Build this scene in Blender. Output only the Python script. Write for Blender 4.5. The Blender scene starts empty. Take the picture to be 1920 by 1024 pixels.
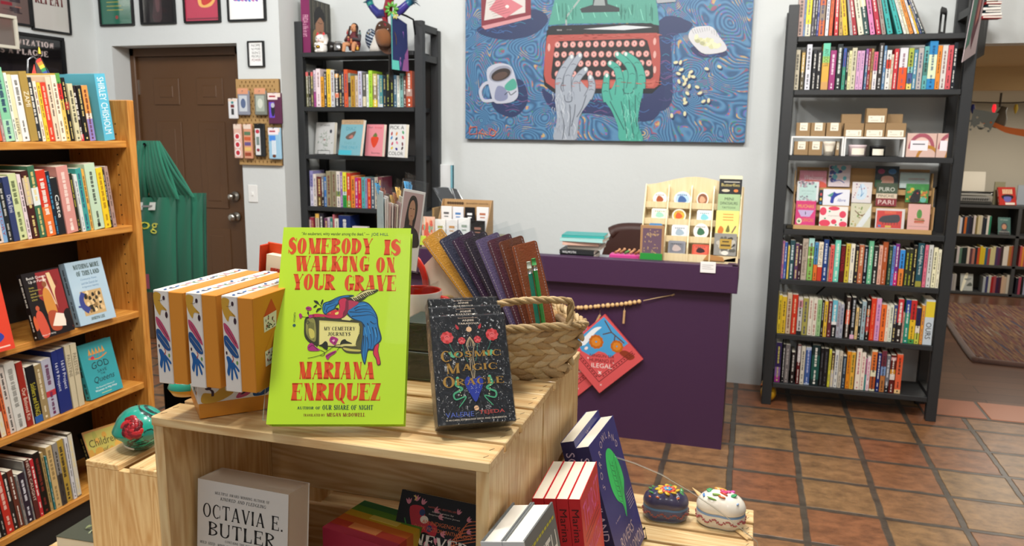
import bpy,math,random
from mathutils import Vector,Matrix
from mathutils.geometry import tessellate_polygon
from math import sin,cos,pi,radians
rnd=random.Random(7)
SC=bpy.context.scene
COL=SC.collection

# ------------------------------------------------------------------ camera (fitted to the photograph)
HC=1.52;FP=1470.0
_y,_p,_r=radians(16.8),radians(10.15),radians(.68)
FW=Vector((-sin(_y)*cos(_p),cos(_y)*cos(_p),-sin(_p)))
_rt=Vector((cos(_y),sin(_y),0));_up=_rt.cross(FW)
RT=_rt*cos(_r)+_up*sin(_r);UP=_up*cos(_r)-_rt*sin(_r)
CP=Vector((0,0,HC))
def on(x,y,ax,v):
    """the point of the plane (axis ax = v) seen at photo position x, y"""
    d=RT*((x-960)/FP)+UP*((512-y)/FP)+FW
    return CP+d*((v-CP[ax])/d[ax])
def proj(P):
    d=Vector(P)-CP;w=d.dot(FW)
    return 960+FP*d.dot(RT)/w,512-FP*d.dot(UP)/w
cam=bpy.data.cameras.new('camera');co=bpy.data.objects.new('camera',cam);COL.objects.link(co)
co.matrix_world=Matrix(((RT.x,UP.x,-FW.x,0),(RT.y,UP.y,-FW.y,0),(RT.z,UP.z,-FW.z,HC),(0,0,0,1)))
cam.sensor_width=36;cam.lens=FP/1920*36;cam.clip_start=.05
cam.dof.use_dof=True;cam.dof.focus_distance=1.02;cam.dof.aperture_fstop=13
SC.camera=co

# ------------------------------------------------------------------ colours and materials
def lin(h):
    if not isinstance(h,str):return h
    h=h.lstrip('#')
    if len(h)==3:h=''.join(a*2 for a in h)
    o=[]
    for i in(0,2,4):
        c=int(h[i:i+2],16)/255
        o.append(c/12.92 if c<=.04045 else((c+.055)/1.055)**2.4)
    return(*o,1)
def nmat(name):
    m=bpy.data.materials.new(name);m.use_nodes=True
    nt=m.node_tree;b=nt.nodes['Principled BSDF']
    return m,nt,b
def vmat(name,rough=.5,metal=0,coat=0,spec=.5,bump=0,bscale=200,alpha=1,sheen=0):
    """paint whose colour is the colour each face carries"""
    m,nt,b=nmat(name)
    a=nt.nodes.new('ShaderNodeAttribute');a.attribute_name='Col'
    nt.links.new(a.outputs['Color'],b.inputs['Base Color'])
    b.inputs['Roughness'].default_value=rough;b.inputs['Metallic'].default_value=metal
    b.inputs['Coat Weight'].default_value=coat;b.inputs['Specular IOR Level'].default_value=spec
    if sheen:b.inputs['Sheen Weight'].default_value=sheen
    if bump:
        n=nt.nodes.new('ShaderNodeTexNoise');n.inputs['Scale'].default_value=bscale
        tc=nt.nodes.new('ShaderNodeTexCoord');nt.links.new(tc.outputs['Object'],n.inputs['Vector'])
        bp=nt.nodes.new('ShaderNodeBump');bp.inputs['Strength'].default_value=bump;bp.inputs['Distance'].default_value=.002
        nt.links.new(n.outputs['Fac'],bp.inputs['Height']);nt.links.new(bp.outputs['Normal'],b.inputs['Normal'])
    return m
PAPER=vmat('paper',.62)
GLOSS=vmat('glossy_card',.42,coat=.04,spec=.3)
MATT=vmat('matt_paint',.7,bump=.15,bscale=90)
CERAM=vmat('glazed_ceramic',.3,coat=.45,spec=.3)
METAL=vmat('metal',.28,metal=1)
LEATH=vmat('leather',.5,bump=.5,bscale=350)
CLOTH=vmat('cloth',.85,bump=.4,bscale=500,sheen=.3)
BLACKW=vmat('black_stained_wood',.5,bump=.2,bscale=60)
EMIT,_nt,_b=nmat('bulb');_a=_nt.nodes.new('ShaderNodeAttribute');_a.attribute_name='Col'
_nt.links.new(_a.outputs['Color'],_b.inputs['Base Color']);_nt.links.new(_a.outputs['Color'],_b.inputs['Emission Color']);_b.inputs['Emission Strength'].default_value=1.2
def film(name,wrinkle=.35,alpha=.16,rough=.12):
    """thin wrinkled wrapping film: mostly see-through, with glints"""
    m,nt,b=nmat(name);N=nt.nodes.new;L=nt.links.new;nt.nodes.remove(b);out=nt.nodes['Material Output']
    tr=N('ShaderNodeBsdfTransparent');tr.inputs[0].default_value=(.97,.98,.985,1);b=N('ShaderNodeBsdfGlossy');b.inputs['Roughness'].default_value=rough
    lw=N('ShaderNodeLayerWeight');lw.inputs[0].default_value=.25;k=N('ShaderNodeMath');k.operation='MULTIPLY_ADD';k.inputs[1].default_value=alpha*2.2;k.inputs[2].default_value=alpha*.28
    mi=N('ShaderNodeMixShader');L(lw.outputs['Fresnel'],k.inputs[0]);L(k.outputs[0],mi.inputs[0]);L(tr.outputs[0],mi.inputs[1]);L(b.outputs[0],mi.inputs[2]);L(mi.outputs[0],out.inputs[0])
    if not wrinkle:return m
    tc=nt.nodes.new('ShaderNodeTexCoord');n=nt.nodes.new('ShaderNodeTexNoise');n.inputs['Scale'].default_value=55;n.inputs['Distortion'].default_value=2.5
    bp=nt.nodes.new('ShaderNodeBump');bp.inputs['Strength'].default_value=wrinkle;bp.inputs['Distance'].default_value=.01
    nt.links.new(tc.outputs['Object'],n.inputs['Vector']);nt.links.new(n.outputs['Fac'],bp.inputs['Height']);nt.links.new(bp.outputs['Normal'],b.inputs['Normal'])
    return m
FILM=film('shrink_film');SLEEVE=film('card_sleeve',.3,.11,.08);ACRYL=film('clear_acrylic',0,.09,.03)
def wood(name,c1,c2,axis,scale=9,rough=.45,coat=.1,c3=None):
    m,nt,b=nmat(name);N=nt.nodes.new;L=nt.links.new
    tc=N('ShaderNodeTexCoord');mp=N('ShaderNodeMapping');s=[scale*1.0]*3;s[axis]=scale*.09;mp.inputs['Scale'].default_value=s
    oi=N('ShaderNodeObjectInfo');ad=N('ShaderNodeVectorMath');ad.operation='ADD'
    L(tc.outputs['Object'],ad.inputs[0]);L(oi.outputs['Random'],ad.inputs[1]);L(ad.outputs[0],mp.inputs['Vector'])
    n=N('ShaderNodeTexNoise');n.inputs['Scale'].default_value=1.6;n.inputs['Detail'].default_value=2;n.inputs['Distortion'].default_value=.3
    L(mp.outputs[0],n.inputs['Vector'])
    mu=N('ShaderNodeMath');mu.operation='MULTIPLY';mu.inputs[1].default_value=85;L(n.outputs['Fac'],mu.inputs[0])
    si=N('ShaderNodeMath');si.operation='SINE';L(mu.outputs[0],si.inputs[0])
    n2=N('ShaderNodeTexNoise');n2.inputs['Scale'].default_value=14;n2.inputs['Detail'].default_value=5;L(mp.outputs[0],n2.inputs['Vector'])
    ma=N('ShaderNodeMath');ma.operation='MULTIPLY_ADD';ma.inputs[1].default_value=.2;L(si.outputs[0],ma.inputs[0]);L(n2.outputs['Fac'],ma.inputs[2])
    r=N('ShaderNodeValToRGB');r.color_ramp.elements[0].position=.15;r.color_ramp.elements[0].color=lin(c2);r.color_ramp.elements[1].position=.78;r.color_ramp.elements[1].color=lin(c1)
    L(ma.outputs[0],r.inputs[0]);L(r.outputs[0],b.inputs['Base Color'])
    b.inputs['Roughness'].default_value=rough;b.inputs['Coat Weight'].default_value=coat
    bp=N('ShaderNodeBump');bp.inputs['Strength'].default_value=.12;bp.inputs['Distance'].default_value=.002;L(n2.outputs['Fac'],bp.inputs['Height']);L(bp.outputs['Normal'],b.inputs['Normal'])
    return m
PINE=[wood('pine_%s'%'xyz'[a],'#e8cd9a','#cda26a',a,11)for a in range(3)]
OAK=[wood('honey_oak_%s'%'xyz'[a],'#cf9345','#b5742c',a,10,.4,.2)for a in range(3)]
PLY=wood('birch_ply','#e8d6ae','#e0cb9d',2,6)

# ------------------------------------------------------------------ mesh builder
class MB:
    def __init__(s):s.v=[];s.f=[];s.c=[];s.m=[];s.sm=[]
    def add(s,vs,fs,col,mat=0,smooth=False,M=None):
        n=len(s.v);c=lin(col)
        s.v+=[tuple(M@Vector(p))if M else tuple(p)for p in vs]
        for f in fs:s.f.append([i+n for i in f]);s.c.append(c);s.m.append(mat);s.sm.append(smooth)
        return s
    def box(s,x0,y0,z0,x1,y1,z1,col='#888',mat=0,M=None,bev=0):
        if bev:
            b=min(bev,abs(x1-x0)*.45,abs(y1-y0)*.45,abs(z1-z0)*.45);vs=[]; 
            import itertools
            idx={}
            for sx,sy,sz in itertools.product((0,1),repeat=3):
                X,Y,Z=(x0,x1)[sx],(y0,y1)[sy],(z0,z1)[sz];dx,dy,dz=(b,-b)[sx],(b,-b)[sy],(b,-b)[sz]
                idx[sx,sy,sz]=len(vs);vs+=[(X,Y+dy,Z+dz),(X+dx,Y,Z+dz),(X+dx,Y+dy,Z)]
            fs=[]
            I=lambda a,k:idx[a]+k
            for k in range(3):
                o=[i for i in range(3)if i!=k]
                for e in(0,1):
                    q=[]
                    for p,r in((0,0),(1,0),(1,1),(0,1)):
                        a=[0,0,0];a[k]=e;a[o[0]]=p;a[o[1]]=r;q.append(I(tuple(a),k))
                    fs.append(q)
                for p in(0,1):
                    for r in(0,1):
                        a=[0,0,0];c=[0,0,0];a[o[0]]=c[o[0]]=p;a[o[1]]=c[o[1]]=r;a[k]=0;c[k]=1
                        fs.append([I(tuple(a),o[0]),I(tuple(c),o[0]),I(tuple(c),o[1]),I(tuple(a),o[1])])
            for a in idx:fs.append([I(a,0),I(a,1),I(a,2)])
            return s.add(vs,fs,col,mat,False,M)
        vs=[(x,y,z)for x in(x0,x1)for y in(y0,y1)for z in(z0,z1)]
        return s.add(vs,[(0,1,3,2),(4,6,7,5),(0,4,5,1),(2,3,7,6),(0,2,6,4),(1,5,7,3)],col,mat,False,M)
    def prism(s,pts,z0,z1,col='#888',mat=0,M=None,holes=(),side=None):
        """2-D outline (holes allowed) extruded between z0 and z1"""
        loops=[[Vector((a,b,0))for a,b in L]for L in(pts,*holes)]
        tri=tessellate_polygon(loops);flat=[p for L in loops for p in L];n=len(flat)
        if abs(z1-z0)<1e-9:return s.add([(p.x,p.y,z0)for p in flat],[tuple(t)for t in tri],col,mat,False,M)
        vs=[(p.x,p.y,z0)for p in flat]+[(p.x,p.y,z1)for p in flat]
        s.add(vs,[tuple(t)for t in tri]+[tuple(i+n for i in t)for t in tri],col,mat,False,M)
        k=0;fs=[]
        for L in loops:
            m=len(L);fs+=[(k+i,k+(i+1)%m,k+(i+1)%m+n,k+i+n)for i in range(m)];k+=m
        return s.add(vs,fs,side or col,mat,False,M)
    def tube(s,path,r,col='#888',mat=0,seg=8,M=None,closed=False,smooth=True,sy=1):
        P=[Vector(p)for p in path];n=len(P);R=r if isinstance(r,(list,tuple))else[r]*n
        vs=[];fs=[];up=None
        for i in range(n):
            a=P[(i-1)%n]if(closed or i>0)else P[i];b=P[(i+1)%n]if(closed or i<n-1)else P[i]
            t=(b-a).normalized()
            if up is None:up=Vector((0,0,1))if abs(t.z)<.9 else Vector((1,0,0))
            u=t.cross(up)
            if u.length<1e-6:u=t.cross(Vector((0,1,0)))
            u.normalize();w=u.cross(t).normalized();up=w
            for k in range(seg):
                an=2*pi*k/seg;vs.append(P[i]+u*cos(an)*R[i]+w*sin(an)*R[i]*sy)
        m=n if closed else n-1
        for i in range(m):
            for k in range(seg):
                j=(i+1)%n;fs.append((i*seg+k,i*seg+(k+1)%seg,j*seg+(k+1)%seg,j*seg+k))
        if not closed:fs+=[tuple(range(seg)),tuple((n-1)*seg+k for k in range(seg))[::-1]]
        return s.add(vs,fs,col,mat,smooth,M)
    def lathe(s,prof,col='#888',mat=0,seg=24,M=None,c=(0,0),sx=1,sy=1,cols=None,smooth=True):
        vs=[(c[0]+r*cos(2*pi*k/seg)*sx,c[1]+r*sin(2*pi*k/seg)*sy,z)for r,z in prof for k in range(seg)]
        for i in range(len(prof)-1):
            fs=[(i*seg+k,i*seg+(k+1)%seg,(i+1)*seg+(k+1)%seg,(i+1)*seg+k)for k in range(seg)]
            n=len(s.v)if i==0 else n
            cc=cols[i]if cols else col
            if i==0:s.add(vs,fs,cc,mat,smooth,M)
            else:
                for f in fs:s.f.append([q+n for q in f]);s.c.append(lin(cc));s.m.append(mat);s.sm.append(smooth)
        return s
    def ball(s,c,r,col='#888',mat=0,seg=14,rings=9,M=None,rot=None):
        r=r if isinstance(r,(tuple,list))else(r,r,r);vs=[];fs=[]
        for i in range(rings+1):
            a=pi*i/rings
            for k in range(seg):
                b=2*pi*k/seg;p=Vector((r[0]*sin(a)*cos(b),r[1]*sin(a)*sin(b),r[2]*cos(a)))
                if rot:p=rot@p
                vs.append(p+Vector(c))
        for i in range(rings):
            for k in range(seg):fs.append((i*seg+k,(i+1)*seg+k,(i+1)*seg+(k+1)%seg,i*seg+(k+1)%seg))
        return s.add(vs,fs,col,mat,True,M)
    def grid(s,fn,nu,nv,col='#888',mat=0,M=None,smooth=True,cf=None):
        n=len(s.v);vs=[fn(i/nu,j/nv)for j in range(nv+1)for i in range(nu+1)]
        s.v+=[tuple(M@Vector(p))if M else tuple(p)for p in vs]
        for j in range(nv):
            for i in range(nu):
                a=n+j*(nu+1)+i;s.f.append([a,a+1,a+nu+2,a+nu+1]);s.c.append(lin(cf((i+.5)/nu,(j+.5)/nv)if cf else col));s.m.append(mat);s.sm.append(smooth)
        return s
    def build(s,name,mats,parent=None,M=None,mods=()):
        me=bpy.data.meshes.new(name);me.from_pydata(s.v,[],s.f)
        if not isinstance(mats,(list,tuple)):mats=[mats]
        for m in mats:me.materials.append(m)
        at=me.color_attributes.new('Col','FLOAT_COLOR','CORNER')
        buf=[]
        for p,c in zip(me.polygons,s.c):buf+=list(c)*p.loop_total
        at.data.foreach_set('color',buf)
        me.polygons.foreach_set('material_index',s.m);me.polygons.foreach_set('use_smooth',s.sm)
        me.validate();me.update()
        o=bpy.data.objects.new(name,me);COL.objects.link(o)
        if parent:o.parent=parent
        if M:o.matrix_world=M
        return o
def lab(o,label,cat,group=None):
    o['label']=label;o['category']=cat
    if group:o['group']=group
    return o
def plab(o,label):o['label']=label;return o
def empty(name,M=None,label=None,cat=None,group=None):
    o=bpy.data.objects.new(name,None);COL.objects.link(o);o.empty_display_size=.02
    if M is not None:o.matrix_world=M
    if label:lab(o,label,cat,group)
    return o
def struct(o):o['kind']='structure';return o
def basis(o,x,y,z): 
    return Matrix(((x[0],y[0],z[0],o[0]),(x[1],y[1],z[1],o[1]),(x[2],y[2],z[2],o[2]),(0,0,0,1)))
def T(x,y,z,rz=0,rx=0,ry=0):
    return Matrix.Translation((x,y,z))@Matrix.Rotation(rz,4,'Z')@Matrix.Rotation(ry,4,'Y')@Matrix.Rotation(rx,4,'X')
def setp(o,parent):o.parent=parent;return o

# ------------------------------------------------------------------ lettering
_tc={}
def sans(s):
    if s in _tc:return _tc[s]
    cu=bpy.data.curves.new('t','FONT');cu.body=s;cu.size=1;cu.resolution_u=2
    ob=bpy.data.objects.new('t',cu);COL.objects.link(ob)
    dg=bpy.context.evaluated_depsgraph_get();me=bpy.data.meshes.new_from_object(ob.evaluated_get(dg))
    P=[[(me.vertices[i].co.x,me.vertices[i].co.y)for i in f.vertices]for f in me.polygons]
    bpy.data.objects.remove(ob);bpy.data.curves.remove(cu);bpy.data.meshes.remove(me)
    _tc[s]=P;return P
def arc(cx,cy,rx,ry,T_,t_,a0,a1,n=14):
    o=[];i_=[]
    for k in range(n+1):
        a=radians(a0+(a1-a0)*k/n);o.append((cx+rx*cos(a),cy+ry*sin(a)));i_.append((cx+(rx-T_)*cos(a),cy+(ry-t_)*sin(a)))
    return[[o[k],o[k+1],i_[k+1],i_[k]]for k in range(n)]
def ribbon(pts,ws):
    out=[];L=[];R=[]
    n=len(pts)
    for i in range(n):
        a=pts[max(0,i-1)];b=pts[min(n-1,i+1)];dx,dy=b[0]-a[0],b[1]-a[1];d=math.hypot(dx,dy)or 1
        nx,ny=-dy/d*ws[i]/2,dx/d*ws[i]/2;L.append((pts[i][0]+nx,pts[i][1]+ny));R.append((pts[i][0]-nx,pts[i][1]-ny))
    return[[L[i],L[i+1],R[i+1],R[i]]for i in range(n-1)]
def crom(P,n=6):
    out=[];m=len(P)
    for i in range(m-1):
        p0=P[max(0,i-1)];p1=P[i];p2=P[i+1];p3=P[min(m-1,i+2)]
        for k in range(n):
            t=k/n;out.append(tuple(.5*((2*b)+(-a+c)*t+(2*a-5*b+4*c-d)*t*t+(-a+3*b-3*c+d)*t**3)for a,b,c,d in zip(p0,p1,p2,p3)))
    return out+[tuple(P[-1])]
def glyph(ch,W,w,s,h=.05,fl=1.35):
    """serif capital of height 1: W stem width, w hairline, s serif overhang; returns (advance, polygons)"""
    P=[]
    def stem(x,y0=0,y1=1,b=1,t=1,ww=None):
        k=(ww or W)/2
        P.append([(x-k*(fl if b else 1),y0),(x+k*(fl if b else 1),y0),(x+k*.92,(y0+y1)/2),(x+k*(fl if t else 1),y1),(x-k*(fl if t else 1),y1),(x-k*.92,(y0+y1)/2)])
        for on_,y,d in((b,y0,1),(t,y1,-1)):
            if on_:P.append([(x-k-s,y),(x+k+s,y),(x+k*fl,y+d*h*1.6),(x-k*fl,y+d*h*1.6)])
    def dg(xb,xt,ww,y0=0,y1=1):P.append([(xb-ww/2,y0),(xb+ww/2,y0),(xt+ww/2,y1),(xt-ww/2,y1)])
    def sf(x,y,d,k):P.append([(x-k,y),(x+k,y),(x+k*.6,y+d*h*1.5),(x-k*.6,y+d*h*1.5)])
    def bar(x0,x1,y,hh=None):hh=hh or w;P.append([(x0,y-hh/2),(x1,y-hh/2),(x1,y+hh/2),(x0,y+hh/2)])
    def beak(x,y,d,L=.22):P.append([(x-w*1.3,y),(x,y),(x,y-d*L),(x-w*.5,y-d*L)])
    o=s+W/2; 
    if ch=='A':A=.62+W;dg(s+w,A/2-w*.2,w*1.3);dg(A-s-W*.6,A/2,W*1.15);bar(s+.12,A-.15,.3);sf(s+w,0,1,s+w);sf(A-s-W*.6,0,1,s+W*.6);return A,P
    if ch=='B':A=.5+W;stem(o);P+=arc(o,.755,A-o-.03,.245,W,w,-90,90);P+=arc(o,.26,A-o,.26,W,w,-90,90);return A+.03,P
    if ch in 'CG':
        A=.58+W*.8;P+=arc(A/2,.5,A/2,.51,W,w*1.2,52,308 if ch=='C' else 322,20);beak(A-.03,.93,1,.3)
        if ch=='C':beak(A-.03,.07,-1,.22)
        else:stem(A-W*.55,.05,.46,0,1)
        return A+.04,P
    if ch=='D':A=.56+W;stem(o);P+=arc(o,.5,A-o,.5,W,w,-90,90,18);return A+.04,P
    if ch in 'EF':
        A=.44+W;stem(o);bar(o,A,.97,w);beak(A,1,1,.24);bar(o,A*.8,.52);P.append([(A*.8-w,.4),(A*.8,.4),(A*.8,.64),(A*.8-w,.64)])
        if ch=='E':bar(o,A+.03,.03,w);beak(A+.03,0,-1,.26)
        return A+.06,P
    if ch=='H':A=.56+W*1.3;stem(o);stem(A-o);bar(o,A-o,.52);return A+.04,P
    if ch=='I':stem(o);return 2*o+.04,P
    if ch=='J':A=.36+W;stem(A-o,.2,1,0,1);P+=arc(A-o-.13,.2,.13+W/2,.22,W*.8,w,180,360);return A+.04,P
    if ch=='K':A=.56+W;stem(o);dg(o+.02,A-s-.06,w*1.2,.38,1);sf(A-s-.06,1,-1,s+w);dg(A-s-W*.3,o+.14,W*1.1,0,.62);sf(A-s-W*.3,0,1,s+W*.6);return A+.04,P
    if ch=='L':A=.42+W;stem(o);bar(o,A,.03);beak(A,0,-1,.3);return A+.04,P
    if ch=='M':A=.72+W*1.3;stem(o,ww=w*1.3);dg(A/2,o+.02,W*1.1);dg(A/2,A-o-.02,w*1.3);stem(A-o);return A+.04,P
    if ch=='N':A=.58+W;stem(o,ww=w*1.3);dg(A-o,o,W*1.15);stem(A-o,0,1,0,1,w*1.3);return A+.04,P
    if ch in 'OQ':
        A=.6+W*.7;P+=arc(A/2,.5,A/2,.51,W,w*1.1,0,360,28)
        if ch=='Q':P.append([(A*.45,.12),(A*.62,.18),(A*1.02,-.18),(A*.8,-.16)])
        return A+.04,P
    if ch in 'PR':
        A=.48+W;stem(o);P+=arc(o,.74,A-o-.02,.26,W,w,-90,90)
        if ch=='R':dg(A-s,o+.1,W*1.05,0,.5);sf(A-s,0,1,s+W*.5);A+=.04
        return A+.04,P
    if ch=='S':
        A=.46+W*.7;pts=crom([(A-.07,.8),(A*.55,.97),(.1+W*.2,.8),(A*.32,.6),(A*.7,.42),(A-.08-W*.2,.2),(A*.45,.03),(.06,.22)]);n=len(pts)
        P+=ribbon(pts,[w+(W*1.2-w)*max(0,sin(pi*i/(n-1)))**1.5 for i in range(n)]);beak(A,.98,1,.26);P.append([(.02,.02),(.02+w*1.2,.02),(.02+w*.5,.3),(.02,.3)]);return A+.04,P
    if ch=='T':A=.52+W;stem(A/2,0,1,1,0);bar(.02,A-.02,.97,w*1.2);beak(A-.01,1,1,.24);P.append([(.01,1),(.01+w*1.3,1),(.01+w*.5,.76),(.01,.76)]);return A+.02,P
    if ch=='U':A=.58+W;stem(o,.25,1,0,1);P+=arc(A/2,.27,A/2-s,.28,W,w*1.2,180,360);stem(A-s-w*.65,.25,1,0,1,w*1.3);return A+.04,P
    if ch=='V':A=.6+W;dg(A/2,s+W*.5,W*1.15);dg(A/2,A-s-w,w*1.3);sf(s+W*.5,1,-1,s+W*.6);sf(A-s-w,1,-1,s+w);return A,P
    if ch=='W':A=.86+W*1.4;dg(A*.3,s+W*.5,W*1.1);dg(A*.3,A*.52,w*1.2);dg(A*.72,A*.5,W*1.1);dg(A*.72,A-s-w,w*1.2);sf(s+W*.5,1,-1,s+W*.6);sf(A-s-w,1,-1,s+w);sf(A*.51,1,-1,W);return A,P
    if ch=='X':A=.58+W;dg(A-s-W*.5,s+W*.5,W*1.1);dg(s+w,A-s-w,w*1.3);return A+.03,P
    if ch=='Y':A=.58+W;stem(A/2,0,.5,1,0);dg(A/2,s+W*.5,W*1.1,.42,1);dg(A/2,A-s-w,w*1.3,.42,1);sf(s+W*.5,1,-1,s+W*.6);sf(A-s-w,1,-1,s+w);return A,P
    if ch=='Z':A=.5+W*.7;bar(.03,A-.02,.97);bar(.02,A,.03);dg(.1+W*.2,A-.1-W*.2,W*1.1);beak(A,0,-1,.25);return A+.04,P
    if ch=='.':P.append([(.03,0),(.03+W,0),(.03+W,W),(.03,W)]);return W+.08,P
    return .34,P
def serif(s,W=.2,hl=.05,sf=.06,sp=.06,small=.78):
    key=(s,W,hl,sf)
    if key in _tc:return _tc[key]
    x=0;out=[]
    for ch in s:
        k=1
        if ch.islower():k=small;ch=ch.upper()
        a,P=glyph(ch,W,hl,sf)
        for p in P:out.append([(x+q[0]*k,q[1]*k)for q in p])
        x+=a*k+sp
    _tc[key]=out;return out
class Art(MB):
    """flat printed artwork in the plane x (right), y (up), lying at z = 0 and rising a hair per layer"""
    def __init__(s,step=.000005,z=.0002):super().__init__();s.z=z;s.st=step
    def up(s):s.z+=s.st
    def poly(s,pts,col,holes=()):
        s.prism(pts,s.z,s.z,col,holes=holes);s.up();return s
    def rect(s,x0,y0,x1,y1,col):return s.poly([(x0,y0),(x1,y0),(x1,y1),(x0,y1)],col)
    def ell(s,cx,cy,rx,ry,col,n=20,rot=0,a0=0,a1=360):
        return s.poly([(cx+rx*cos(a)*cos(rot)-ry*sin(a)*sin(rot),cy+rx*cos(a)*sin(rot)+ry*sin(a)*cos(rot))for a in(radians(a0+(a1-a0)*k/n)for k in range(n))],col)
    def line(s,pts,w,col):
        ws=w if isinstance(w,list)else[w]*len(pts)
        for q in ribbon(pts,ws):s.prism(q,s.z,s.z,col)
        s.up();return s
    def curve(s,pts,w,col,n=5):
        q=crom(pts,n);return s.line(q,[w[0]+(w[1]-w[0])*i/(len(q)-1)for i in range(len(q))]if isinstance(w,(list,tuple))else w,col)
    def blob(s,pts,col,n=5):
        m=len(pts);q=[]
        for i in range(m):
            p0,p1,p2,p3=pts[(i-1)%m],pts[i],pts[(i+1)%m],pts[(i+2)%m]
            for k in range(n):
                t=k/n;q.append(tuple(.5*((2*b)+(-a+c)*t+(2*a-5*b+4*c-d)*t*t+(-a+3*b-3*c+d)*t**3)for a,b,c,d in zip(p0,p1,p2,p3)))
        return s.poly(q,col)
    def leaf(s,x,y,L,w,a,col,vein=None):
        P=[(0,0),(L*.3,w*.5),(L*.6,w*.42),(L,0),(L*.6,-w*.42),(L*.3,-w*.5)]
        s.blob([(x+p*cos(a)-q*sin(a),y+p*sin(a)+q*cos(a))for p,q in P],col,3)
        if vein:s.line([(x,y),(x+L*.9*cos(a),y+L*.9*sin(a))],w*.08,vein)
        return s
    def flower(s,x,y,r,n,col,c2,rot=0,w=.5):
        for k in range(n):
            a=rot+2*pi*k/n;s.ell(x+r*.6*cos(a),y+r*.6*sin(a),r*.42,r*w*.6,col,10,a); 
        return s.ell(x,y,r*.26,r*.26,c2,10)
    def star(s,x,y,r,col,n=4,k=.3):
        return s.poly([(x+(r if i%2==0 else r*k)*cos(pi*i/n+pi/2),y+(r if i%2==0 else r*k)*sin(pi*i/n+pi/2))for i in range(2*n)],col)
    def text(s,t,x,y,w=None,h=None,col='#111',font='sans',al='l',rot=0,shear=0,bend=None,**k):
        P=serif(t,**k)if font=='serif' else sans(t)
        if not P:return s
        xs=[q[0]for p in P for q in p];ys=[q[1]for p in P for q in p];x0,x1,y0,y1=min(xs),max(xs),min(ys),max(ys)
        if font=='serif':y0,y1=0,1
        sy=h/(y1-y0)if h else w/(x1-x0);sx=w/(x1-x0)if w else sy;W_=(x1-x0)*sx
        ox={'l':0,'c':-W_/2,'r':-W_}[al]
        for p in P:
            q=[]
            for a,b in p:
                X=(a-x0)*sx+ox;Y=(b-y0)*sy;X+=Y*shear
                if bend:Y+=bend*(1-((X-ox)/W_*2-1)**2)
                q.append((x+X*cos(rot)-Y*sin(rot),y+X*sin(rot)+Y*cos(rot)))
            s.add([(a,b,s.z)for a,b in q],[tuple(range(len(q)))],col)
        s.up();return s

# ------------------------------------------------------------------ books
NAMES=dict(red='c23a30',scarlet='e0402c',crimson='9a2030',maroon='5c2024',orange='e07a34',rust='b85a34',brown='6a4630',tan='b89c66',yellow='e3c83a',mustard='b99a44',cream='e6dfca',white='e6e6e4',pink='dc88a4',lilac='cfa0c8',purple='6a3a78',navy='26345f',blue='3a70b4',turquoise='3aa8a4',teal='2a6a70',green='3c8a58',lime='a8d43a',olive='6e6c44',grey='8c8c8c',black='1e1e20',beige='cbbfa8',mint='9cd4bc')
NAMES.update({'dark grey':'46464a','light grey':'b8b8bc','light blue':'8cb8d4','pale green':'c4d8a8','dark green':'24443c'})
def cname(h):
    a=[int(h.lstrip('#')[i:i+2],16)for i in(0,2,4)]
    return min(NAMES,key=lambda k:sum((a[i]-int(NAMES[k][2*i:2*i+2],16))**2 for i in range(3)))
ORD='first second third fourth fifth sixth seventh eighth ninth tenth eleventh twelfth thirteenth fourteenth fifteenth sixteenth seventeenth eighteenth nineteenth twentieth'.split()
def ordw(i):
    if i<20:return ORD[i]
    n=i+1;t={2:'twent',3:'thirt',4:'fort',5:'fift'}[n//10]
    return t+'ieth' if n%10==0 else t+'y-'+ORD[n%10-1]
def lum(h):c=lin(h);return .3*c[0]+.6*c[1]+.1*c[2]
def book(Tk,H,D,col,bands=(),ink=None,text=None,pages='#e6dfcc',hard=False,marks=True,name='book',mat=None,back=None):
    """spine at y = 0 facing -y, thickness along +x, pages running to y = D; the cover with its page block as child"""
    e=.0022 if hard else .0009;e=min(e,Tk*.2);m=MB();r=rnd
    m.box(0,0,0,Tk,e,H,col).box(0,e,0,e,D,H,back or col).box(Tk-e,e,0,Tk,D,H,back or col)
    z=-.0003
    for a,b,c in bands:m.box(0,z,a*H,Tk,z+.0002,b*H,c); 
    if bands:z-=.0003
    if ink is None:ink=r.choice(['#f2efe6','#f2efe6','#e9d48a'])if lum(col)<.22 else r.choice(['#262626','#262626','#6a2a2a','#2a3a6a'])
    if text:
        A=MB();st=text if isinstance(text,tuple)else(text,.12,.9);P=serif(st[0])if len(st)>3 else sans(st[0])
        xs=[q[0]for p in P for q in p];ys=[q[1]for p in P for q in p];x0,x1,y0,y1=min(xs),max(xs),min(ys),max(ys)
        for p in P:m.add([(Tk*.5+((b-y0)/(y1-y0)-.5)*Tk*.62,z,H*(st[2]-(st[2]-st[1])*(a-x0)/(x1-x0)))for a,b in p],[tuple(range(len(p)))],ink)
    elif marks:
        zz=H*r.uniform(.86,.94);cw=Tk*r.uniform(.28,.5);cx=Tk*.5
        brk=H*r.uniform(.3,.5)
        while zz>H*.14:
            l=r.uniform(.006,.022)
            if abs(zz-brk)<.012:zz-=.02;cw*=.8;continue
            k=0
            while k<l:
                g=r.uniform(.0025,.0045);m.box(cx-cw/2*r.uniform(.7,1),z,zz-k-g*.7,cx+cw/2*r.uniform(.7,1),z+.0002,zz-k,ink);k+=g
            zz-=l+.005
        m.box(cx-Tk*.14,z,H*.035,cx+Tk*.14,z+.0002,H*.035+Tk*.28,ink)
    o=m.build(name,mat or GLOSS)
    g=.0022 if hard else .0004
    MB().box(e,e,g,Tk-e,D-.001-g,H-g,pages).build('page_block',PAPER,o)
    return o
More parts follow.
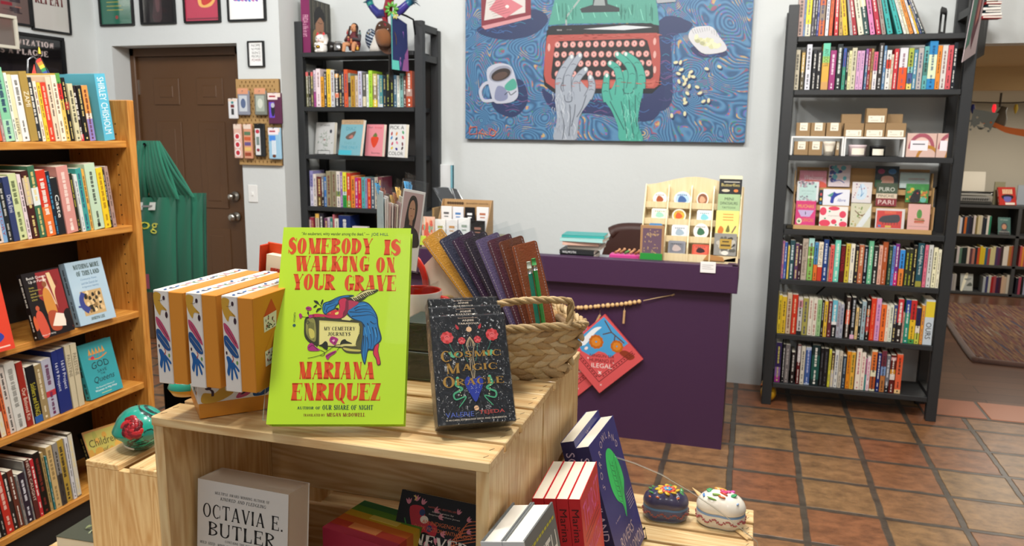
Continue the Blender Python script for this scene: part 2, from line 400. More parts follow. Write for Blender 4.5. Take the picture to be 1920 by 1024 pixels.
def xat(px,Yp,z):
    P=on(px,400,1,Yp)
    for _ in range(4):P=on(px,proj((P.x,Yp,z))[1],1,Yp)
    return P.x
def yat(px,Xp,z):
    P=on(px,400,0,Xp)
    for _ in range(6):P=on(px,proj((Xp,P.y,z))[1],0,Xp)
    return P.y
def row(kind,plane,zs,org,sc,items,where,group,D=.14,lean=0,jit=.006,cat='book'):
    """a row of books read left to right; each item x0, x1, top, colour, extras"""
    for i,it in enumerate(items):
        x0,x1,tp,c=it[:4];ex=it[4]if len(it)>4 else{}
        p0=org[0]+x0/sc;p1=org[0]+x1/sc;f=xat if kind=='y' else yat
        a0=f(p0,plane,zs);a1=f(p1,plane,zs);ln=ex.pop('lean',lean)if ex else lean
        ln=ln(i/len(items))if callable(ln)else ln
        ax=1 if kind=='y' else 0
        if 'H' in ex:H=ex.pop('H')
        else:
            H=.2
            for _ in range(3):
                shift=-H*sin(ln)*(300 if kind=='y' else 500);vx=(p0+p1)/2
                zt=on(vx+shift*.5,org[1]+tp/sc,ax,plane).z;H=max(.06,(zt-zs)/cos(ln))
        Tk=max(.004,(a1-a0)*cos(ln)-.0006);j=rnd.uniform(0,jit)
        o=book(Tk,H,D+rnd.uniform(-.01,.01),c,**ex)
        if kind=='y':o.matrix_world=Matrix.Translation((a0,plane+j,zs+.0006))@Matrix.Rotation(-ln,4,'Y')
        else:o.matrix_world=Matrix.Translation((plane-j,a0,zs+.0006))@Matrix.Rotation(pi/2,4,'Z')@Matrix.Rotation(-ln,4,'Y')
        size=('slim' if Tk<.013 else 'thick' if Tk>.027 else '')
        size=(size+' ' if size else '')
        bd=ex.get('bands');two=(' and '+cname(bd[0][2]))if bd and cname(bd[0][2])!=cname(c)else ''
        lab(o,f"{size}{cname(c)}{two} book spine, {ordw(i)} from left, {where}",cat,group)
def fitcard(BL,BR,TL,TR,z):
    """two base corners on the level z, then the height and tilt that carry the two top corners"""
    a=on(*BL,2,z);b=on(*BR,2,z);u=(b-a);W=u.length;u.normalize();n=Vector((-u.y,u.x,0));best=None
    for ti in range(-16,100):
        t=radians(ti*.6);d=n*sin(t)+Vector((0,0,cos(t)))
        for hi in range(60,400,4):
            H=hi/1000;p=proj(a+d*H);q=proj(b+d*H);e=(p[0]-TL[0])**2+(p[1]-TL[1])**2+(q[0]-TR[0])**2+(q[1]-TR[1])**2
            if best is None or e<best[0]:best=(e,t,H)
    return a,u,n,W,best[2],best[1]
def faceout(BL,BR,TL,TR,z,Tk,col,label,art=None,spine=None,group=None,cat='book',hard=False,text=None,ink=None,pages='#e6dfcc',name='book',bands=(),back=None):
    """a book shown by its front cover; art(A, W, H) draws the cover"""
    a,u,n,W,H,t=fitcard(BL,BR,TL,TR,z);a,u,n,W,H,t=fitcard(BL,BR,TL,TR,z+max(0,sin(t))*Tk)
    up=n*sin(t)+Vector((0,0,cos(t)));nr=u.cross(up)   # outward normal of the cover
    o=book(Tk,H,W,spine or col,hard=hard,text=text,ink=ink,pages=pages,name=name,bands=bands,back=back or col)
    org=a+Vector((0,0,max(0,0)))
    org=org-nr*Tk+Vector((0,0,.0008))
    o.matrix_world=basis(org,nr,u,up)      # x = thickness (towards viewer), y = from spine to fore edge, z = up
    if art:
        A=Art();art(A,W,H);g=A.build('cover_art',GLOSS,o)
        g.matrix_local=basis((Tk,0,0),(0,1,0),(0,0,1),(1,0,0))
    lab(o,label,cat,group);return o
# ================================================================== THE ROOM
def wallmat(name,c,rough=.8):
    m,nt,b=nmat(name);N=nt.nodes.new;L=nt.links.new
    tc=N('ShaderNodeTexCoord');n=N('ShaderNodeTexNoise');n.inputs['Scale'].default_value=1.3;n.inputs['Detail'].default_value=4
    L(tc.outputs['Object'],n.inputs['Vector']);r=N('ShaderNodeValToRGB');a=lin(c)
    r.color_ramp.elements[0].position=.3;r.color_ramp.elements[1].position=.7
    r.color_ramp.elements[0].color=tuple(x*.95 for x in a[:3])+(1,);r.color_ramp.elements[1].color=a
    L(n.outputs['Fac'],r.inputs[0]);L(r.outputs[0],b.inputs['Base Color']);b.inputs['Roughness'].default_value=rough
    n2=N('ShaderNodeTexNoise');n2.inputs['Scale'].default_value=35;n2.inputs['Detail'].default_value=6;L(tc.outputs['Object'],n2.inputs['Vector'])
    bp=N('ShaderNodeBump');bp.inputs['Strength'].default_value=.35;bp.inputs['Distance'].default_value=.003;L(n2.outputs['Fac'],bp.inputs['Height']);L(bp.outputs['Normal'],b.inputs['Normal'])
    return m
WALL=wallmat('white_plaster','#d4d8d7');WALL2=wallmat('warm_plaster','#cbc4b4');BULK=wallmat('cream_plaster','#cdb489')
m,nt,b=nmat('saltillo_tile');N=nt.nodes.new;L=nt.links.new
tc=N('ShaderNodeTexCoord');br=N('ShaderNodeTexBrick');br.offset=0;br.inputs['Scale'].default_value=1
mp=N('ShaderNodeMapping');mp.inputs['Location'].default_value=(.004,.055,0)
nz=N('ShaderNodeTexNoise');nz.inputs['Scale'].default_value=9;nz.inputs['Detail'].default_value=3
vm=N('ShaderNodeVectorMath');vm.operation='MULTIPLY_ADD';vm.inputs[1].default_value=(.014,.014,0)
L(tc.outputs['Object'],nz.inputs['Vector']);L(nz.outputs['Color'],vm.inputs[0]);L(tc.outputs['Object'],vm.inputs[2]);L(vm.outputs[0],mp.inputs['Vector']);L(mp.outputs[0],br.inputs['Vector'])
br.inputs['Brick Width'].default_value=.3025;br.inputs['Row Height'].default_value=.3025;br.inputs['Mortar Size'].default_value=.016;br.inputs['Mortar Smooth'].default_value=.35;br.inputs['Bias'].default_value=0
br.inputs['Color1'].default_value=lin('#85563c');br.inputs['Color2'].default_value=lin('#8c7350');br.inputs['Mortar'].default_value=lin('#4c463f')
n2=N('ShaderNodeTexNoise');n2.inputs['Scale'].default_value=12;n2.inputs['Detail'].default_value=10;n2.inputs['Roughness'].default_value=.7
mp2=N('ShaderNodeMapping');mp2.inputs['Scale'].default_value=(1,1.4,1);L(tc.outputs['Object'],mp2.inputs['Vector']);L(mp2.outputs[0],n2.inputs['Vector'])
rp=N('ShaderNodeValToRGB');rp.color_ramp.elements[0].position=.3;rp.color_ramp.elements[0].color=(.34,.3,.29,1);rp.color_ramp.elements[1].position=.62;rp.color_ramp.elements[1].color=(1.3,1.2,1.08,1)
L(n2.outputs['Fac'],rp.inputs[0]);mx=N('ShaderNodeMix');mx.data_type='RGBA';mx.blend_type='MULTIPLY';mx.inputs[0].default_value=.85
L(br.outputs['Color'],mx.inputs[6]);L(rp.outputs[0],mx.inputs[7]);L(mx.outputs[2],b.inputs['Base Color'])
b.inputs['Roughness'].default_value=.34
inv=N('ShaderNodeMath');inv.operation='MULTIPLY_ADD';inv.inputs[1].default_value=-1;inv.inputs[2].default_value=1;L(br.outputs['Fac'],inv.inputs[0])
ad=N('ShaderNodeMath');ad.operation='MULTIPLY_ADD';ad.inputs[1].default_value=.35;L(n2.outputs['Fac'],ad.inputs[0]);L(inv.outputs[0],ad.inputs[2])
bp=N('ShaderNodeBump');bp.inputs['Strength'].default_value=.6;bp.inputs['Distance'].default_value=.006;L(ad.outputs[0],bp.inputs['Height']);L(bp.outputs['Normal'],b.inputs['Normal'])
TILE=m
m,nt,b=nmat('dark_floor_boards');N=nt.nodes.new;L=nt.links.new
tc=N('ShaderNodeTexCoord');br=N('ShaderNodeTexBrick');L(tc.outputs['Object'],br.inputs['Vector']);br.inputs['Scale'].default_value=1;br.inputs['Brick Width'].default_value=1.4;br.inputs['Row Height'].default_value=.14;br.inputs['Mortar Size'].default_value=.003
br.inputs['Color1'].default_value=lin('#6b4a37');br.inputs['Color2'].default_value=lin('#573a2b');br.inputs['Mortar'].default_value=lin('#2a1c14');L(br.outputs['Color'],b.inputs['Base Color']);b.inputs['Roughness'].default_value=.3
BOARDS=m
XE0=1.0
floor=struct(MB().box(-4.5,-1.2,-.05,3.3,4.98,0).build('floor',TILE))
q_=MB().box(XE0,4.66,0,3.3,4.979,.0025,'#4c463f')
for k in range(7):q_.box(XE0+.33*k+.008,4.675,.001,XE0+.33*k+.322,4.97,.006,['#a4664a','#b07050','#9c6046'][k%3],bev=.003)
struct(q_.build('trim_3',vmat('smooth_terracotta',.35)))
struct(MB().box(-4.5,4.98,-.05,3.3,9.1,.001).build('floor',BOARDS))
YB=4.9;XE=1.09
struct(MB().box(-2.864,YB,0,XE,YB+.14,3.3).box(XE,YB,2.02,3.3,YB+.14,3.3).build('wall_back',WALL))
struct(MB().box(-4.4,-1.2,0,-4.28,4.62,3.3).build('wall_left',WALL))
dw=MB().box(-4.28,4.42,0,-4.155,4.62,3.3).box(-4.155,4.42,2.06,-3.178,4.62,3.3).box(-3.178,4.42,0,-2.864,4.62,3.3).box(-2.97,4.62,0,-2.864,5.04,3.3).box(-4.28,4.72,0,-2.97,4.8,3.3)
struct(dw.build('wall_front_left',WALL))
struct(MB().box(3.2,-1.2,0,3.3,9.1,3.3).build('wall_right',WALL2))
struct(MB().box(-4.5,-1.2,3.3,3.3,9.1,3.4).build('ceiling',WALL))
struct(MB().box(.9,8.95,.001,3.2,9.05,3.3).build('wall_far',WALL2))
struct(MB().box(.9,YB+.14,0,1.0,8.95,3.3).build('wall_passage',WALL2))
struct(MB().box(XE-.05,YB+.14,2.02,3.2,6.5,2.1).box(XE-.09,6.5,1.86,3.2,6.62,3.3).build('trim_1',BULK))
struct(MB().box(XE-.09,6.62,1.86,3.2,8.6,1.95).build('trim_2',WALL2))
# --- door
D1='#5a3d24';dm=vmat('brown_door_paint',.45,bump=.12,bscale=70)
door=struct(empty('door_1',T(-3.71,4.61,0)))
lf=MB().box(-4.11,4.595,.01,-3.31,4.635,2.0,D1)
for cx in(-3.88,-3.53):
    for z0,z1 in((1.68,1.86),(.98,1.57),(.2,.84)):
        for i,(k,dy)in enumerate(((.0,.006),(.012,-.0065),(.035,.002),(.05,.012))):
            lf.box(cx-.105+k,4.595-.004-dy*.6,z0+k,cx+.105-k,4.596,z1-k,D1,bev=.004)
lfo=lf.build('door_leaf',dm,door);lfo.matrix_parent_inverse=door.matrix_world.inverted()
fo=MB().box(-4.155,4.57,0,-4.112,4.64,2.06,D1,bev=.006).box(-4.155,4.57,2.004,-3.178,4.64,2.06,D1,bev=.006).box(-3.308,4.57,0,-3.178,4.64,2.06,D1,bev=.006).build('door_frame',dm,door);fo.matrix_parent_inverse=door.matrix_world.inverted()
for i,(zz,nm,r)in enumerate(((.93,'door_knob',.028),(1.07,'deadbolt',.022))):
    q=MB().lathe([(0,.0),(.033,.0),(.033,.012),(.014,.016),(.012,.035),(r,.045),(r,.06),(r*.6,.072),(0,.074)],'#c4c0b8',M=Matrix.Translation((-3.365,4.59,zz))@Matrix.Rotation(pi/2,4,'X')).build(nm,METAL,door);q.matrix_parent_inverse=door.matrix_world.inverted()
for zz in(1.75,1.0,.25):
    q=MB().box(-4.118,4.585,zz,-4.104,4.6,zz+.1,'#c9c6c0').build('hinge',METAL,door);q.matrix_parent_inverse=door.matrix_world.inverted()
# --- switch and outlet
P=on(475,363,1,4.42)
sw=MB().box(-.035,-.006,-.057,.035,0,.057,'#e9e9e6',bev=.003).build('light_switch',PAPER,M=T(P.x,4.419,P.z))
lab(sw,'white toggle light switch plate on the wall right of the brown door','light switch')
MB().box(-.005,-.014,-.01,.005,-.006,.01,'#f4f4f2').build('toggle',PAPER,sw)
P=on(848,330,1,YB)

def flat(name,ax,v,px,art,label,cat,col='#fff',th=.004,mat=None,group=None,off=0):
    """thin flat thing hung on the wall plane ax = v, from its top left and bottom right photo positions"""
    a=on(px[0],px[3],ax,v);b=on(px[2],px[3],ax,v);tp=on((px[0]+px[2])/2,px[1],ax,v)
    H=tp.z-(a.z+b.z)/2;u=(b-a);u.z=0;W=u.length;u.normalize();nr=u.cross(Vector((0,0,1)))
    M=basis(Vector((a.x,a.y,(a.z+b.z)/2))+nr*off,u,Vector((0,0,1)),nr)
    return M,W,H
def framed(ax,v,px,art,label,H=None,fc='#17181a',fw=.012,group=None,bg='#f2f2f0',mat=0,th=.018,cat='framed poster',name='framed_poster'):
    M,W,Hh=flat('',ax,v,px,None,'','',off=.001);H=H or Hh
    f=MB().box(0,0,0,W,fw,th,fc,bev=.002).box(0,H-fw,0,W,H,th,fc,bev=.002).box(0,fw,0,fw,H-fw,th,fc).box(W-fw,fw,0,W,H-fw,th,fc).box(0,0,0,W,H,.004,fc)
    o=f.build(name,GLOSS,M=M);lab(o,label,cat,group)
    pr=MB().box(fw,fw,.004,W-fw,H-fw,.008,bg).build('print',GLASSY,o)
    if art:
        A=Art(z=.0083);art(A,W,H);A.build('print_design',GLASSY,o)
    return o
GLASSY=vmat('glazed_print',.12,coat=.6)
def a_green(A,W,H):
    for i,y in enumerate((.05,.075,.1,.125,.16,.185)):A.rect(W*.22,y+.05,W*(.7-.05*(i%3)),y+.054,'#b9b04a')
    A.ell(W*.5,.055,.012,.012,'#a04a4a')
framed(1,4.42,(191,0,254,49),a_green,'green framed poster with small yellow lettering, leftmost above the brown door',.44,bg='#2f6b58')
def a_dark(A,W,H):
    A.blob([(W*.35,.03),(W*.6,.03),(W*.62,.2),(W*.7,.36),(W*.5,.42),(W*.32,.33),(W*.4,.18)],'#3a2c30');A.blob([(W*.45,.1),(W*.56,.1),(W*.55,.3),(W*.46,.3)],'#5a4044')
framed(1,4.42,(267,0,332,46),a_dark,'near black framed picture, second from left above the brown door',.44,bg='#141418')
def a_red(A,W,H):
    A.blob([(W*.45,.1),(W*.75,.1),(W*.9,.16),(W*.8,.24),(W*.5,.24),(W*.4,.17)],'#e8b060');A.blob([(W*.5,.12),(W*.72,.12),(W*.84,.17),(W*.74,.3),(W*.55,.28)],'#c22a24');A.rect(.02,.02,W-.02,.03,'#7a1a34')
framed(1,4.42,(348,0,416,43),a_red,'red framed poster with an orange shape, third above the brown door',.44,bg='#b83450')
def a_white(A,W,H):
    for i in range(14):
        x=W*(.2+.6*i/13);A.blob([(x-.012,.13),(x+.012,.125+.01*sin(i*3)),(x+.01,.17+.02*sin(i)),(x-.01,.16)],['#7a4ab8','#c060b0','#4a7ad0'][i%3],3)
framed(1,4.42,(430,0,501,40),a_white,'white framed print with violet brushwork, rightmost above the door wall',.44)
def a_small(A,W,H):
    for i,(t,c)in enumerate((('NOPE','#26282a'),('NO MORE','#26282a'),('SILENCE','#26282a'),('PEOPLE','#26282a'),('POWER','#7a2a34'))):A.text(t,W*.5,H*(.78-.14*i),W*.55,H*.1,c,al='c')
framed(1,4.42,(468,77,498,126),a_small,'small white framed print with stacked black lettering above the pegboard',fw=.008)
def a_rep(A,W,H):A.text('REPEAT',W*.5,.165,W*.74,.065,'#6a1c22','serif',al='c',W=.24,hl=.08,sf=.05)
framed(0,-4.28,(59,0,131,61),a_rep,'white framed poster reading REPEAT in dark red on the left wall',.52,bg='#c9c6c0')
def a_pat(A,W,H):
    r=random.Random(3)
    for i in range(26):
        x,y=r.uniform(.05,W-.1),r.uniform(.05,H-.1);A.rect(x,y,x+r.uniform(.02,.08),y+r.uniform(.005,.04),r.choice(['#8a2a34','#5a4a48','#3a3034','#a0685c']))
framed(0,-4.28,(-20,0,57,45),a_pat,'dark framed print with red blocks, left of the REPEAT poster',.52,bg='#6b5a56')
def a_col(A,W,H):
    A.text('DECOLONIZATION',W*.47,H*.87,W*.8,H*.06,'#c9b8b4','serif',al='c',W=.26,hl=.12,sf=.06);A.text('IS A PLAGUE',W*.5,H*.77,W*.58,H*.06,'#c9b8b4','serif',al='c',W=.26,hl=.12,sf=.06)
    A.rect(W*.12,H*.05,W*.9,H*.66,'#1c1b20')
framed(0,-4.28,(-30,62,131,240),a_col,'black poster lettered IS A PLAGUE on the left wall behind the books',bg='#111114',fw=.02)
o=framed(0,-4.2,(-25,27,32,90),None,'cream framed dark board cut by the left photo edge, standing off the left wall',fc='#ddd8c6',bg='#6a5c54',fw=.018,th=.02,cat='framed board',name='framed_board')
MB().box(.05,.05,-.079,.07,.07,0,'#222').build('mounting_bracket',METAL,o)

# --- pegboard with hanging packets
PX=lambda x,y:(400+x/5.12,130+y/5.12)
c0=on(*PX(205,95),1,4.40);c1=on(*PX(672,925),1,4.40)
WB,HB=c1.x-c0.x-.02,c0.z-c1.z
pg=empty('pegboard',T(c0.x+.01,4.419,c1.z),'tan perforated pegboard on the wall right of the brown door','pegboard')
holes=[]
for j in range(22):
    for i in range(9):
        x=.03+(WB-.06)*(i+(.5 if j%2 else 0))/8.5;z=.02+(HB-.04)*j/21
        holes.append([(x+.0055*cos(a)*.8,z+.009*sin(a))for a in(0,pi/3,2*pi/3,pi,4*pi/3,5*pi/3)])
B=MB().prism([(0,0),(WB,0),(WB,HB),(0,HB)],0,.012,'#b08c58',holes=holes,M=Matrix.Translation((0,-.012,0))@Matrix.Rotation(pi/2,4,'X')).box(0,-.012,0,WB,0,.0001,'#8a6a3c').box(.0,-.001,0,WB,0,HB,'#5a4228')
B.build('board',MATT,pg)
pk=[  # x0, y0, x1, y1, kind, colour, label
 (225,205,345,440,'card','#8a8e9c','grey boxed card packet, second on the upper pegboard row'),
 (385,205,510,440,'card','#7c8078','grey packet with oval label, third on the upper pegboard row'),
 (135,280,230,475,'box','#e0e0e2','white narrow box hanging off the pegboard left edge'),
 (515,225,655,525,'pen','#5a2a48','purple and dark pen packet on the pegboard upper right'),
 (185,525,275,855,'keys','#e0b8a8','pink packet of three round badges, lower left of pegboard'),
 (280,525,375,860,'pens','#d99a7c','peach packet with stripes, second on the lower pegboard row'),
 (385,520,495,840,'dark','#26282a','black packet with a white strip, third on the lower row'),
 (520,560,650,865,'set','#9cc4dc','light blue pen set packet, lower right of pegboard')]
for x0,y0,x1,y1,k,c,lb in pk:
    a=on(*PX(x0,y0),1,4.36);b_=on(*PX(x1,y1),1,4.36);w,h=b_.x-a.x,a.z-b_.z
    o=MB().box(0,0,0,w,.018,h,c,bev=.004).build('packet',GLOSS,M=T(a.x,4.362,b_.z));lab(o,lb,'stationery packet','packets on the pegboard')
    MB().tube([(w/2,.045,h+.0),(w/2,.005,h+.004),(w/2,-.012,h-.004)],.002,'#e8e8e8',seg=6).build('hanging_hook',METAL,o)
    A=Art();A.rect(.003,h*.86,w-.003,h-.002,'#e8d4c4' if k!='dark' else '#1a1a1a')
    if k=='card':A.rect(w*.15,h*.15,w*.85,h*.8,'#c4cad0' if 'boxed' in lb else '#a8b0a4');A.ell(w*.5,h*.48,w*.22,h*.2,'#5a6a8c' if 'boxed' in lb else '#d0d4c8');A.rect(.003,h*.86,w-.003,h+.015,'#d99a78')
    if k=='box':A.rect(w*.3,h*.55,w*.7,h*.7,'#7a3434');A.ell(w*.5,h*.8,w*.15,h*.07,'#4a8a8c');A.rect(w*.35,h*.2,w*.65,h*.5,'#3a3a3c')
    if k=='pen':A.rect(w*.02,h*.78,w*.75,h*.99,'#f0dcd8');A.rect(w*.12,h*.86,w*.6,h*.91,'#a02a38');A.rect(w*.1,h*.2,w*.5,h*.7,'#6a4ac8');A.ell(w*.38,h*.45,w*.14,h*.22,'#2a2a30');A.ell(w*.38,h*.6,w*.14,h*.08,'#b8b8c0')
    if k=='keys':
        for i in range(3):A.ell(w*.5,h*(.16+.24*i),w*.42,h*.11,'#f0e0dc');A.ell(w*.5,h*(.16+.24*i),w*.25,h*.07,'#c03440')
    if k=='pens':
        for i,q in enumerate(('#a04a34','#e8c070','#6a5a8c','#c8603c','#5a7a5c')):A.rect(w*.12,h*(.08+.15*i),w*.88,h*(.18+.15*i),q)
    if k=='dark':A.rect(w*.1,h*.05,w*.6,h*.85,'#dcdcdc');A.ell(w*.35,h*.76,w*.2,h*.06,'#c03a4c');A.ell(w*.35,h*.2,w*.16,h*.05,'#8c3440');A.rect(w*.2,h*.35,w*.5,h*.6,'#7a8a84')
    if k=='set':A.rect(w*.02,h*.78,w*.85,h*.99,'#f0e4e8');A.rect(w*.12,h*.86,w*.6,h*.91,'#b03a4a');A.rect(w*.1,h*.58,w*.6,h*.75,'#4a8ae0');[A.rect(w*(.3+.12*i),h*.15,w*(.37+.12*i),h*.6,'#f2f2f4')for i in range(3)];A.ell(w*.45,h*.1,w*.15,h*.05,'#6a3a24')
    A.build('packet_print',GLOSS,o,M=None).matrix_local=basis((0,-.0005,0),(1,0,0),(0,0,1),(0,-1,0))

# ================================================================== PAINTING
m,nt,b=nmat('swirled_paint');N=nt.nodes.new;L=nt.links.new
tc=N('ShaderNodeTexCoord');nd=N('ShaderNodeTexNoise');nd.inputs['Scale'].default_value=2.2;nd.inputs['Detail'].default_value=1;L(tc.outputs['Object'],nd.inputs['Vector'])
va=N('ShaderNodeVectorMath');va.operation='MULTIPLY_ADD';va.inputs[1].default_value=(.7,.7,.7);L(nd.outputs['Color'],va.inputs[0]);L(tc.outputs['Object'],va.inputs[2])
n=N('ShaderNodeTexVoronoi');n.feature='SMOOTH_F1';n.inputs['Smoothness'].default_value=.25;n.inputs['Scale'].default_value=4.6;L(va.outputs[0],n.inputs['Vector'])
mu=N('ShaderNodeMath');mu.operation='MULTIPLY';mu.inputs[1].default_value=84;L(n.outputs['Distance'],mu.inputs[0]);si=N('ShaderNodeMath');si.operation='SINE';L(mu.outputs[0],si.inputs[0])
r=N('ShaderNodeValToRGB');e=r.color_ramp.elements;e[0].position=0;e[0].color=lin('#31567c');e[1].position=1;e[1].color=lin('#5283a8');k_=e.new(.45);k_.color=lin('#3c6c96')
ma=N('ShaderNodeMath');ma.operation='MULTIPLY_ADD';ma.inputs[1].default_value=.5;ma.inputs[2].default_value=.5;L(si.outputs[0],ma.inputs[0]);L(ma.outputs[0],r.inputs[0])
n2=N('ShaderNodeTexNoise');n2.inputs['Scale'].default_value=16;n2.inputs['Detail'].default_value=2;L(tc.outputs['Object'],n2.inputs['Vector'])
r2=N('ShaderNodeValToRGB');e=r2.color_ramp.elements;r2.color_ramp.interpolation='CONSTANT';e[0].color=lin('#94485c');e[1].position=.43;e[1].color=lin('#3f8a6a');q=e.new(.49);q.color=lin('#6a5ab0');q=e.new(.54);q.color=lin('#b0604c');q=e.new(.59);q.color=lin('#c8a45c')
L(n2.outputs['Fac'],r2.inputs[0])
m2=N('ShaderNodeMath');m2.operation='MULTIPLY_ADD';m2.inputs[1].default_value=1;m2.inputs[2].default_value=1.4;L(mu.outputs[0],m2.inputs[0]);s2=N('ShaderNodeMath');s2.operation='SINE';L(m2.outputs[0],s2.inputs[0])
n3=N('ShaderNodeTexNoise');n3.inputs['Scale'].default_value=11;L(tc.outputs['Object'],n3.inputs['Vector'])
m3=N('ShaderNodeMath');m3.operation='MULTIPLY_ADD';m3.inputs[1].default_value=3.0;m3.inputs[2].default_value=-.95;L(n3.outputs['Fac'],m3.inputs[0])
m4=N('ShaderNodeMath');m4.operation='ADD';L(s2.outputs[0],m4.inputs[0]);L(m3.outputs[0],m4.inputs[1])
gt=N('ShaderNodeMath');gt.operation='GREATER_THAN';gt.inputs[1].default_value=1.42;L(m4.outputs[0],gt.inputs[0])
m5=N('ShaderNodeMath');m5.operation='MULTIPLY';m5.inputs[1].default_value=.8;L(gt.outputs[0],m5.inputs[0])
mx=N('ShaderNodeMix');mx.data_type='RGBA';L(m5.outputs[0],mx.inputs[0]);L(r.outputs[0],mx.inputs[6]);L(r2.outputs[0],mx.inputs[7]);L(mx.outputs[2],b.inputs['Base Color']);b.inputs['Roughness'].default_value=.5
SWIRL=m
X0,X1,Z0,Z1=-1.795,-.05,1.478,2.62
pt=empty('painting',T(X0,YB-.04,Z0),'large blue painting of two hands typing on a typewriter, on the white wall','painting')
MB().box(0,0,0,X1-X0,.038,Z1-Z0,'#2a3a4a').build('canvas',SWIRL,pt)
def pp(X,Y):      # crop position of the photo -> canvas position
    P=on(850+X/3.368,Y/3.368,1,YB-.04);return(min(max(P.x-X0,.001),X1-X0-.001),max(P.z-Z0,.001))
A=Art(step=.00001);S=lambda*c:[pp(*q)for q in c]
def blob(c,*q,n=5):A.blob(S(*q),c,n)
# dark strokes under the things, painted as part of the picture
blob('#26345a',(150,180),(300,250),(500,220),(600,120),(480,60));blob('#22325a',(240,560),(420,500),(470,640),(380,740),(260,690));blob('#26345c',(1300,130),(1500,140),(1480,200),(1380,260),(1380,640),(1250,700),(1200,560))
blob('#24305a',(560,560),(700,620),(1200,620),(1330,520),(1260,760),(900,720),(640,700));blob('#26345c',(1500,300),(1560,360),(1700,360),(1730,330),(1640,280))
r=random.Random(11)
for cx,cy,w_,h_,n_ in((330,150,150,55,22),(370,620,90,90,22),(1370,400,55,230,30),(900,680,300,55,40),(1640,340,60,18,8)):
    for k in range(n_):
        x,y=cx+r.uniform(-w_,w_),cy+r.uniform(-h_,h_);d=r.uniform(20,45);e_=r.uniform(6,16)*r.choice((-1,1));A.curve(S((x-d,y+e_*.4),(x,y-e_),(x+d,y+e_*.3)),.0045,r.choice(['#3a5f94','#41406e','#2f6f8c','#34508a','#6a4a78']),3)
# red book top left
A.poly(S((175,-60),(490,-60),(490,110),(200,185),(178,175)),'#7e2c38');A.poly(S((215,-60),(455,-60),(455,80),(195,130)),'#cfc9c4');A.poly(S((225,60),(300,-40),(440,40),(330,115)),'#c9747c');A.ell(*pp(340,42),.012,.01,'#e8e0d8');A.poly(S((180,165),(490,95),(490,115),(200,187)),'#c88c90')
for i in range(7):A.line(S((215+i*6,20+i*14),(300+i*10,-10+i*14)),.0015,'#3a3434')
# typewriter
A.poly(S((568,480),(575,540),(640,590),(1255,590),(1308,540),(1306,470),(1298,165),(1250,145),(620,162),(590,195)),'#10151c')
A.poly(S((600,160),(640,0),(650,-60),(1270,-60),(1290,60),(1300,160),(1200,145),(700,150)),'#4c9484')
for i in range(16):A.line(S((650+i*38,20+(i*37%60)),(668+i*38,130-(i*23%40))),.004,['#7cc4b0','#4a8c80'][i%2])
A.poly(S((800,55),(880,30),(890,-60),(965,-60),(975,25),(1050,50),(1050,75),(810,80)),'#2c3438');A.poly(S((905,-60),(945,-60),(960,35),(885,35)),'#8c9494')
A.curve(S((715,160),(715,110),(750,60),(810,-20)),.008,'#c4ccc8');A.curve(S((715,160),(715,110),(750,60),(810,-20)),.003,'#50585c')
A.poly(S((600,168),(1250,146),(1292,170),(1292,205),(595,222)),'#161a20');A.poly(S((820,184),(1000,168),(1080,160),(1260,172),(1080,190),(1000,188)),'#c8ccd0')
A.text('MGO',*pp(655,195),.03,.008,'#d8d8d8');A.text('1976 1000',*pp(715,190),.032,.004,'#a8a8a8')
A.poly(S((590,235),(600,222),(1285,208),(1298,225),(1308,350),(1305,470),(1295,540),(1268,558),(640,560),(585,520),(572,470),(578,350)),'#a84c44')
A.poly(S((650,518),(1250,510),(1280,500),(1262,548),(700,552)),'#b45c50')
A.poly(S((645,275),(665,260),(1195,244),(1225,256),(1240,310),(1264,440),(1262,485),(1245,500),(650,508),(622,495),(618,470),(632,350)),'#1a1618')
for r_,(y0,xa,xb,k)in enumerate(((283,658,1192,12),(345,652,1218,13),(403,660,1236,13),(468,658,1222,12))):
    for i in range(k):
        x=xa+(xb-xa)*i/(k-1);y=y0-(14 if r_==0 else 8)*i/(k-1)*.6;A.ell(*pp(x,y),.018,.019,'#c8827c',12);A.ell(*pp(x,y),.0125,.0135,'#d8a8a2',12);A.ell(*pp(x,y),.003,.007,'#3a2428',6)
for y in(262,345,440):A.ell(*pp(1272,y),.009,.022,'#d0a098',10)
A.ell(*pp(605,300),.009,.024,'#d0a098',10)
# painted hands
def hand(pal,d1,d2,pts,fingers,lines):
    blob(pal,*pts,n=4)
    for f in fingers:
        q=crom(S(*f),6);n_=len(q);A.line(q,[.058-.02*i/(n_-1)for i in range(n_)],d2);A.line(q,[.049-.018*i/(n_-1)for i in range(n_)],pal);A.ell(*q[-1],.0155,.017,pal,12);A.ell(q[-1][0],q[-1][1]+.003,.009,.012,'#cfd6d4',10)
        for k in(.35,.66):c=q[int(n_*k)];A.curve([(c[0]-.015,c[1]),(c[0],c[1]+.006),(c[0]+.015,c[1])],.003,d1)
    for l in lines:A.curve(S(*l),.005,d1)
hand('#98a0ac','#4c545e','#5a626c',[(635,900),(655,760),(645,640),(655,520),(720,480),(790,500),(850,560),(890,560),(860,640),(800,730),(785,820),(768,900)],
     [[(672,580),(670,500),(700,430),(748,362)],[(720,560),(725,480),(760,410),(800,352)],[(775,580),(775,520),(800,475),(836,440)],[(850,620),(872,570),(876,530),(866,490)]],
     [[(700,600),(710,640),(745,640),(750,610)],[(680,700),(700,790),(690,880)],[(735,660),(740,750),(730,860)],[(770,660),(765,720),(745,800)],[(840,600),(815,680),(780,740)],[(690,520),(680,550),(690,580)]])
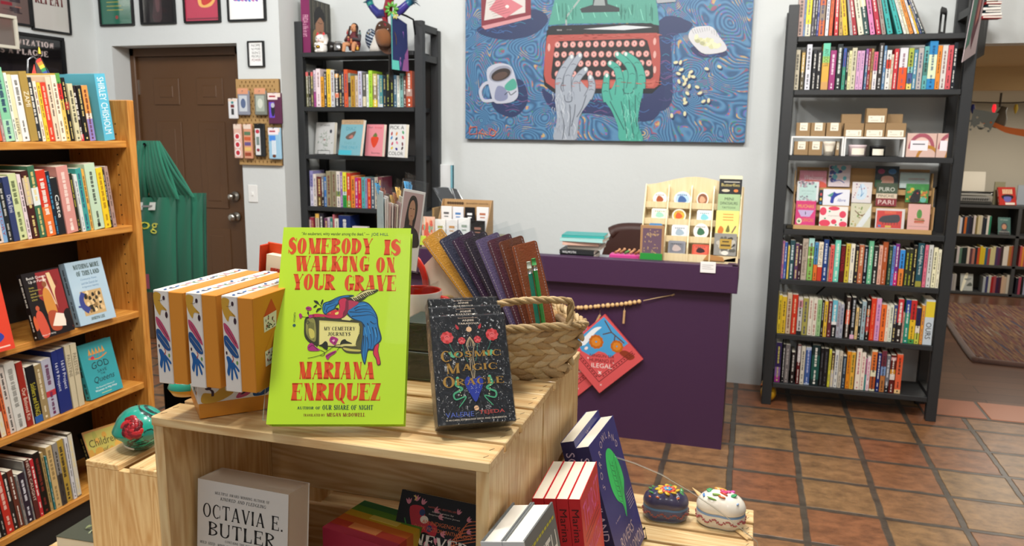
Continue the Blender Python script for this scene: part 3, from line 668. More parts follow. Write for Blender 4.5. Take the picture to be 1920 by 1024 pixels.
hand('#46a08e','#1e4c4c','#2a5e5c',[(1055,900),(1040,800),(1000,700),(960,640),(950,580),(1000,560),(1040,480),(1100,440),(1180,470),(1200,560),(1180,660),(1165,780),(1195,900)],
     [[(1185,560),(1188,480),(1160,400),(1090,345)],[(1120,560),(1130,470),(1100,400),(1036,345)],[(1050,600),(1052,500),(1030,430),(990,402)],[(975,640),(962,580),(965,530),(970,480)]],
     [[(1070,560),(1085,590),(1130,585),(1140,555)],[(1060,640),(1080,740),(1100,880)],[(1110,630),(1120,740),(1140,870)],[(1150,600),(1150,720),(1160,800)],[(990,640),(1040,740),(1080,820)]])
for cx,dk,lt in((700,'#6e7682','#c4cad2'),(1120,'#2a7468','#86d0be')):
    for k in range(46):
        v=r.random();y=560+320*v;x=cx+r.uniform(-1,1)*(75-22*v)+(40*(v-.2)if cx>900 else-5);A.curve(S((x,y),(x+r.uniform(-8,8),y+18),(x+r.uniform(-10,10),y+r.uniform(28,52))),[.0032,.001],dk if(x>cx+10)==(k%5!=0)else lt,3)
for k in range(60):x=r.uniform(665,1260);A.line(S((x,r.uniform(20,60)),(x+r.uniform(-8,8),r.uniform(75,140))),.003,r.choice(['#3f8476','#64aa9a','#2f6a60']))if not 780<x<1060 else None
for k in range(50):x=r.uniform(600,1290);y=r.choice((r.uniform(215,242),r.uniform(515,548)));A.line(S((x,y),(x+r.uniform(14,34),y+r.uniform(-5,5))),.003,r.choice(['#c07468','#8a3c36','#b85c50']))
for x,y in((690,640),(720,700),(760,780),(700,840)):A.curve(S((x,y),(x+12,y+30),(x+2,y+70)),.002,'#dfe4ea')
for x,y in((1080,660),(1120,720),(1090,800),(1140,700)):A.curve(S((x,y),(x+12,y+30),(x+2,y+70)),.002,'#9ce4d0')
# mug
blob('#b4b8c6',(212,470),(225,425),(290,400),(360,415),(388,470),(412,590),(380,640),(300,655),(255,640),(230,560),n=4)
A.ell(*pp(300,468),.078,.048,'#8c90a0',22,.3);A.ell(*pp(302,472),.066,.036,'#2e2422',22,.3);A.ell(*pp(298,480),.05,.022,'#544038',22,.3)
blob('#7c82a0',(280,545),(330,560),(345,620),(300,640),(262,620));blob('#4a9c8a',(325,545),(370,500),(395,510),(400,555),(350,575));A.curve(S((325,600),(350,580),(365,600),(400,575)),.005,'#2c3440')
A.curve(S((250,520),(200,530),(172,580),(195,635),(262,632)),.02,'#b4b8c6',6)
# dish of seeds and the loose seeds
blob('#c9c9cc',(1485,235),(1510,180),(1590,165),(1640,175),(1680,230),(1728,300),(1700,330),(1590,342),(1530,300),n=3)
for i in range(14):A.line(S((1520+i*14,215-i*3),(1505+i*16,185-i*2 if i<8 else 150+i*8)),.002,'#6a6e74')
r=random.Random(5)
for i in range(26):t=r.random();A.ell(*pp(1525+160*t+r.uniform(-10,10),235+65*t+r.uniform(-22,22)*(1-abs(t-.5))),.016,.0115,r.choice(['#c8c89c','#d8d8b4','#a8a884']),8,r.uniform(0,3))
for x,y in((1405,395),(1435,395),(1440,440),(1422,465),(1455,490),(1500,455),(1490,480),(1515,485),(1425,515),(1470,505),(1460,530),(1490,545),(1540,550),(1558,588),(1478,590),(1460,630),(1465,650),(1600,435),(1680,422),(1580,640),(1612,635),(1462,718),(1380,730)):
    a_=r.uniform(0,3);A.ell(*pp(x+5,y+7),.017,.0105,'#2c3860',8,a_);A.ell(*pp(x,y),.0145,.009,'#d0cba4',8,a_)
A.poly(S((1260,-60),(1400,-60),(1405,12),(1290,22)),'#9a9ea4')
for x in(100,170,235):     # orange signature shapes
    if x==100:A.line(S((105,805),(150,800),(150,845),(105,848),(105,805)),.005,'#d8603c')
    elif x==170:A.line(S((160,845),(185,815),(215,850),(165,840)),.005,'#d8603c')
    else:A.curve(S((245,810),(230,845),(258,858),(268,830),(240,815)),.005,'#d8603c')
A.v=[(min(max(x,.001),X1-X0-.001),max(y,.0005),z)for x,y,z in A.v]
g=A.build('painted_figures',vmat('oil_paint',.5),pt);g.matrix_local=basis((0,0,0),(1,0,0),(0,0,1),(0,-1,0))

# ================================================================== FAR ROOM
m,nt,b=nmat('braided_rug');N=nt.nodes.new;L=nt.links.new
tc=N('ShaderNodeTexCoord');w=N('ShaderNodeTexWave');w.wave_type='BANDS';w.bands_direction='X';w.inputs['Scale'].default_value=9;w.inputs['Distortion'].default_value=1.2;w.inputs['Detail'].default_value=3;L(tc.outputs['Object'],w.inputs['Vector'])
n=N('ShaderNodeTexNoise');n.inputs['Scale'].default_value=9;n.inputs['Detail'].default_value=4;mp=N('ShaderNodeMapping');mp.inputs['Scale'].default_value=(4.5,.22,1);mp.inputs['Rotation'].default_value=(0,0,.35);L(tc.outputs['Object'],mp.inputs[0]);L(mp.outputs[0],n.inputs['Vector'])
r=N('ShaderNodeValToRGB');e=r.color_ramp.elements;e[0].position=.3;e[0].color=lin('#33405a');e[1].position=.72;e[1].color=lin('#a08c7a')
for p_,c in((.4,'#5a3a34'),(.47,'#8a6a4a'),(.53,'#4a2c34'),(.6,'#7a4a40'),(.66,'#6a6a58')):k_=e.new(p_);k_.color=lin(c)
L(n.outputs['Fac'],r.inputs[0]);L(r.outputs[0],b.inputs['Base Color']);b.inputs['Roughness'].default_value=.95
bp=N('ShaderNodeBump');bp.inputs['Strength'].default_value=.8;bp.inputs['Distance'].default_value=.01;L(w.outputs['Fac'],bp.inputs['Height']);L(bp.outputs['Normal'],b.inputs['Normal'])
RUG=m
rg=MB().prism([(1.7,8.0),(1.56,6.1),(1.72,5.9),(3.1,5.75),(3.1,8.1)],.0015,.014,'#6a4a40').build('rug',RUG);lab(rg,'multicoloured woven rug on the dark boards of the far room','rug')
MB().tube(crom([(1.7,7.9,.012),(1.56,6.1,.012),(1.6,5.95,.012),(1.72,5.9,.012),(3.1,5.75,.012)],5),.022,'#5a4038').build('braided_border',CLOTH,rg)
FY=8.55
fb=empty('low_bookcase',T(2.2,FY,0),'low dark grey bookcase against the far room wall','bookcase')
GC='#3c3d3e'
def loc(o,par):o.parent=par;o.matrix_parent_inverse=par.matrix_world.inverted();return o
fx0=xat(1770,FY,.3); 
fz=[.03,.305,.6,.885];dvx=xat(1912,FY,.9); 
for z in fz:loc(MB().box(fx0,FY,z-.025,3.19,FY+.3,z,GC,bev=.002).build('shelf',BLACKW),fb)
for x in(fx0-.03,dvx,3.16):loc(MB().box(x,FY,0,x+.03,FY+.3,.885 if x!=dvx else .86,GC).build('upright',BLACKW),fb)
loc(MB().box(fx0,FY+.3,0,3.19,FY+.31,.88,'#4a4438').build('back_panel',BLACKW),fb)
def farrow(zs,org,sc,xs,cols,tops,nm,D=.14):
    n_=len(cols);it=[]
    for i,c in enumerate(cols):
        x=xs[0]+(xs[1]-xs[0])*i/n_;x2=xs[0]+(xs[1]-xs[0])*(i+1)/n_;it.append((x,x2,tops+rnd.uniform(-18,22),c,dict(marks=False)))
    row('y',FY+.02,zs,org,sc,it,nm,'books in the low far room bookcase',D)
farrow(fz[2],(1770,310),6.827,(135,590),'9aa08c c8b8a0 d0d0d8 2a2a38 c86a2c 28384a 2a2438 22222c d0c4c0 7a6a40 cfc09a c8bfa8 2c2c34 1e2a34 d8cfc8 2a7a5c'.split(),662,"far room low bookcase's top row")
farrow(fz[1],(1770,440),7.88,(100,1045),'d0c8bc 20241e c8c0c0 5a7a68 1c2a28 1c2a28 d8c4b4 5a3a44 b07060 1e2a34 c8502c d9bb2c d9bb2c 2c5a74 9a4448 c9bf8a c9bf8a 4a3a5c 5a2c4c 3a2c2c d8d0c4 d8d0c4 a87034 a85040 d8ccc4'.split(),185,"far room low bookcase's middle row")
farrow(fz[1],(1770,440),7.88,(1100,1230),'c05050 d98a3c b04a54 a0343c'.split(),185,"far room middle row beyond the divider")
farrow(fz[0],(1770,440),7.88,(75,165),'5a5a78 a8a4a0 b4b0ac'.split(),575,"far room bottom row, left end")
farrow(fz[0],(1770,440),7.88,(560,980),'a8b0b4 3a3c68 c0c0b4 9a1c20 a04a50 3a2040 4a2034 c8a88c c0a890 c8bfb0 8a7a6c'.split(),615,"far room bottom row, right end")
farrow(fz[0],(1770,440),7.88,(1040,1230),'20202c a04458 1a1a1c 9aa0b4 c08c7c'.split(),620,"far room bottom row beyond the divider")
FX=lambda x,y:(1770+x/6.827,310+y/6.827)
def c_red(A,W,H):
    A.blob([(W*.15,H*.5),(W*.3,H*.3),(W*.7,H*.3),(W*.85,H*.5),(W*.5,H*.6)],'#26222c');A.blob([(W*.3,H*.45),(W*.35,H*.2),(W*.65,H*.2),(W*.7,H*.45)],'#6a68b0')
    for i in range(6):A.rect(W*(.24+.1*i),H*.62,W*(.3+.1*i),H*.88,'#e8d8b0')
    A.rect(W*.35,H*.02,W*.9,H*.14,'#e8dcd0')
faceout(FX(710,510),FX(930,512),FX(690,280),FX(915,285),fz[3],.02,'#b83028','red covered book with a crown-like figure, upright atop the far low bookcase',c_red)
def c_teal(A,W,H):
    A.ell(W*.5,H*.48,W*.26,H*.22,'#26242a');A.ell(W*.5,H*.45,W*.18,H*.16,'#b07a58');A.blob([(W*.05,H*.02),(W*.3,H*.28),(W*.7,H*.28),(W*.95,H*.02)],'#1c1e22');A.text('STORIES',W*.5,H*.82,W*.6,H*.07,'#a8c4b8',al='c');A.text('PORTRAIT OF HER',W*.5,H*.14,W*.8,H*.05,'#d8d8d0',al='c')
faceout(FX(690,885),FX(850,892),FX(690,668),FX(850,668),fz[2],.02,'#2a5c54','dark teal portrait book facing out in the far room top row',c_teal)
FB=lambda x,y:(1770+x/7.88,440+y/7.88)
def c_sil(A,W,H):A.blob([(W*.05,H*.05),(W*.2,H*.02),(W*.6,H*.95),(W*.35,H*.95)],'#f2efd8');A.blob([(W*.5,H*.3),(W*.95,H*.3),(W*.8,H*.5)],'#5a605c');A.blob([(W*.3,H*.7),(W*.9,H*.75),(W*.6,H*.6)],'#8a908c')
faceout(FB(235,825),FB(420,835),FB(245,575),FB(435,580),fz[0],.018,'#b4b8b4','silvery cover book facing out on the far room bottom shelf',c_sil)
kb=MB().box(0,0,0,.09,.02,.22,'#8a8468').build('box_file',PAPER,M=T(xat(1861,FY+.1,.885),FY+.1,.886));lab(kb,'olive cardboard file behind the red book on the far bookcase','box file')
kb=MB().box(0,0,0,.3,.012,.19,'#a8b0ba').build('picture_board',PAPER,M=T(xat(1905,FY+.2,.885),FY+.2,.886));lab(kb,'pale blue-grey board leaning right of the red book in the far room','board')
# typewriter
P=xat(1796,FY+.06,.885);tw=empty('typewriter',T(P,FY+.05,.886),'old grey typewriter with a sheet of paper, atop the far low bookcase','typewriter')
G1='#8a8884'
MB().box(0,0,0,.29,.2,.03,'#3a3a38',bev=.008).box(.01,.03,.03,.28,.2,.075,G1,bev=.012).box(.01,-.0,.03,.28,.05,.04,G1,bev=.008).build('body',GLOSS,tw)
kk=MB()
for j in range(4):
    for i in range(12):kk.lathe([(0,.0),(.007,0),(.007,.004),(0,.005)],'#2a2a28',seg=8,M=T(.04+i*.019+j*.004,.008+j*.011,.04+j*.007))
kk.build('keyboard',GLOSS,tw)
MB().tube([(-.03,.13,.1),(.32,.13,.1)],.02,'#2c2c2c',seg=14).tube([(-.045,.13,.1),(-.03,.13,.1)],.024,'#1a1a1a').tube([(.32,.13,.1),(.345,.13,.1)],.024,'#1a1a1a').box(-.02,.09,.085,.31,.11,.1,'#a8a6a0').build('carriage',GLOSS,tw)
MB().tube([(.3,.1,.1),(.35,.06,.12),(.37,.05,.12)],.004,'#c8c8c4').build('return_lever',METAL,tw)
MB().grid(lambda u,v:(.05+.2*u,.14+.03*v*v,.11+.2*v),4,8,'#e6dfcf').build('paper_sheet',PAPER,tw)
# string lights, streamer, perforated banner and hanging speaker-like item
YS=6.45
wire=[on(x,y,1,YS)for x,y in((1800,185),(1822,191),(1845,192),(1870,193),(1900,193),(1935,190))]
sl=MB().tube(crom([tuple(p)for p in wire],4),.004,'#2a2622').build('string_light_cable',PAPER);lab(sl,'dark cable of coloured bulbs under the cream bulkhead','string lights')
for x,c,nm in((1825,'#1a2c8c','blue'),(1865,'#e02430','glowing red'),(1906,'#b8a02c','yellow')):
    P=on(x,194,1,YS);q=MB().lathe([(.0,-.07),(.008,-.055),(.015,-.03),(.011,-.008),(.009,0)],c,seg=12,M=T(P.x,P.y,P.z-.006)); 
    o=q.build('light_bulb',EMIT if 'glow' in nm else CERAM,sl);o['label']=nm+' bulb'
PB=lambda x,y:(1800+x/5.117,60+y/5.117)
c=[on(*PB(*q),1,6.4)for q in((130,740),(375,780),(290,950),(95,915))];o_=c[3]; 
def l2(p):return(p.x-o_.x,p.z-o_.z)
pts=[l2(c[0]),l2(c[1]),l2(c[2])]+[tuple(a+(b_-a)*k/10 for a,b_ in zip(l2(c[2]),l2(c[3])))if k%2==0 else tuple(a+(b_-a)*k/10+(.02 if i_==1 else 0)for i_,(a,b_)in enumerate(zip(l2(c[2]),l2(c[3]))))for k in range(1,10)]+[l2(c[3])]
mid=[sum(p[i]for p in pts)/len(pts)for i in(0,1)]
hs=[[(mid[0]+.03*cos(pi*i/5)*(1 if i%2 else .45),mid[1]+.03*sin(pi*i/5)*(1 if i%2 else .45))for i in range(10)]]+[[(mid[0]+dx+.009*cos(a),mid[1]+dz+.009*sin(a))for a in(0,1.26,2.5,3.77,5.0)]for dx,dz in((-.07,.03),(-.065,-.03),(.06,.02),(.05,-.04),(-.03,.055))]
bn=MB().prism(pts,0,.001,'#8c8e88',holes=hs,M=Matrix.Translation(o_)@Matrix.Rotation(pi/2,4,'X')).build('cut_paper_banner',METAL);lab(bn,'silver perforated paper banner hanging under the string lights','paper banner')
st=[on(x,y,1,6.8)for x,y in((1840,228),(1862,233),(1885,243),(1925,250))]
q=MB();pts=crom([tuple(p)for p in st],4);q.grid(lambda u,v:(Vector(pts[min(len(pts)-1,int(u*(len(pts)-1)+.5))])+Vector((0,.01*sin(u*9),(v-.5)*.045*(.5+u*.7)))),len(pts)-1,2,'#d8763c');lab(q.build('streamer',CLOTH),'orange cloth streamer strung across the far room','streamer')
P=on(1875,196,1,6.9);sp_=empty('hanging_speaker',T(P.x,P.y,1.86),'dark grey speaker-like item hanging from the far room beam','speaker')  # dark hanging item taken for a speaker, it gives no light
h=P.z-1.86
MB().tube([(0,0,0),(0,0,h-.02)],.008,'#4a4640').build('stem',PAPER,sp_)
MB().lathe([(0,.075),(.022,.075),(.026,.04),(.05,-.0),(.058,-.05),(.045,-.085),(0,-.09)],'#5a554c',seg=20,M=T(.01,0,h-.09,ry=.3)).build('speaker_body',PAPER,sp_)
# ================================================================== DARK LADDER BOOKCASES
BK='#27292b'
def ladder(x0,x1,yf,depth,shelves,ztl,ztr,pw,name,label,open_from=None):
    """two ladder sides of square posts with rungs and peg holes, and loose shelves between"""
    root=empty(name,T((x0+x1)/2,yf,0),label,'bookcase')
    for s,(xa,zt)in enumerate(((x0,ztl),(x1-pw,ztr))):
        for yy,z_ in((yf,zt),(yf+depth-.045,zt-.03 if s else zt)):
            q=MB().box(xa,yy,0,xa+pw,yy+.045,z_,BK,bev=.002)
            xi=xa+pw if s==0 else xa
            for k in range(int((z_-.1)/.032)):
                zz=.08+k*.032;q.box(xi-.0006,yy+.012,zz,xi+.0006,yy+.016,zz+.005,'#0c0c0c').box(xi-.0006,yy+.03,zz,xi+.0006,yy+.034,zz+.005,'#0c0c0c')
            loc(q.build('post',BLACKW),root)
        for zz in[shelves[0]-.03,shelves[len(shelves)//2]-.05,shelves[-1]-.06,min(zt,2.18)-.05]:
            loc(MB().box(xa+.006,yf+.045,zz,xa+pw-.006,yf+depth-.045,zz+.04,BK).build('rung',BLACKW),root)
    for z in shelves:
        s=loc(MB().box(x0+pw+.003,yf-.006,z-.028,x1-pw-.003,yf+depth-.05,z,BK,bev=.002).build('shelf',BLACKW),root)
        for xx in(x0+pw+.001,x1-pw-.001):MB().tube([(xx-.004,yf+.02,z-.034),(xx+.004,yf+.02,z-.034)],.004,'#bbb',seg=6).build('shelf_peg',METAL,s)
    br=MB()
    br.tube([(x0+pw,yf+depth-.006,.35),(x1-pw,yf+depth-.006,1.25)],.005,'#4a4c4e',seg=6).tube([(x0+pw,yf+depth-.008,1.25),(x1-pw,yf+depth-.008,.35)],.005,'#4a4c4e',seg=6)
    loc(br.build('cross_brace',METAL),root)
    return root
ZR=[on(*p,1,4.55).z for p in((1451,716.5),(1457,625),(1466,523),(1480,430),(1490,291),(1488,168.5),(1494,68.5))]
RB=ladder(.135,1.04,4.545,.33,ZR,2.2,2.5,.052,'ladder_bookcase','tall charcoal ladder bookcase of seven shelves, right of the purple counter')
ZC=[on(567,404,1,4.6).z]*0+[.09,.38,.69,on(582,386.5,1,4.6).z,on(590,290,1,4.6).z,on(578,200.5,1,4.6).z,on(575,99,1,4.6).z]
CX0,CX1=xat(561,4.6,1.35),xat(795,4.6,1.35)
CB=ladder(CX0,CX1,4.59,.3,ZC,on(560,40,1,4.59).z,on(785,38,1,4.59).z,.055,'ladder_bookcase','charcoal ladder bookcase beside the door wall, left of the painting')
loc(MB().box(CX0+.2,4.855,.1,CX1-.06,4.86,ZC[6]-.03,'#2c2a28').build('back_panel',BLACKW),CB)

wr="{} shelf of the right bookcase"
def lr(*a):return[t if len(t)>4 else t for t in a]
B=lambda*bands,**k:dict(bands=bands,**k)
G_R='books on the right ladder bookcase'
H1={'H':.24}
def hh(h,lean=None,**k):
    d=dict(H=h,**k)
    if lean is not None:d['lean']=lean
    return d
row('y',4.555,ZR[6],(1470,0),9.6,[
 (230,335,0,'#b89a90',hh(.25)),(337,372,0,'#6d8ab0',hh(.23)),(374,470,0,'#d9d4bc',hh(.25,bands=[(.25,1,'#e3d23a')])),(482,532,0,'#54525a',hh(.23)),(536,572,0,'#3a3c40',hh(.24)),(577,612,0,'#3a4488',hh(.24)),
 (616,716,0,'#c8683c',hh(.25,bands=[(.32,.62,'#8c7c6c')])),(736,790,0,'#e2e2e6',hh(.22)),(806,860,0,'#d9643a',hh(.24)),(905,970,0,'#c23a40',hh(.22,.03)),(990,1055,0,'#b89a62',hh(.23,.05)),(1070,1150,0,'#e0bb2c',hh(.19,.14)),(1190,1240,0,'#a8a8a8',hh(.23,.15)),(1245,1320,0,'#a03038',hh(.21,.18)),(1345,1440,0,'#d9d6c0',hh(.23,.2)),(1444,1540,0,'#2c4a48',hh(.22,.2,bands=[(.65,.85,'#e6d8b0')])),(1560,1645,0,'#d880b0',hh(.22,.2)),(1670,1755,0,'#b02a40',hh(.23,.22)),(1770,1840,0,'#9a9088',hh(.23,.22)),(1868,1962,0,'#38a8a4',hh(.24,.25)),
 (2045,2135,0,'#38a8a4',hh(.24,.31)),(2165,2210,0,'#e6e6da',hh(.22,.34)),(2220,2262,0,'#e0dcc0',hh(.2,.34)),(2272,2338,0,'#d98a3c',hh(.22,.35)),(2360,2400,0,'#e0e0e4',hh(.21,.37)),(2405,2440,0,'#e0bb3a',hh(.15,.37)),(2448,2490,0,'#3a4a7a',hh(.22,.4)),(2495,2545,0,'#2c3c40',hh(.24,.42)),(2550,2570,0,'#8a8680',hh(.26,.44))],
 wr.format('topmost'),G_R)
row('y',4.555,ZR[5],(1480,70),9.306,[
 (70,152,220,'#b8b09a'),(180,237,235,'#5a503c',B((.45,.95,'#b89a5a'))),(262,348,125,'#d6d6de',dict(ink='#2a2c34')),(380,437,215,'#2c2c30'),(445,532,235,'#1c1a1e'),(540,662,105,'#d9a84a',B((.72,1,'#6cc9a8'),(.58,.72,'#9ac46a'),(.0,.17,'#c89a60'),text=('ANTIDOTE',.5,.88),ink='#3a5a3a')),
 (675,777,230,'#9a3a74',dict(ink='#f0e0ea')),(792,882,120,'#20282a',dict(ink='#dfe8e0')),(900,952,190,'#3f9a80',B((.55,1,'#3a58a0'))),(963,996,200,'#1f2a2a'),(1000,1047,235,'#e0dca8'),(1050,1132,185,'#c9c3a8'),(1140,1202,235,'#d0a0c4'),(1205,1267,235,'#d0a0c4'),(1290,1332,200,'#4a6a8a',B((.6,1,'#8c5a94'))),(1335,1377,200,'#8c2230'),(1385,1422,200,'#b08a58'),
 (1431,1500,255,'#e2dcdc',B((.5,1,'#d0607a'))),(1513,1592,100,'#34302e',dict(ink='#d8d8d8')),(1600,1643,150,'#5a82a8'),(1655,1735,225,'#e0ddd8',B((.53,.76,'#d0402c'))),(1740,1778,300,'#dccfb8'),(1786,1860,200,'#c0323a'),(1880,2020,185,'#dcdade',B((0,.53,'#e2562a'),ink='#8a5a68')),(2032,2118,190,'#a8b44a',B((.14,.4,'#4a5a8c'),(.4,.55,'#8cc8c4'),(0,.14,'#e0d078'))),(2125,2195,215,'#4f86a0'),(2202,2290,185,'#b4adaa'),(2300,2380,160,'#5fa8a8',B((.32,.62,'#4a8078'))),(2383,2525,65,'#2f86c0',B((.22,.72,'#d8e4c0'),ink='#1c4a7a')),(2530,2606,145,'#e08a34',dict(ink='#3a2c20')),(2612,2704,145,'#d6d2cc'),(2710,2802,140,'#cf5a60'),(2808,2872,90,'#20262e')],
 wr.format('second-from-top'),G_R)
row('y',4.555,ZR[2],(1460,435),9.75,[
 (38,72,165,'#a05a88'),(74,122,190,'#3858a0'),(138,167,260,'#e0c860'),(172,257,150,'#2c4a50',dict(ink='#e0ecec')),(268,332,210,'#5a3a5c'),(338,387,240,'#3a2228'),(397,497,125,'#b3a594',dict(text=('The Summer I Remember It',.1,.92),ink='#4a3c34')),(505,605,115,'#84b45a',B((.8,1,'#a8d4cc'),(.52,.58,'#d0e0a8'))),(615,684,190,'#d97030',B((.42,1,'#4a88b8'))),(690,772,190,'#c8402c',B((.36,1,'#ece0c8'),text=('THE EASY LIFE',.4,.95),ink='#3a3420')),(780,868,140,'#23407c',dict(ink='#e0e6f0')),(880,902,290,'#b0a494'),(906,978,240,'#d9605a'),(985,1083,150,'#70c9b4',dict(ink='#e8f0e0')),(1095,1182,250,'#4a1216',dict(text=('CONCRETE ROSE',.3,.95),ink='#b02a34')),(1188,1267,215,'#c9b43a'),(1272,1348,220,'#e6e0cc'),(1365,1423,260,'#2a2426'),(1428,1515,240,'#b86a48',dict(ink='#e8d8b8')),
 (1523,1585,265,'#18202c',dict(ink='#c8d0dc')),(1599,1682,165,'#6ab48c',dict(ink='#e6f0dc')),(1695,1778,270,'#2a2a28'),(1788,1850,250,'#e0ab98'),(1852,1945,185,'#a8532c',dict(ink='#e0b0a0')),(1965,2030,260,'#2a4438',dict(ink='#9ca878')),(2034,2080,255,'#5a8cd0'),(2083,2150,218,'#7a2a80',B((0,.3,'#c82878'))),(2166,2258,330,'#e0823c',B((.48,1,'#3a8cd8'))),(2275,2340,312,'#36382a',dict(ink='#c8cc3a')),(2343,2406,312,'#36382a',dict(ink='#c8cc3a')),(2415,2480,250,'#22201e'),(2488,2598,205,'#24505c',B((0,.13,'#9a9440'),text=('Good Night, Irene',.28,.95),ink='#dfe8e4')),(2614,2672,240,'#dd7088'),(2682,2762,240,'#cfd0cc'),(2776,2850,290,'#e8e4c0',dict(ink='#3c3c2c')),(2855,2913,325,'#eee9cc',dict(ink='#3c3c2c'))],
 wr.format('fifth'),G_R)
row('y',4.555,ZR[1],(1440,540),10.24,[
 (170,232,140,'#d4b82c'),(235,322,170,'#d4b030'),(330,417,110,'#c9b298'),(425,532,130,'#c2351f',dict(ink='#e8c8a0')),(540,628,200,'#c8c4c0',B((0,.1,'#20282c'),(.75,.95,'#d09098'))),(635,737,200,'#a49c52'),(745,827,200,'#e0d9c8',dict(ink='#a05048')),(830,907,205,'#e0d9c8',dict(ink='#a05048')),(910,992,230,'#9cc08a',dict(ink='#4a7a4c')),(1000,1038,230,'#26221c'),(1045,1108,255,'#e3bb3a'),(1120,1190,250,'#6a2c34'),(1195,1291,240,'#1c1c20',B((.42,1,'#6ab8cc'),(.34,.42,'#e6e6e6'))),(1295,1352,280,'#a8aab6'),(1355,1417,310,'#a8aab6'),(1460,1535,180,'#3a2c28',B((.35,.7,'#d0583c'))),(1560,1640,180,'#1a1a1c',B((0,.1,'#e0a8c0'),ink='#c0c4c8')),
 (1654,1704,380,'#e0c080'),(1708,1755,300,'#142022'),(1760,1835,260,'#98b0b8'),(1852,1915,240,'#221a18',B((.62,.78,'#b86a34'),(.2,.58,'#b03a34'))),(1930,2022,200,'#d63c24',dict(ink='#e88a5a')),(2028,2120,210,'#d898c0',dict(ink='#8a5a9c')),(2127,2225,320,'#e87030',dict(ink='#6a2a18')),(2228,2288,350,'#e6dcc8',dict(ink='#c03a3c')),(2291,2362,335,'#dfe3cf'),(2366,2430,330,'#2a2a30',B((.5,1,'#3a4a7a'))),(2436,2540,215,'#2c2422',B((.46,1,'#c0343a'))),(2545,2578,480,'#c8a090'),(2584,2678,230,'#2a8a74',B((.7,1,'#2a3a8c'),ink='#e0ece4')),(2682,2792,240,'#4c9a50',B((.1,.55,'#e3b82c'),(.55,1,'#c02c2c'))),(2800,2885,385,'#c2c850',B((.5,1,'#2c2850'),(.3,.5,'#e6dccc'))),(2900,2955,340,'#e69a38'),(2960,3132,235,'#c9d4dc',B((.62,.97,'#e0c83a'),text=('OURS',.13,.5),ink='#20242c'))],
 wr.format('sixth'),G_R)
row('y',4.555,ZR[0],(1440,635),9.75,[
 (110,208,70,'#2a1c4c',B((0,.15,'#8a2a7c'),(.15,.38,'#7c5a94'),ink='#c8c060')),(235,278,100,'#1c1a20'),(282,362,110,'#6a6464',dict(ink='#b0a8a4')),(400,462,250,'#241c1c',dict(ink='#d8d4cc')),(500,558,110,'#5c1418',B((.56,.97,'#b8b0b0'))),(570,642,150,'#cfc8b8'),(650,747,165,'#a8b4cc',B((.04,.93,'#3c5894'),ink='#c4c8e8')),(765,907,120,'#12282a',B((.15,.75,'#1c5048'))),(922,977,175,'#1c1a1c',dict(ink='#5a5a60')),(985,1062,180,'#1c1a1c',dict(ink='#5a5a60')),(1075,1117,200,'#d2cc3c'),(1125,1177,260,'#4a3430',B((0,.5,'#c8c0bc'))),(1185,1252,215,'#dadad4'),(1260,1322,240,'#c8bfae'),(1330,1397,320,'#2a3846',dict(ink='#a0b0bc')),(1405,1472,240,'#e08a1c'),(1475,1552,250,'#e0a83c',dict(ink='#3a5a2c')),
 (1572,1662,180,'#e8dccc',dict(ink='#b04060')),(1668,1742,265,'#e8dccc',dict(ink='#b86a74')),(1748,1772,370,'#4aa0a0',B((.5,1,'#c06a94'))),(1777,1834,340,'#ecd4d8',dict(ink='#b04a74')),(1845,1942,205,'#e0d8b8',B((.5,.95,'#dc7434'),(.05,.35,'#b0542c'))),(1959,2017,265,'#1e2a6c'),(2028,2114,225,'#b0703c',B((.4,.62,'#7a94c0'),(.62,1,'#6a2c3c'))),(2120,2188,310,'#6a6c74',B((.0,.18,'#1c1c20'),ink='#e0e0e4')),(2194,2286,300,'#5c1c18',B((.35,.5,'#d8ccc4'),(.5,.62,'#c88a2c'),(.86,.94,'#d0a0a0'))),(2302,2412,290,'#d8603c',B((0,.1,'#e8c088'),(.8,.95,'#e0502c')))],
 wr.format('bottom'),G_R)
# white metal bookend on the top shelf
be=MB().prism([(0,0),(.1,0),(.1,.12),(.085,.135),(.015,.135),(0,.12)],0,.002,'#202022',holes=[[(.03,.015),(.07,.015),(.07,.1),(.03,.1)]],M=basis((0,0,0),(0,1,0),(0,0,1),(1,0,0))).box(.0,0,0,.06,.1,.0015,'#202022').build('bookend',METAL,M=T(xat(1757,4.6,ZR[6]),4.58,ZR[6]+.0005,-.5));lab(be,'black metal bookend after the leaning books on the topmost right shelf','bookend')

# --- third shelf: kraft boxes, white risers, candles, printed boxes
K=lambda x,y:(1480+x/6.194,180+y/6.194)
Z=ZR[4]
def kbox(x0,y0,x1,y1,Y,zb,lb,tall,i,grp='small kraft boxes on the third shelf'):
    a=xat(K(x0,0)[0],Y,zb);b_=xat(K(x1,0)[0],Y,zb);h=on(*K((x0+x1)/2,y0),1,Y).z-zb
    o=MB().box(0,0,0,b_-a-.001,.07,h,'#977a54',bev=.0015).box(.001,.01,h,b_-a-.002,.011,h+.0004,'#7a6040').build('kraft_box',PAPER,M=T(a,Y,zb+.0005));w=b_-a
    A=Art()
    if tall:A.rect(w*.25,h*.42,w*.78,h*.99,'#efe9d6');A.rect(w*.32,h*.74,w*.7,h*.78,'#b0aa98');A.text('Bx',w*.5,h*.52,w*.3,h*.14,'#4a4a48',al='c')
    else:A.rect(w*.1,h*.05,w*.88,h*.5,'#efe9d6');A.text('no.',w*.2,h*.33,w*.12,h*.08,'#5a5a54');A.rect(w*.22,h*.16,w*.6,h*.2,'#b8b2a2');A.rect(w*.72,h*.12,w*.8,h*.4,'#c8bca8')
    A.build('box_label',PAPER,o).matrix_local=basis((0,-.0002,0),(1,0,0),(0,0,1),(0,-1,0))
    lab(o,lb,'box',grp);return o
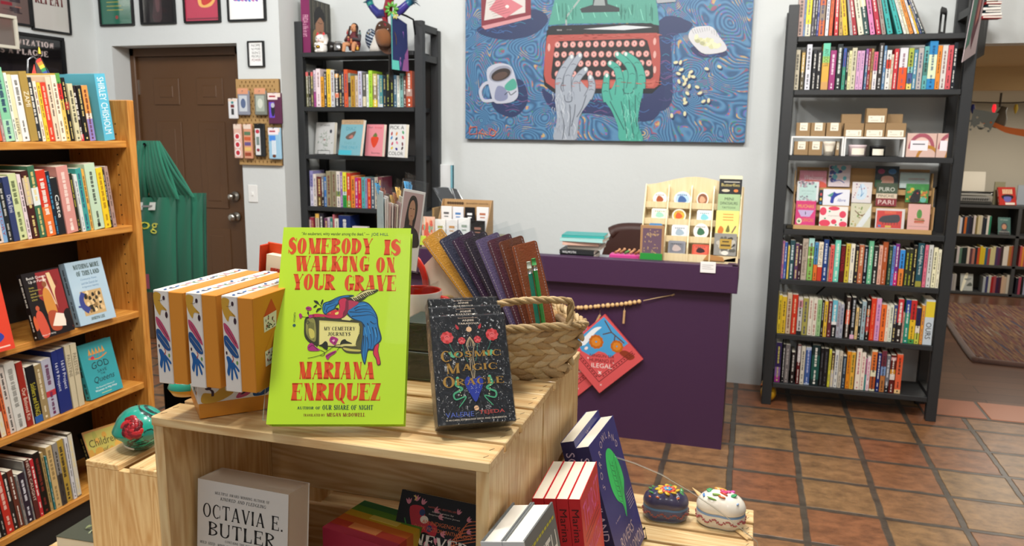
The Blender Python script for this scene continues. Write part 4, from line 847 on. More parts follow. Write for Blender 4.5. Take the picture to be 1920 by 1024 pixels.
ZRi=on(*K(330,470),1,4.56).z
def riser(xa,xb,tag_):
    a,b_=xat(K(xa,0)[0],4.56,Z),xat(K(xb,0)[0],4.56,Z)
    o=MB().box(a,4.56,ZRi-.009,b_,4.68,ZRi,'#efefec',bev=.001).box(a,4.56,Z+.0005,a+.008,4.68,ZRi-.009,'#efefec').box(b_-.008,4.56,Z+.0005,b_,4.68,ZRi-.009,'#efefec').build('shelf_riser',GLOSS);lab(o,tag_,'riser');return o
riser(8,620,'white riser under three square kraft boxes on the third shelf');riser(625,1330,'white riser spanning two jar candles on the third shelf')
for i,(x0,x1)in enumerate(((75,240),(245,415),(425,600))):kbox(x0,312,x1,470,4.57,ZRi,['leftmost','middle','rightmost'][i]+' square kraft box with upright cream label, on the left riser',1,i)
for i,(x0,x1)in enumerate(((630,860),(868,1105),(1113,1350))):kbox(x0,318,x1,470,4.57,ZRi,['left','middle','right'][i]+' wide kraft box standing directly on the right riser',0,i)
hb=on(*K(1000,318),1,4.57).z-ZRi
kbox(888,145,1128,305,4.572,ZRi+hb+.001,'wide kraft box topmost, alone on the kraft box pyramid',0,3)
for i,(x0,x1)in enumerate(((590,820),(1115,1300))):kbox(x0,212,x1,300,4.645,ZRi+hb*.0,['kraft box rising behind the left of the pyramid','kraft box rising behind the right of the pyramid'][i],0,3)
for i,(x0,x1)in enumerate(((50,215),(218,378),(530,575))):kbox(x0,528,x1,685,4.575 if i<2 else 4.6,Z,['leftmost square kraft box under the left riser','second square kraft box under the left riser','kraft box half hidden behind the paper cup candle'][i],1,i)
def candle(x0,x1,y0,Y,c,lb,taper=1,lid=None,nm='jar_candle'):
    a,b_=xat(K(x0,0)[0],Y,Z),xat(K(x1,0)[0],Y,Z);r=(b_-a)/2;h=on(*K((x0+x1)/2,y0),1,Y).z-Z
    o=MB().lathe([(0,0),(r*taper,0),(r,h*.82),(r*1.02,h*.84),(r*1.02,h),(0,h)],c,seg=28,M=T((a+b_)/2,Y+r,Z+.0005)).build(nm,GLOSS);lab(o,lb,'candle')
    q=MB().grid(lambda u,v:(r*(taper+(1-taper)*v)*1.012*sin((u-.5)*1.5),-r*(taper+(1-taper)*v)*1.012*cos((u-.5)*1.5),h*(.12+.58*v)),10,2,'#f2ecda');q.build('candle_label',PAPER,o,M=T((a+b_)/2,Y+r,Z+.0005));return o
candle(690,900,570,4.56,'#e0cdd0','pink jar candle with cream label under the right riser');candle(935,1120,580,4.56,'#1c1c1e','black jar candle with cream label under the right riser');candle(385,530,530,4.56,'#e6dccb','tapered white cup candle beside kraft boxes under the left riser',.78)
for i,(x0,x1,lb)in enumerate(((1350,1695,'pink printed flat box with a white nameplate, on the third shelf'),(1700,1830,'pink printed box, far right and partly turned, on the third shelf'))):
    a,b_=xat(K(x0,0)[0],4.57,Z),xat(K(x1,0)[0],4.57,Z);h=on(*K((x0+x1)/2,435),1,4.57).z-Z;w=b_-a-.002
    o=MB().box(0,0,0,w,.035,h,'#d9b8ac',bev=.001).build('printed_box',GLOSS,M=T(a,4.57+.004*i,Z+.0005));lab(o,lb,'box')
    A=Art();W1=w if i==0 else w*2.4
    def cl(pts):return[(min(max(x,.001),w-.001),min(max(y,.001),h-.001))for x,y in pts]
    for cx,cy,R1,R2,c in((W1*.5,h*.35,.6,.45,'#a85a68'),(W1*.5,h*.35,.42,.3,'#e8c4b8'),(W1*.75,h*-.1,.55,.42,'#b8823c'),(W1*.5,h*.3,.28,.12,'#e0a8a0')):
        o_=[(cx+R1*W1*.75*cos(t_),cy+R1*h*1.1*sin(t_))for t_ in[pi*k/14 for k in range(15)]];i2=[(cx+R2*W1*.75*cos(t_),cy+R2*h*1.1*sin(t_))for t_ in[pi*k/14 for k in range(15)]]
        for k in range(14):A.prism(cl([o_[k],o_[k+1],i2[k+1],i2[k]]),A.z,A.z,c)
        A.up()
    A.rect(W1*.12,h*.28,min(W1*.72,w-.002),h*.7,'#eeeaf0')
    if i==0:A.rect(w*.2,h*.52,w*.62,h*.57,'#6a6a74')
    A.build('box_print',GLOSS,o).matrix_local=basis((0,-.0002,0),(1,0,0),(0,0,1),(0,-1,0))

# --- fourth shelf: tiered card display
KC=lambda x,y:(1470+x/6.4,300+y/6.4)
Z=ZR[3];cr=empty('card_rack',T(xat(1500,4.56,Z),4.56,Z+.0005),'kraft board three-tier greeting card rack on the fourth shelf of the right bookcase','card rack')
xa,xb=xat(KC(100,0)[0],4.56,Z),xat(KC(1775,0)[0],4.56,Z);kc='#c09a66'
tiers=[]
for i,(ytop,Yt)in enumerate(((810,4.56),(560,4.615),(345,4.67))):
    zt=max(Z+.012,on(*KC(930,ytop),1,Yt).z);tiers.append((zt,Yt))
    loc(MB().box(xa,Yt,Z+.001 if i==0 else zt-.03,xb,Yt+.003,zt,kc).box(xa,Yt,zt-.03 if i else Z+.001,xb,Yt+.055,(zt-.028)if i else Z+.003,kc).build('tier',PAPER),cr)
zb=on(*KC(930,100),1,4.725).z
loc(MB().box(xa+.01,4.722,Z+.001,xb-.01,4.725,zb,'#b8905c').build('back_board',PAPER),cr)
for x in(xa,xb-.003):
    h1,h2=on(*KC(1780,575),1,4.56).z-Z,on(*KC(1770,340),1,4.615).z-Z
    loc(MB().prism([(0,0),(.165,0),(.165,zb-Z-.02),(.11,zb-Z-.02),(.11,h2),(.055,h2),(.055,h1),(0,h1)],0,.003,kc,M=basis((x,4.56,Z+.001),(0,1,0),(0,0,1),(1,0,0))).build('side_board',PAPER),cr)
def card(x0,y0,x1,y1,tier,bg,label,art,sleeve=True,back='#e8e8e6'):
    Yt=tiers[tier][1]-.006+.01;zb_=tiers[tier][0]-.028 if tier else Z+.004
    a=on(*KC(x0,y1),1,Yt);b_=on(*KC(x1,y1),1,Yt);t_=on(*KC((x0+x1)/2,y0),1,Yt);bz=max(zb_,min(a.z,b_.z));w=b_.x-a.x;h=t_.z-bz
    o=MB().box(0,0,0,w,.004,h,bg,bev=.0006).build('greeting_card',PAPER,M=T(a.x,Yt+.008+.012,bz)@Matrix.Rotation(-.08,4,'X'))
    A=Art();art(A,w,h);A.build('card_print',PAPER,o).matrix_local=basis((0,-.0002,0),(1,0,0),(0,0,1),(0,-1,0))
    if sleeve:MB().box(-.003,-.0012,-.001,w+.003,.005,h+.006,'#fff').build('clear_sleeve',SLEEVE,o)
    lab(o,label,'greeting card','cards in the tiered rack')
def r_spots(A,w,h,cols,n,seed,s=.1,x0=0,x1=1,y0=0,y1=1):
    r=random.Random(seed)
    for i in range(n):
        x,y=w*(x0+(x1-x0)*r.uniform(.08,.92)),h*(y0+(y1-y0)*r.uniform(.08,.92));k=min(s,.9*min(x/w,1-x/w)+.01);A.ell(x,y,w*k*r.uniform(.5,1),h*k*r.uniform(.5,1),r.choice(cols),9)
card(180,130,505,350,2,'#e89aac','pink landscape card with white script, top left of the card rack',lambda A,w,h:(A.blob([(0.002,h*.3),(w*.3,h*.5),(w*.9,h*.4),(w*.95,h*.1),(w*.05,h*.1)],'#e8604c'),A.text('Welcome',w*.15,h*.5,w*.7,h*.25,'#fbeef0',shear=.2)))
card(530,62,790,320,2,'#e8d8dc','tall pale card with blue flowers, second in the top tier',lambda A,w,h:(r_spots(A,w,h,['#3a62b4','#4a4a90','#6ac0cc','#2c4a9c'],16,4,.13,0,1,.2,1),A.curve([(w*.2,h*.2),(w*.5,h*.3),(w*.75,h*.18)],.004,'#3a5cb0')))
card(1090,75,1375,330,2,'#26343a','dark teal card with bright flower heads, fourth in the top tier',lambda A,w,h:(A.ell(w*.25,h*.75,w*.15,h*.12,'#a83a64'),A.ell(w*.72,h*.75,w*.17,h*.13,'#3a78b0'),A.blob([(w*.3,h*.1),(w*.3,h*.5),(w*.75,h*.5),(w*.75,h*.1)],'#e0a48c'),A.rect(w*.02,0.002,w*.3,h*.35,'#3c6a44')))
card(1390,155,1745,340,2,'#b8ccc8','pale mint landscape card, top right of the card rack',lambda A,w,h:(A.text('celebrate',w*.3,h*.55,w*.55,h*.14,'#c87a74'),A.rect(w*.02,h*.05,w*.5,h*.3,'#d8e4e0')))
def a_mint(A,w,h):A.rect(w*.1,h*.08,w*.9,h*.92,'#c0dcd6');r_spots(A,w,h,['#8a8a94','#c0a0ac','#6a707c'],20,3,.07,0,1,.72,1);r_spots(A,w,h,['#8a8a94','#c0a0ac'],12,8,.06,0,1,0,.3);A.text('thinking',w*.2,h*.48,w*.6,h*.09,'#8ab0a8');A.text('of you',w*.3,h*.34,w*.4,h*.08,'#8ab0a8')
card(150,260,410,500,1,'#e2e4e4','mint card in a floral border, leftmost in the middle tier',a_mint)
def a_bird(A,w,h):A.blob([(w*.28,h*.2),(w*.4,h*.15),(w*.45,h*.5),(w*.75,h*.8),(w*.5,h*.75),(w*.4,h*.85),(w*.33,h*.6),(w*.15,h*.65),(w*.3,h*.5)],'#2c3c9c',3);A.blob([(w*.18,h*.6),(w*.32,h*.55),(w*.38,h*.8)],'#5a9a8c');A.text('libre',w*.55,h*.25,w*.3,h*.18,'#3a4aa4',shear=.3)
card(465,355,785,545,1,'#e4e6ee','white card with a blue swallow, second in the middle tier',a_bird,False)
card(418,362,462,540,1,'#22303c','dark card with red and yellow flowers, peeking left of the swallow card',lambda A,w,h:(A.ell(w*.5,h*.7,w*.3,h*.1,'#c04a4c'),A.ell(w*.5,h*.38,w*.3,h*.1,'#d8b040'),A.ell(w*.5,h*.12,w*.3,h*.08,'#3c74a0')),False)
card(812,270,1050,515,1,'#e6dedc','white card with a looped blue ribbon in glinting wrap, centre tier',lambda A,w,h:(A.blob([(w*.25,h*.2),(w*.3,h*.6),(w*.5,h*.95),(w*.75,h*.6),(w*.65,h*.2)],'#d4e4f0'),A.curve([(w*.4,h*.9),(w*.5,h*.5),(w*.45,h*.3),(w*.6,h*.5)],.003,'#5a9ac8'),r_spots(A,w,h,['#b06a7c','#8c6a9c'],12,5,.04)))
def a_puro(A,w,h):
    A.rect(.001,h*.55,w-.001,h-.001,'#44543e');A.rect(.001,h*.34,w-.001,h*.55,'#e0cdb4');A.rect(.001,.001,w-.001,h*.34,'#8e2c34')
    A.text('PURO',w*.13,h*.64,w*.74,h*.18,'#dfe0d4');A.text('PINCHE',w*.1,h*.39,w*.76,h*.115,'#33402f');A.text('PARI',w*.12,h*.08,w*.74,h*.19,'#ecd8d0')
card(1100,280,1355,555,1,'#44543e','green, cream and red card reading PURO PINCHE PARI',a_puro)
def a_cat(A,w,h):r_spots(A,w,h,['#d8b040','#4c9a50','#c8783c','#a8c05c'],22,9,.1);A.blob([(w*.2,0.003),(w*.25,h*.35),(w*.4,h*.65),(w*.6,h*.68),(w*.65,h*.4),(w*.6,0.003)],'#201c20');A.ell(w*.52,h*.5,w*.04,h*.04,'#c03434');A.ell(w*.78,h*.15,w*.14,h*.14,'#6cb8a8')
card(1460,290,1735,510,1,'#3c8c44','green jungle card with a black cat, rightmost in the middle tier',a_cat)
def a_much(A,w,h):A.rect(.001,h*.82,w-.001,h-.001,'#d83a78');A.text('MUCHAS',w*.1,h*.72,w*.8,h*.14,'#e8c04c');A.poly([(w*.1,h*.64),(w*.92,h*.64),(w*.72,h*.38),(w*.28,h*.38)],'#c8b4dc');A.rect(w*.48,h*.46,w*.52,h*.58,'#3a3450');A.text('GRACIAS',w*.36,h*.18,w*.56,h*.14,'#e89a44');A.ell(w*.2,h*.2,w*.14,h*.12,'#e8e4c8');A.ell(w*.2,h*.2,w*.07,h*.05,'#5a8a5c')
card(130,495,370,795,0,'#e04084','hot pink card reading MUCHAS GRACIAS, bottom left of the rack',a_much)
def a_straw(A,w,h):
    for x,y,rx,ry in((.12,.75,.12,.2),(.82,.62,.12,.17),(.18,.15,.2,.17),(.52,.25,.1,.12),(.85,.12,.14,.14),(.5,.95,.2,.1)):A.ell(w*min(max(x,rx),1-rx),h*min(max(y,ry),1-ry),w*rx,h*ry,'#dc4460')
    for x,y in((.35,.75),(.78,.35),(.2,.4),(.6,.1)):A.ell(w*x,h*y,w*.035,h*.04,'#3c9a6c')
    A.text('congratulations',w*.3,h*.5,w*.42,h*.08,'#b0a49c')
card(420,562,760,800,0,'#ece6e0','white card scattered with big pink berries, bottom tier second',a_straw,False)
card(790,525,1040,810,0,'#d8d4b8','cream botanical card in creased shiny wrap, bottom tier third',lambda A,w,h:(r_spots(A,w,h,['#8aa060','#c8b070','#a08a5c'],18,12,.05),A.curve([(w*.2,h*.7),(w*.5,h*.5),(w*.75,h*.6)],.004,'#7a4a34'),A.poly([(w*.3,.002),(w*.97,h*.95),(w*.97,h*.5),(w*.6,.002)],'#e4e8e8')))
def a_bus(A,w,h):A.rect(w*.04,h*.06,w*.9,h*.9,'#d44a44');A.blob([(w*.16,h*.35),(w*.2,h*.6),(w*.45,h*.68),(w*.8,h*.7),(w*.78,h*.35)],'#4a484e');A.rect(w*.3,h*.75,w*.7,h*.88,'#e06a50');[A.rect(w*(.25+.1*i),h*.22,w*(.27+.1*i),h*.35,'#3a383c')for i in range(6)];A.rect(w*.35,h*.08,w*.55,h*.18,'#d8c060');A.rect(w*.1,h*.1,w*.2,h*.2,'#5a8ac0')
card(1095,590,1445,830,0,'#e4dcd8','red card with a grey animal, bottom tier fourth in shiny wrap',a_bus)
def a_cact(A,w,h):A.ell(w*.52,h*.62,w*.12,h*.18,'#5c9a4c',20);A.line([(w*.52,h*.5),(w*.52,h*.78)],.002,'#3c7434');A.rect(w*.32,h*.27,w*.75,h*.46,'#d08a6c');A.line([(w*.3,h*.32),(w*.78,h*.36)],.004,'#c03c34');A.line([(w*.3,h*.42),(w*.78,h*.38)],.004,'#5a7a44');A.line([(w*.05,h*.15),(w*.95,h*.15)],.0012,'#8a6a68')
card(1480,535,1745,845,0,'#e8b4ac','pale pink card with a potted cactus, bottom right of the rack',a_cact)
cr2=MB().box(0,0,0,.04,.03,.02,'#6a6658',bev=.004).build('small_tin',METAL,M=T(.2,4.57,ZR[3]+.0005));lab(cr2,'small dull metal tin left of the greeting card rack','tin')

# --- posters and stacked-book ornament on the side of the right bookcase
P0=lambda x,y:(1800+x/5.117,60+y/5.117)
def hang(pts,Y0,c,lb,art=None,th=.003):
    q=[on(x,y,1,Y0+k)for(x,y),k in pts];n_=(q[1]-q[0]).cross(q[2]-q[1]).normalized()
    A=MB();vs=[tuple(p)for p in q]+[tuple(p+n_*th)for p in q];m_=len(q)
    A.add(vs,[tuple(range(m_))[::-1],tuple(range(m_,2*m_))]+[(i,(i+1)%m_,(i+1)%m_+m_,i+m_)for i in range(m_)],c)
    if art:
        for f,cc in art:
            pts3=[]
            for u,v in f:a_=q[0].lerp(q[1],u);b_=q[3].lerp(q[2],u);pts3.append(tuple(a_.lerp(b_,v)-n_*.0006))
            A.add(pts3,[tuple(range(len(pts3)))],cc)
            A.add([tuple(Vector(p)+n_*(th+.0012))for p in pts3],[tuple(range(len(pts3)))],cc)
    o=A.build('hanging_poster',GLOSS);lab(o,lb,'poster','posters on the right bookcase side');return o
hang([((1834,-40),-.12),((1852,-40),-.02),((1829,100),-.02),((1804,117),-.12)],4.52,'#b8a8ac','long pale poster with green and red brushwork, front of two on the right bookcase',[([(.0,.0),(.45,0),(.3,.8),(0,.85)],'#4c7a6c'),([(.45,0),(.95,0),(.8,.55),(.5,.9),(.35,.7)],'#5a2434'),([(.55,.1),(.8,.1),(.7,.5),(.5,.6)],'#b07068')])
hang([((1850,-40),-.02),((1864,-40),.1),((1845,103),.1),((1823,116),-.02)],4.62,'#1c1e22','black poster hanging behind the brushwork poster, right bookcase side')
P=on(1856,36,1,4.56);so=empty('book_stack_ornament',T(P.x,4.56,P.z),'small ornament of stacked red and white books by the top right corner','ornament')
z=0
for i,(c,w_,r_)in enumerate((('#a81c24',.088,.1),('#e8e4e0',.09,-.12),('#20343c',.07,.1),('#e8e4e0',.075,-.1),('#26404a',.06,.2),('#a81c24',.07,.1),('#5a6a50',.05,-.2),('#a81c24',.06,.2))):
    loc(MB().box(-w_/2,-.03,z,w_/2,.03,z+.012,c,bev=.001).box(-w_/2+.002,-.031,z+.003,w_/2,.031,z+.01,'#e8e2d8').build('tiny_book',GLOSS,M=T(P.x,4.56,P.z)@Matrix.Rotation(r_,4,'Z')),so);z+=.0135
MB().tube([(0,0,z),(0,0,z+.2)],.0015,'#c0c0c0',seg=6).tube([(0,0,z+.2),(-.2,.02,z+.21)],.003,'#2a2a2a',seg=6).build('hanger',METAL,so)
P=on(1432,740,1,4.45);dk=MB().ball((0,0,.05),(.045,.055,.05),'#d8a420').ball((-.01,-.02,.11),.032,'#d8a420').ball((-.03,-.04,.105),(.018,.012,.007),'#c8702c').build('door_stop',CERAM,M=T(P.x+.03,4.62,0));lab(dk,'yellow rounded toy duck door stop at the left foot of the right bookcase','door stop')

# ================================================================== CENTRE BOOKCASE CONTENTS
G_C='books on the centre bookcase'
row('y',4.605,ZC[5],(560,110),7.385,[
 (105,141,185,'#6b6a4a',B((.88,1,'#d86a68'))),(143,172,190,'#2c2a26'),(175,206,185,'#5f6048',B((.88,1,'#d86a68'))),(212,243,160,'#d9c4d0',B((0,.42,'#a84a88'))),(246,306,140,'#ead9dc'),(310,356,250,'#d9982a'),(358,392,180,'#3a3a3c'),(395,449,145,'#e9c23f'),(452,501,155,'#c9ccd0'),(505,558,160,'#26262a',B((.8,.9,'#e0a050'),(.25,.38,'#d87a5c'))),(560,600,165,'#2a2c30'),(602,632,180,'#23303c'),(635,687,150,'#cf5a34'),(690,724,200,'#8b9184',B((.3,.72,'#1c1e20'))),(726,784,240,'#b0892f'),(787,826,235,'#c9b5a0'),(830,880,175,'#c5c6dc'),(890,938,190,'#5a5a50',B((.02,.3,'#c9c09a'))),(941,970,215,'#e2e6e2'),(972,1021,165,'#a8d43a'),(1030,1091,210,'#8a7a5a',B((0,.22,'#d8bc3c'),(.65,1,'#c0b070'))),(1095,1117,225,'#c9cfd4'),(1120,1166,230,'#4a8a90',B((0,.1,'#c8d4e0'))),(1169,1211,235,'#1d2b38'),(1215,1263,190,'#1c1e1e',dict(ink='#c0c860')),(1265,1314,190,'#1c1e1e',dict(ink='#c0c860')),(1318,1356,230,'#4a6a80'),(1360,1399,235,'#d9dcd4'),(1402,1451,205,'#7ba8a4'),(1455,1488,240,'#5a3a36'),(1490,1571,170,'#a9492c',B((.3,.5,'#a88a80')))],
 'upper row of the centre bookcase',G_C)
row('y',4.605,ZC[3],(560,300),7.3125,[
 (160,205,150,'#8a86b8',B((0,.55,'#c8c4d8'))),(206,246,195,'#e0d6cc'),(255,318,230,'#6a3230',B((0,.35,'#5a4428'))),(320,349,220,'#7a7c80',B((0,.5,'#241c20'))),(351,385,235,'#3f74b4'),(387,451,155,'#8f8668'),(455,516,160,'#8a8268'),(520,571,160,'#e0d6cc',B((.3,.45,'#8a9a50'))),(575,606,170,'#8e6aa4'),(610,661,170,'#e0da3e',B((0,.35,'#2c9a44'),(.35,.45,'#c8dcd8'))),(665,717,180,'#c9402a',B((0,.2,'#8a9a40'))),(720,771,220,'#e08a34'),(775,813,245,'#b0307a'),(815,861,245,'#c7262c'),(865,910,240,'#4aa8a8'),(912,942,250,'#8a8ab0'),(945,987,260,'#c9341e'),(990,1040,250,'#4a5a6a'),(1045,1090,240,'#c0b8a8'),(1092,1150,235,'#7a3a4a')],
 'lower row of the centre bookcase',G_C)
row('y',4.605,ZC[2],(560,300),7.3125,[
 (140,165,820,'#d8d0c4'),(168,192,790,'#9a3048'),(194,215,790,'#9a3048'),(240,290,740,'#e0b050',B((.4,.9,'#c8c0a8'))),(292,350,730,'#2a2630'),(360,410,800,'#6a3a5a'),(412,440,790,'#c8b8c8'),(442,475,800,'#2a7a70'),(478,500,750,'#c06a74'),(502,556,810,'#dcdacc'),(560,720,765,'#1c2c64')],
 'lowest visible row of the centre bookcase',G_C)
FC=lambda x,y:(560+x/6.4,210+y/6.4)
def c_w(A,W,H):
    A.text('MY FRIENDS',W*.5,H*.88,W*.5,H*.05,'#5a5a5a',al='c');r=random.Random(2)
    for i in range(46):t_=r.uniform(0,2*pi);d=r.uniform(.1,.42);A.leaf(W*(.5+d*.9*cos(t_)),H*(.42+d*.7*sin(t_)),W*.1,W*.03,r.uniform(0,6),r.choice(['#a8b4a4','#8c9c8c','#c4ccc0']))
    A.ell(W*.5,H*.45,W*.05,H*.03,'#b88a88');A.ell(W*.82,H*.72,W*.06,W*.06,'#3a3c4c')
faceout(FC(195,500),FC(415,510),FC(212,122),FC(435,130),ZC[4],.02,'#e6e6e4','white cover with a pale leafy wreath, leftmost facing out on the centre bookcase',c_w,group='facing books on the centre bookcase')
def c_d(A,W,H):
    A.rect(0,H*.87,W,H,'#b89a78');A.text('JAQUIRA',W*.12,H*.885,W*.76,H*.08,'#8c7c6c');A.text('DIAZ',W*.25,H*.7,W*.45,H*.1,'#5a98a8');A.text('THIS IS',W*.2,H*.3,W*.55,H*.08,'#6aa4ac');A.text('THE ONLY',W*.1,H*.18,W*.75,H*.08,'#4a9cb4');A.rect(0,0,W*.6,H*.14,'#4cb8cc')
    A.blob([(W*.25,H*.5),(W*.4,H*.6),(W*.7,H*.68),(W*.6,H*.5),(W*.4,H*.44)],'#6c5c54');A.blob([(W*.4,H*.5),(W*.55,H*.58),(W*.6,H*.48)],'#b8786c')
faceout(FC(475,515),FC(735,525),FC(515,85),FC(790,100),ZC[4],.022,'#7cb0bc','tall light blue cover with a bird, second facing out on the centre bookcase',c_d,group='facing books on the centre bookcase',spine='#a89c84')
def c_s(A,W,H):
    A.blob([(W*.35,H*.6),(W*.7,H*.6),(W*.72,H*.48),(W*.55,H*.28),(W*.42,H*.3),(W*.3,H*.48)],'#e0482c');A.blob([(W*.4,H*.62),(W*.55,H*.74),(W*.65,H*.62)],'#6a7a3c');A.text('Plain',W*.12,H*.88,W*.25,H*.05,'#7a5a64');A.text('Strange',W*.48,H*.86,W*.44,H*.07,'#d83a4c');A.text('Stories',W*.36,H*.07,W*.5,H*.06,'#5a3a44')
faceout(FC(795,525),FC(1000,535),FC(822,150),FC(1020,158),ZC[4],.02,'#e8929c','pink cover with a red strawberry, third facing out on the centre bookcase',c_s,group='facing books on the centre bookcase')
def c_p(A,W,H):
    A.text('PICK A',W*.06,H*.85,W*.82,H*.11,'#1c1c1e');A.text('COLOR',W*.04,H*.06,W*.86,H*.11,'#1c1c1e');r=random.Random(4)
    for i,c in enumerate(('#b02c3c','#e08a2c','#3c9a5c','#3a8ccc','#2a2c4c','#d85a6c','#c03a5c','#e0809c','#6a2430','#e0c02c','#3a2c8c','#3a2420')):A.ell(W*(.2+.3*(i%3)+r.uniform(-.05,.05)),H*(.74-.155*(i//3)+r.uniform(-.03,.03)),W*.075,H*.04,c,10,r.uniform(0,3))
faceout(FC(1070,540),FC(1270,550),FC(1082,145),FC(1300,152),ZC[4],.022,'#e4e4e2','white cover reading PICK A COLOR with coloured nails, rightmost facing out',c_p,group='facing books on the centre bookcase')
for i,(x0,x1)in enumerate(((232,375),(520,662),(830,960),(1110,1260))):
    a=xat(FC(x0,0)[0],4.6,ZC[4]);b_=xat(FC(x1,0)[0],4.6,ZC[4]);z=ZC[4];Yb=4.600
    o=MB().tube([(a,Yb+.1,z+.003),(a,Yb,z+.003),(a,Yb-.002,z+.028),(b_,Yb-.002,z+.028),(b_,Yb,z+.003),(b_,Yb+.1,z+.003)],.0018,'#1a1a1c',seg=6).build('wire_book_stand',METAL);lab(o,['black wire stand under the white wreath book','black wire stand under the light blue bird book','black wire stand under the pink strawberry book','black wire stand under the coloured nails book'][i],'book stand','wire stands on the centre bookcase')
ob=MB().box(0,0,0,.11,.03,.09,'#e0d4d0').build('picture_card',PAPER,M=T(xat(662,4.62,ZC[2]),4.62,ZC[2]+.12));lab(ob,'pale card with pink figures above the green book in the centre bookcase','card')
A=Art();A.ell(.03,.045,.012,.03,'#c88a84');A.ell(.065,.03,.014,.028,'#7a4a44');A.ell(.09,.045,.01,.03,'#c88a84');A.build('card_print',PAPER,ob).matrix_local=basis((0,-.0002,0),(1,0,0),(0,0,1),(0,-1,0))
sb=MB().box(0,0,-.12,.11,.05,-.001,'#3a3c40').build('box_file',PAPER,M=T(xat(662,4.62,ZC[2]),4.62,ZC[2]+.1205));lab(sb,'dark box under the pale card on the centre bookcase','box')
# items along the centre bookcase top
TQ=lambda x,y:(560+x/6.4,y/6.4)
ZT=ZC[6];YT=4.62
def tx(x,Y=YT):return xat(TQ(x,0)[0],Y,ZT)
def th(y,x=500,Y=YT):return on(*TQ(x,y),1,Y).z-ZT
xs0=tx(58);ab=book(tx(160)-xs0,.335,.26,'#7c2a58',text=('FRIDA a life in art',.3,.7),ink='#e0a8c0',hard=True,back='#33322e',name='art_book');ab.matrix_world=T(xs0,4.605,ZT+.0005)
lab(ab,'big upright art book with purple spine and portrait cover, top of the centre bookcase','book')
A=Art();W,H=.26,.335
for i in range(14):A.rect(W*(.02+.07*i),H*.45,W*(.04+.07*i),H*.98,['#6a675c','#4a4a42','#85806e'][i%3])
A.blob([(W*.2,H*.02),(W*.15,H*.4),(W*.4,H*.45),(W*.75,H*.4),(W*.8,H*.02)],'#8c7c4c');A.blob([(W*.3,H*.35),(W*.28,H*.62),(W*.45,H*.75),(W*.65,H*.66),(W*.62,H*.35),(W*.5,H*.25)],'#a8785c');A.blob([(W*.22,H*.55),(W*.25,H*.8),(W*.5,H*.9),(W*.72,H*.75),(W*.68,H*.62),(W*.5,H*.7),(W*.32,H*.6)],'#1c1a1c');A.line([(W*.38,H*.6),(W*.5,H*.58),(W*.6,H*.6)],.003,'#1c1410');A.ell(W*.5,H*.42,W*.07,H*.012,'#8a2c30')
A.build('cover_art',GLOSS,ab).matrix_local=basis((tx(160)-xs0,0,0),(0,1,0),(0,0,1),(1,0,0))
# beckoning cat
s=th(392,270)/.115;ct=empty('cat_figurine',T(tx(272),YT,ZT+.001),'white beckoning lucky cat figurine in front of the portrait art book','figurine')
CM=Matrix.Scale(s,4)
MB().lathe([(0,0),(.03,0),(.036,.015),(.034,.04),(.024,.06),(0,.062)],'#ece8e2',seg=20,M=CM).ball((0,-.002,.078),(.034,.028,.027),'#ece8e2',M=CM).ball((-.018,-.02,.008),(.012,.014,.009),'#ece8e2',M=CM).ball((.018,-.02,.008),(.012,.014,.009),'#ece8e2',M=CM).tube([(.03,-.005,.05),(.042,-.01,.075),(.036,-.015,.1)],[.011,.012,.012],'#ece8e2',M=CM).tube([(-.028,-.01,.05),(-.02,-.025,.035)],[.01,.01],'#ece8e2',M=CM).build('body',CERAM,ct)
for sx in(-1,1):MB().prism([(-.011,0),(.011,0),(0,.02)],-.003,.003,'#d8303c',M=CM@T(sx*.02,0,.098)@Matrix.Rotation(pi/2,4,'X')).build('ear',CERAM,ct)
q=MB();[q.ball((sx*.013,-.029,.08),(.005,.002,.002),'#1c1c1c',M=CM)for sx in(-1,1)];q.ball((0,-.031,.074),(.003,.002,.002),'#d8303c',M=CM).box(-.006,-.03,.065,.006,-.0285,.067,'#d8303c',M=CM);q.build('face_paint',CERAM,ct)
MB().tube([(.026*cos(a),.022*sin(a),.058)for a in[2*pi*k/16 for k in range(16)]],.003,'#b8862c',closed=True,M=CM).lathe([(0,0),(.012,.002),(.013,.012),(0,.02)],'#a8842c',M=CM@T(0,-.036,.022)).build('collar_and_coin',METAL,ct)
q=MB().lathe([(0,0),(.04,0),(.043,.05),(.03,.075),(0,.08)],'#24201e',seg=18,M=T(tx(395,4.72),4.72,ZT+.001)).build('dark_vase',CERAM);lab(q,'small near black round pot between the lucky cat and the silver jar','pot')
r_=(tx(535)-tx(432))/2;h=th(500,480)
q=MB().lathe([(0,0),(r_*.8,0),(r_,h*.15),(r_,h*.7),(r_*.7,h*.8),(r_*.75,h),(0,h)],'#a8a8a8',seg=20,M=T(tx(484),YT,ZT+.001),cols=['#8c8c8c','#4a4a4c','#9c9c9c','#5a5a5c','#e0e0e0','#c8c8c8']).build('silver_jar',METAL);lab(q,'small patterned silver jar left of the clay storyteller figure','jar')
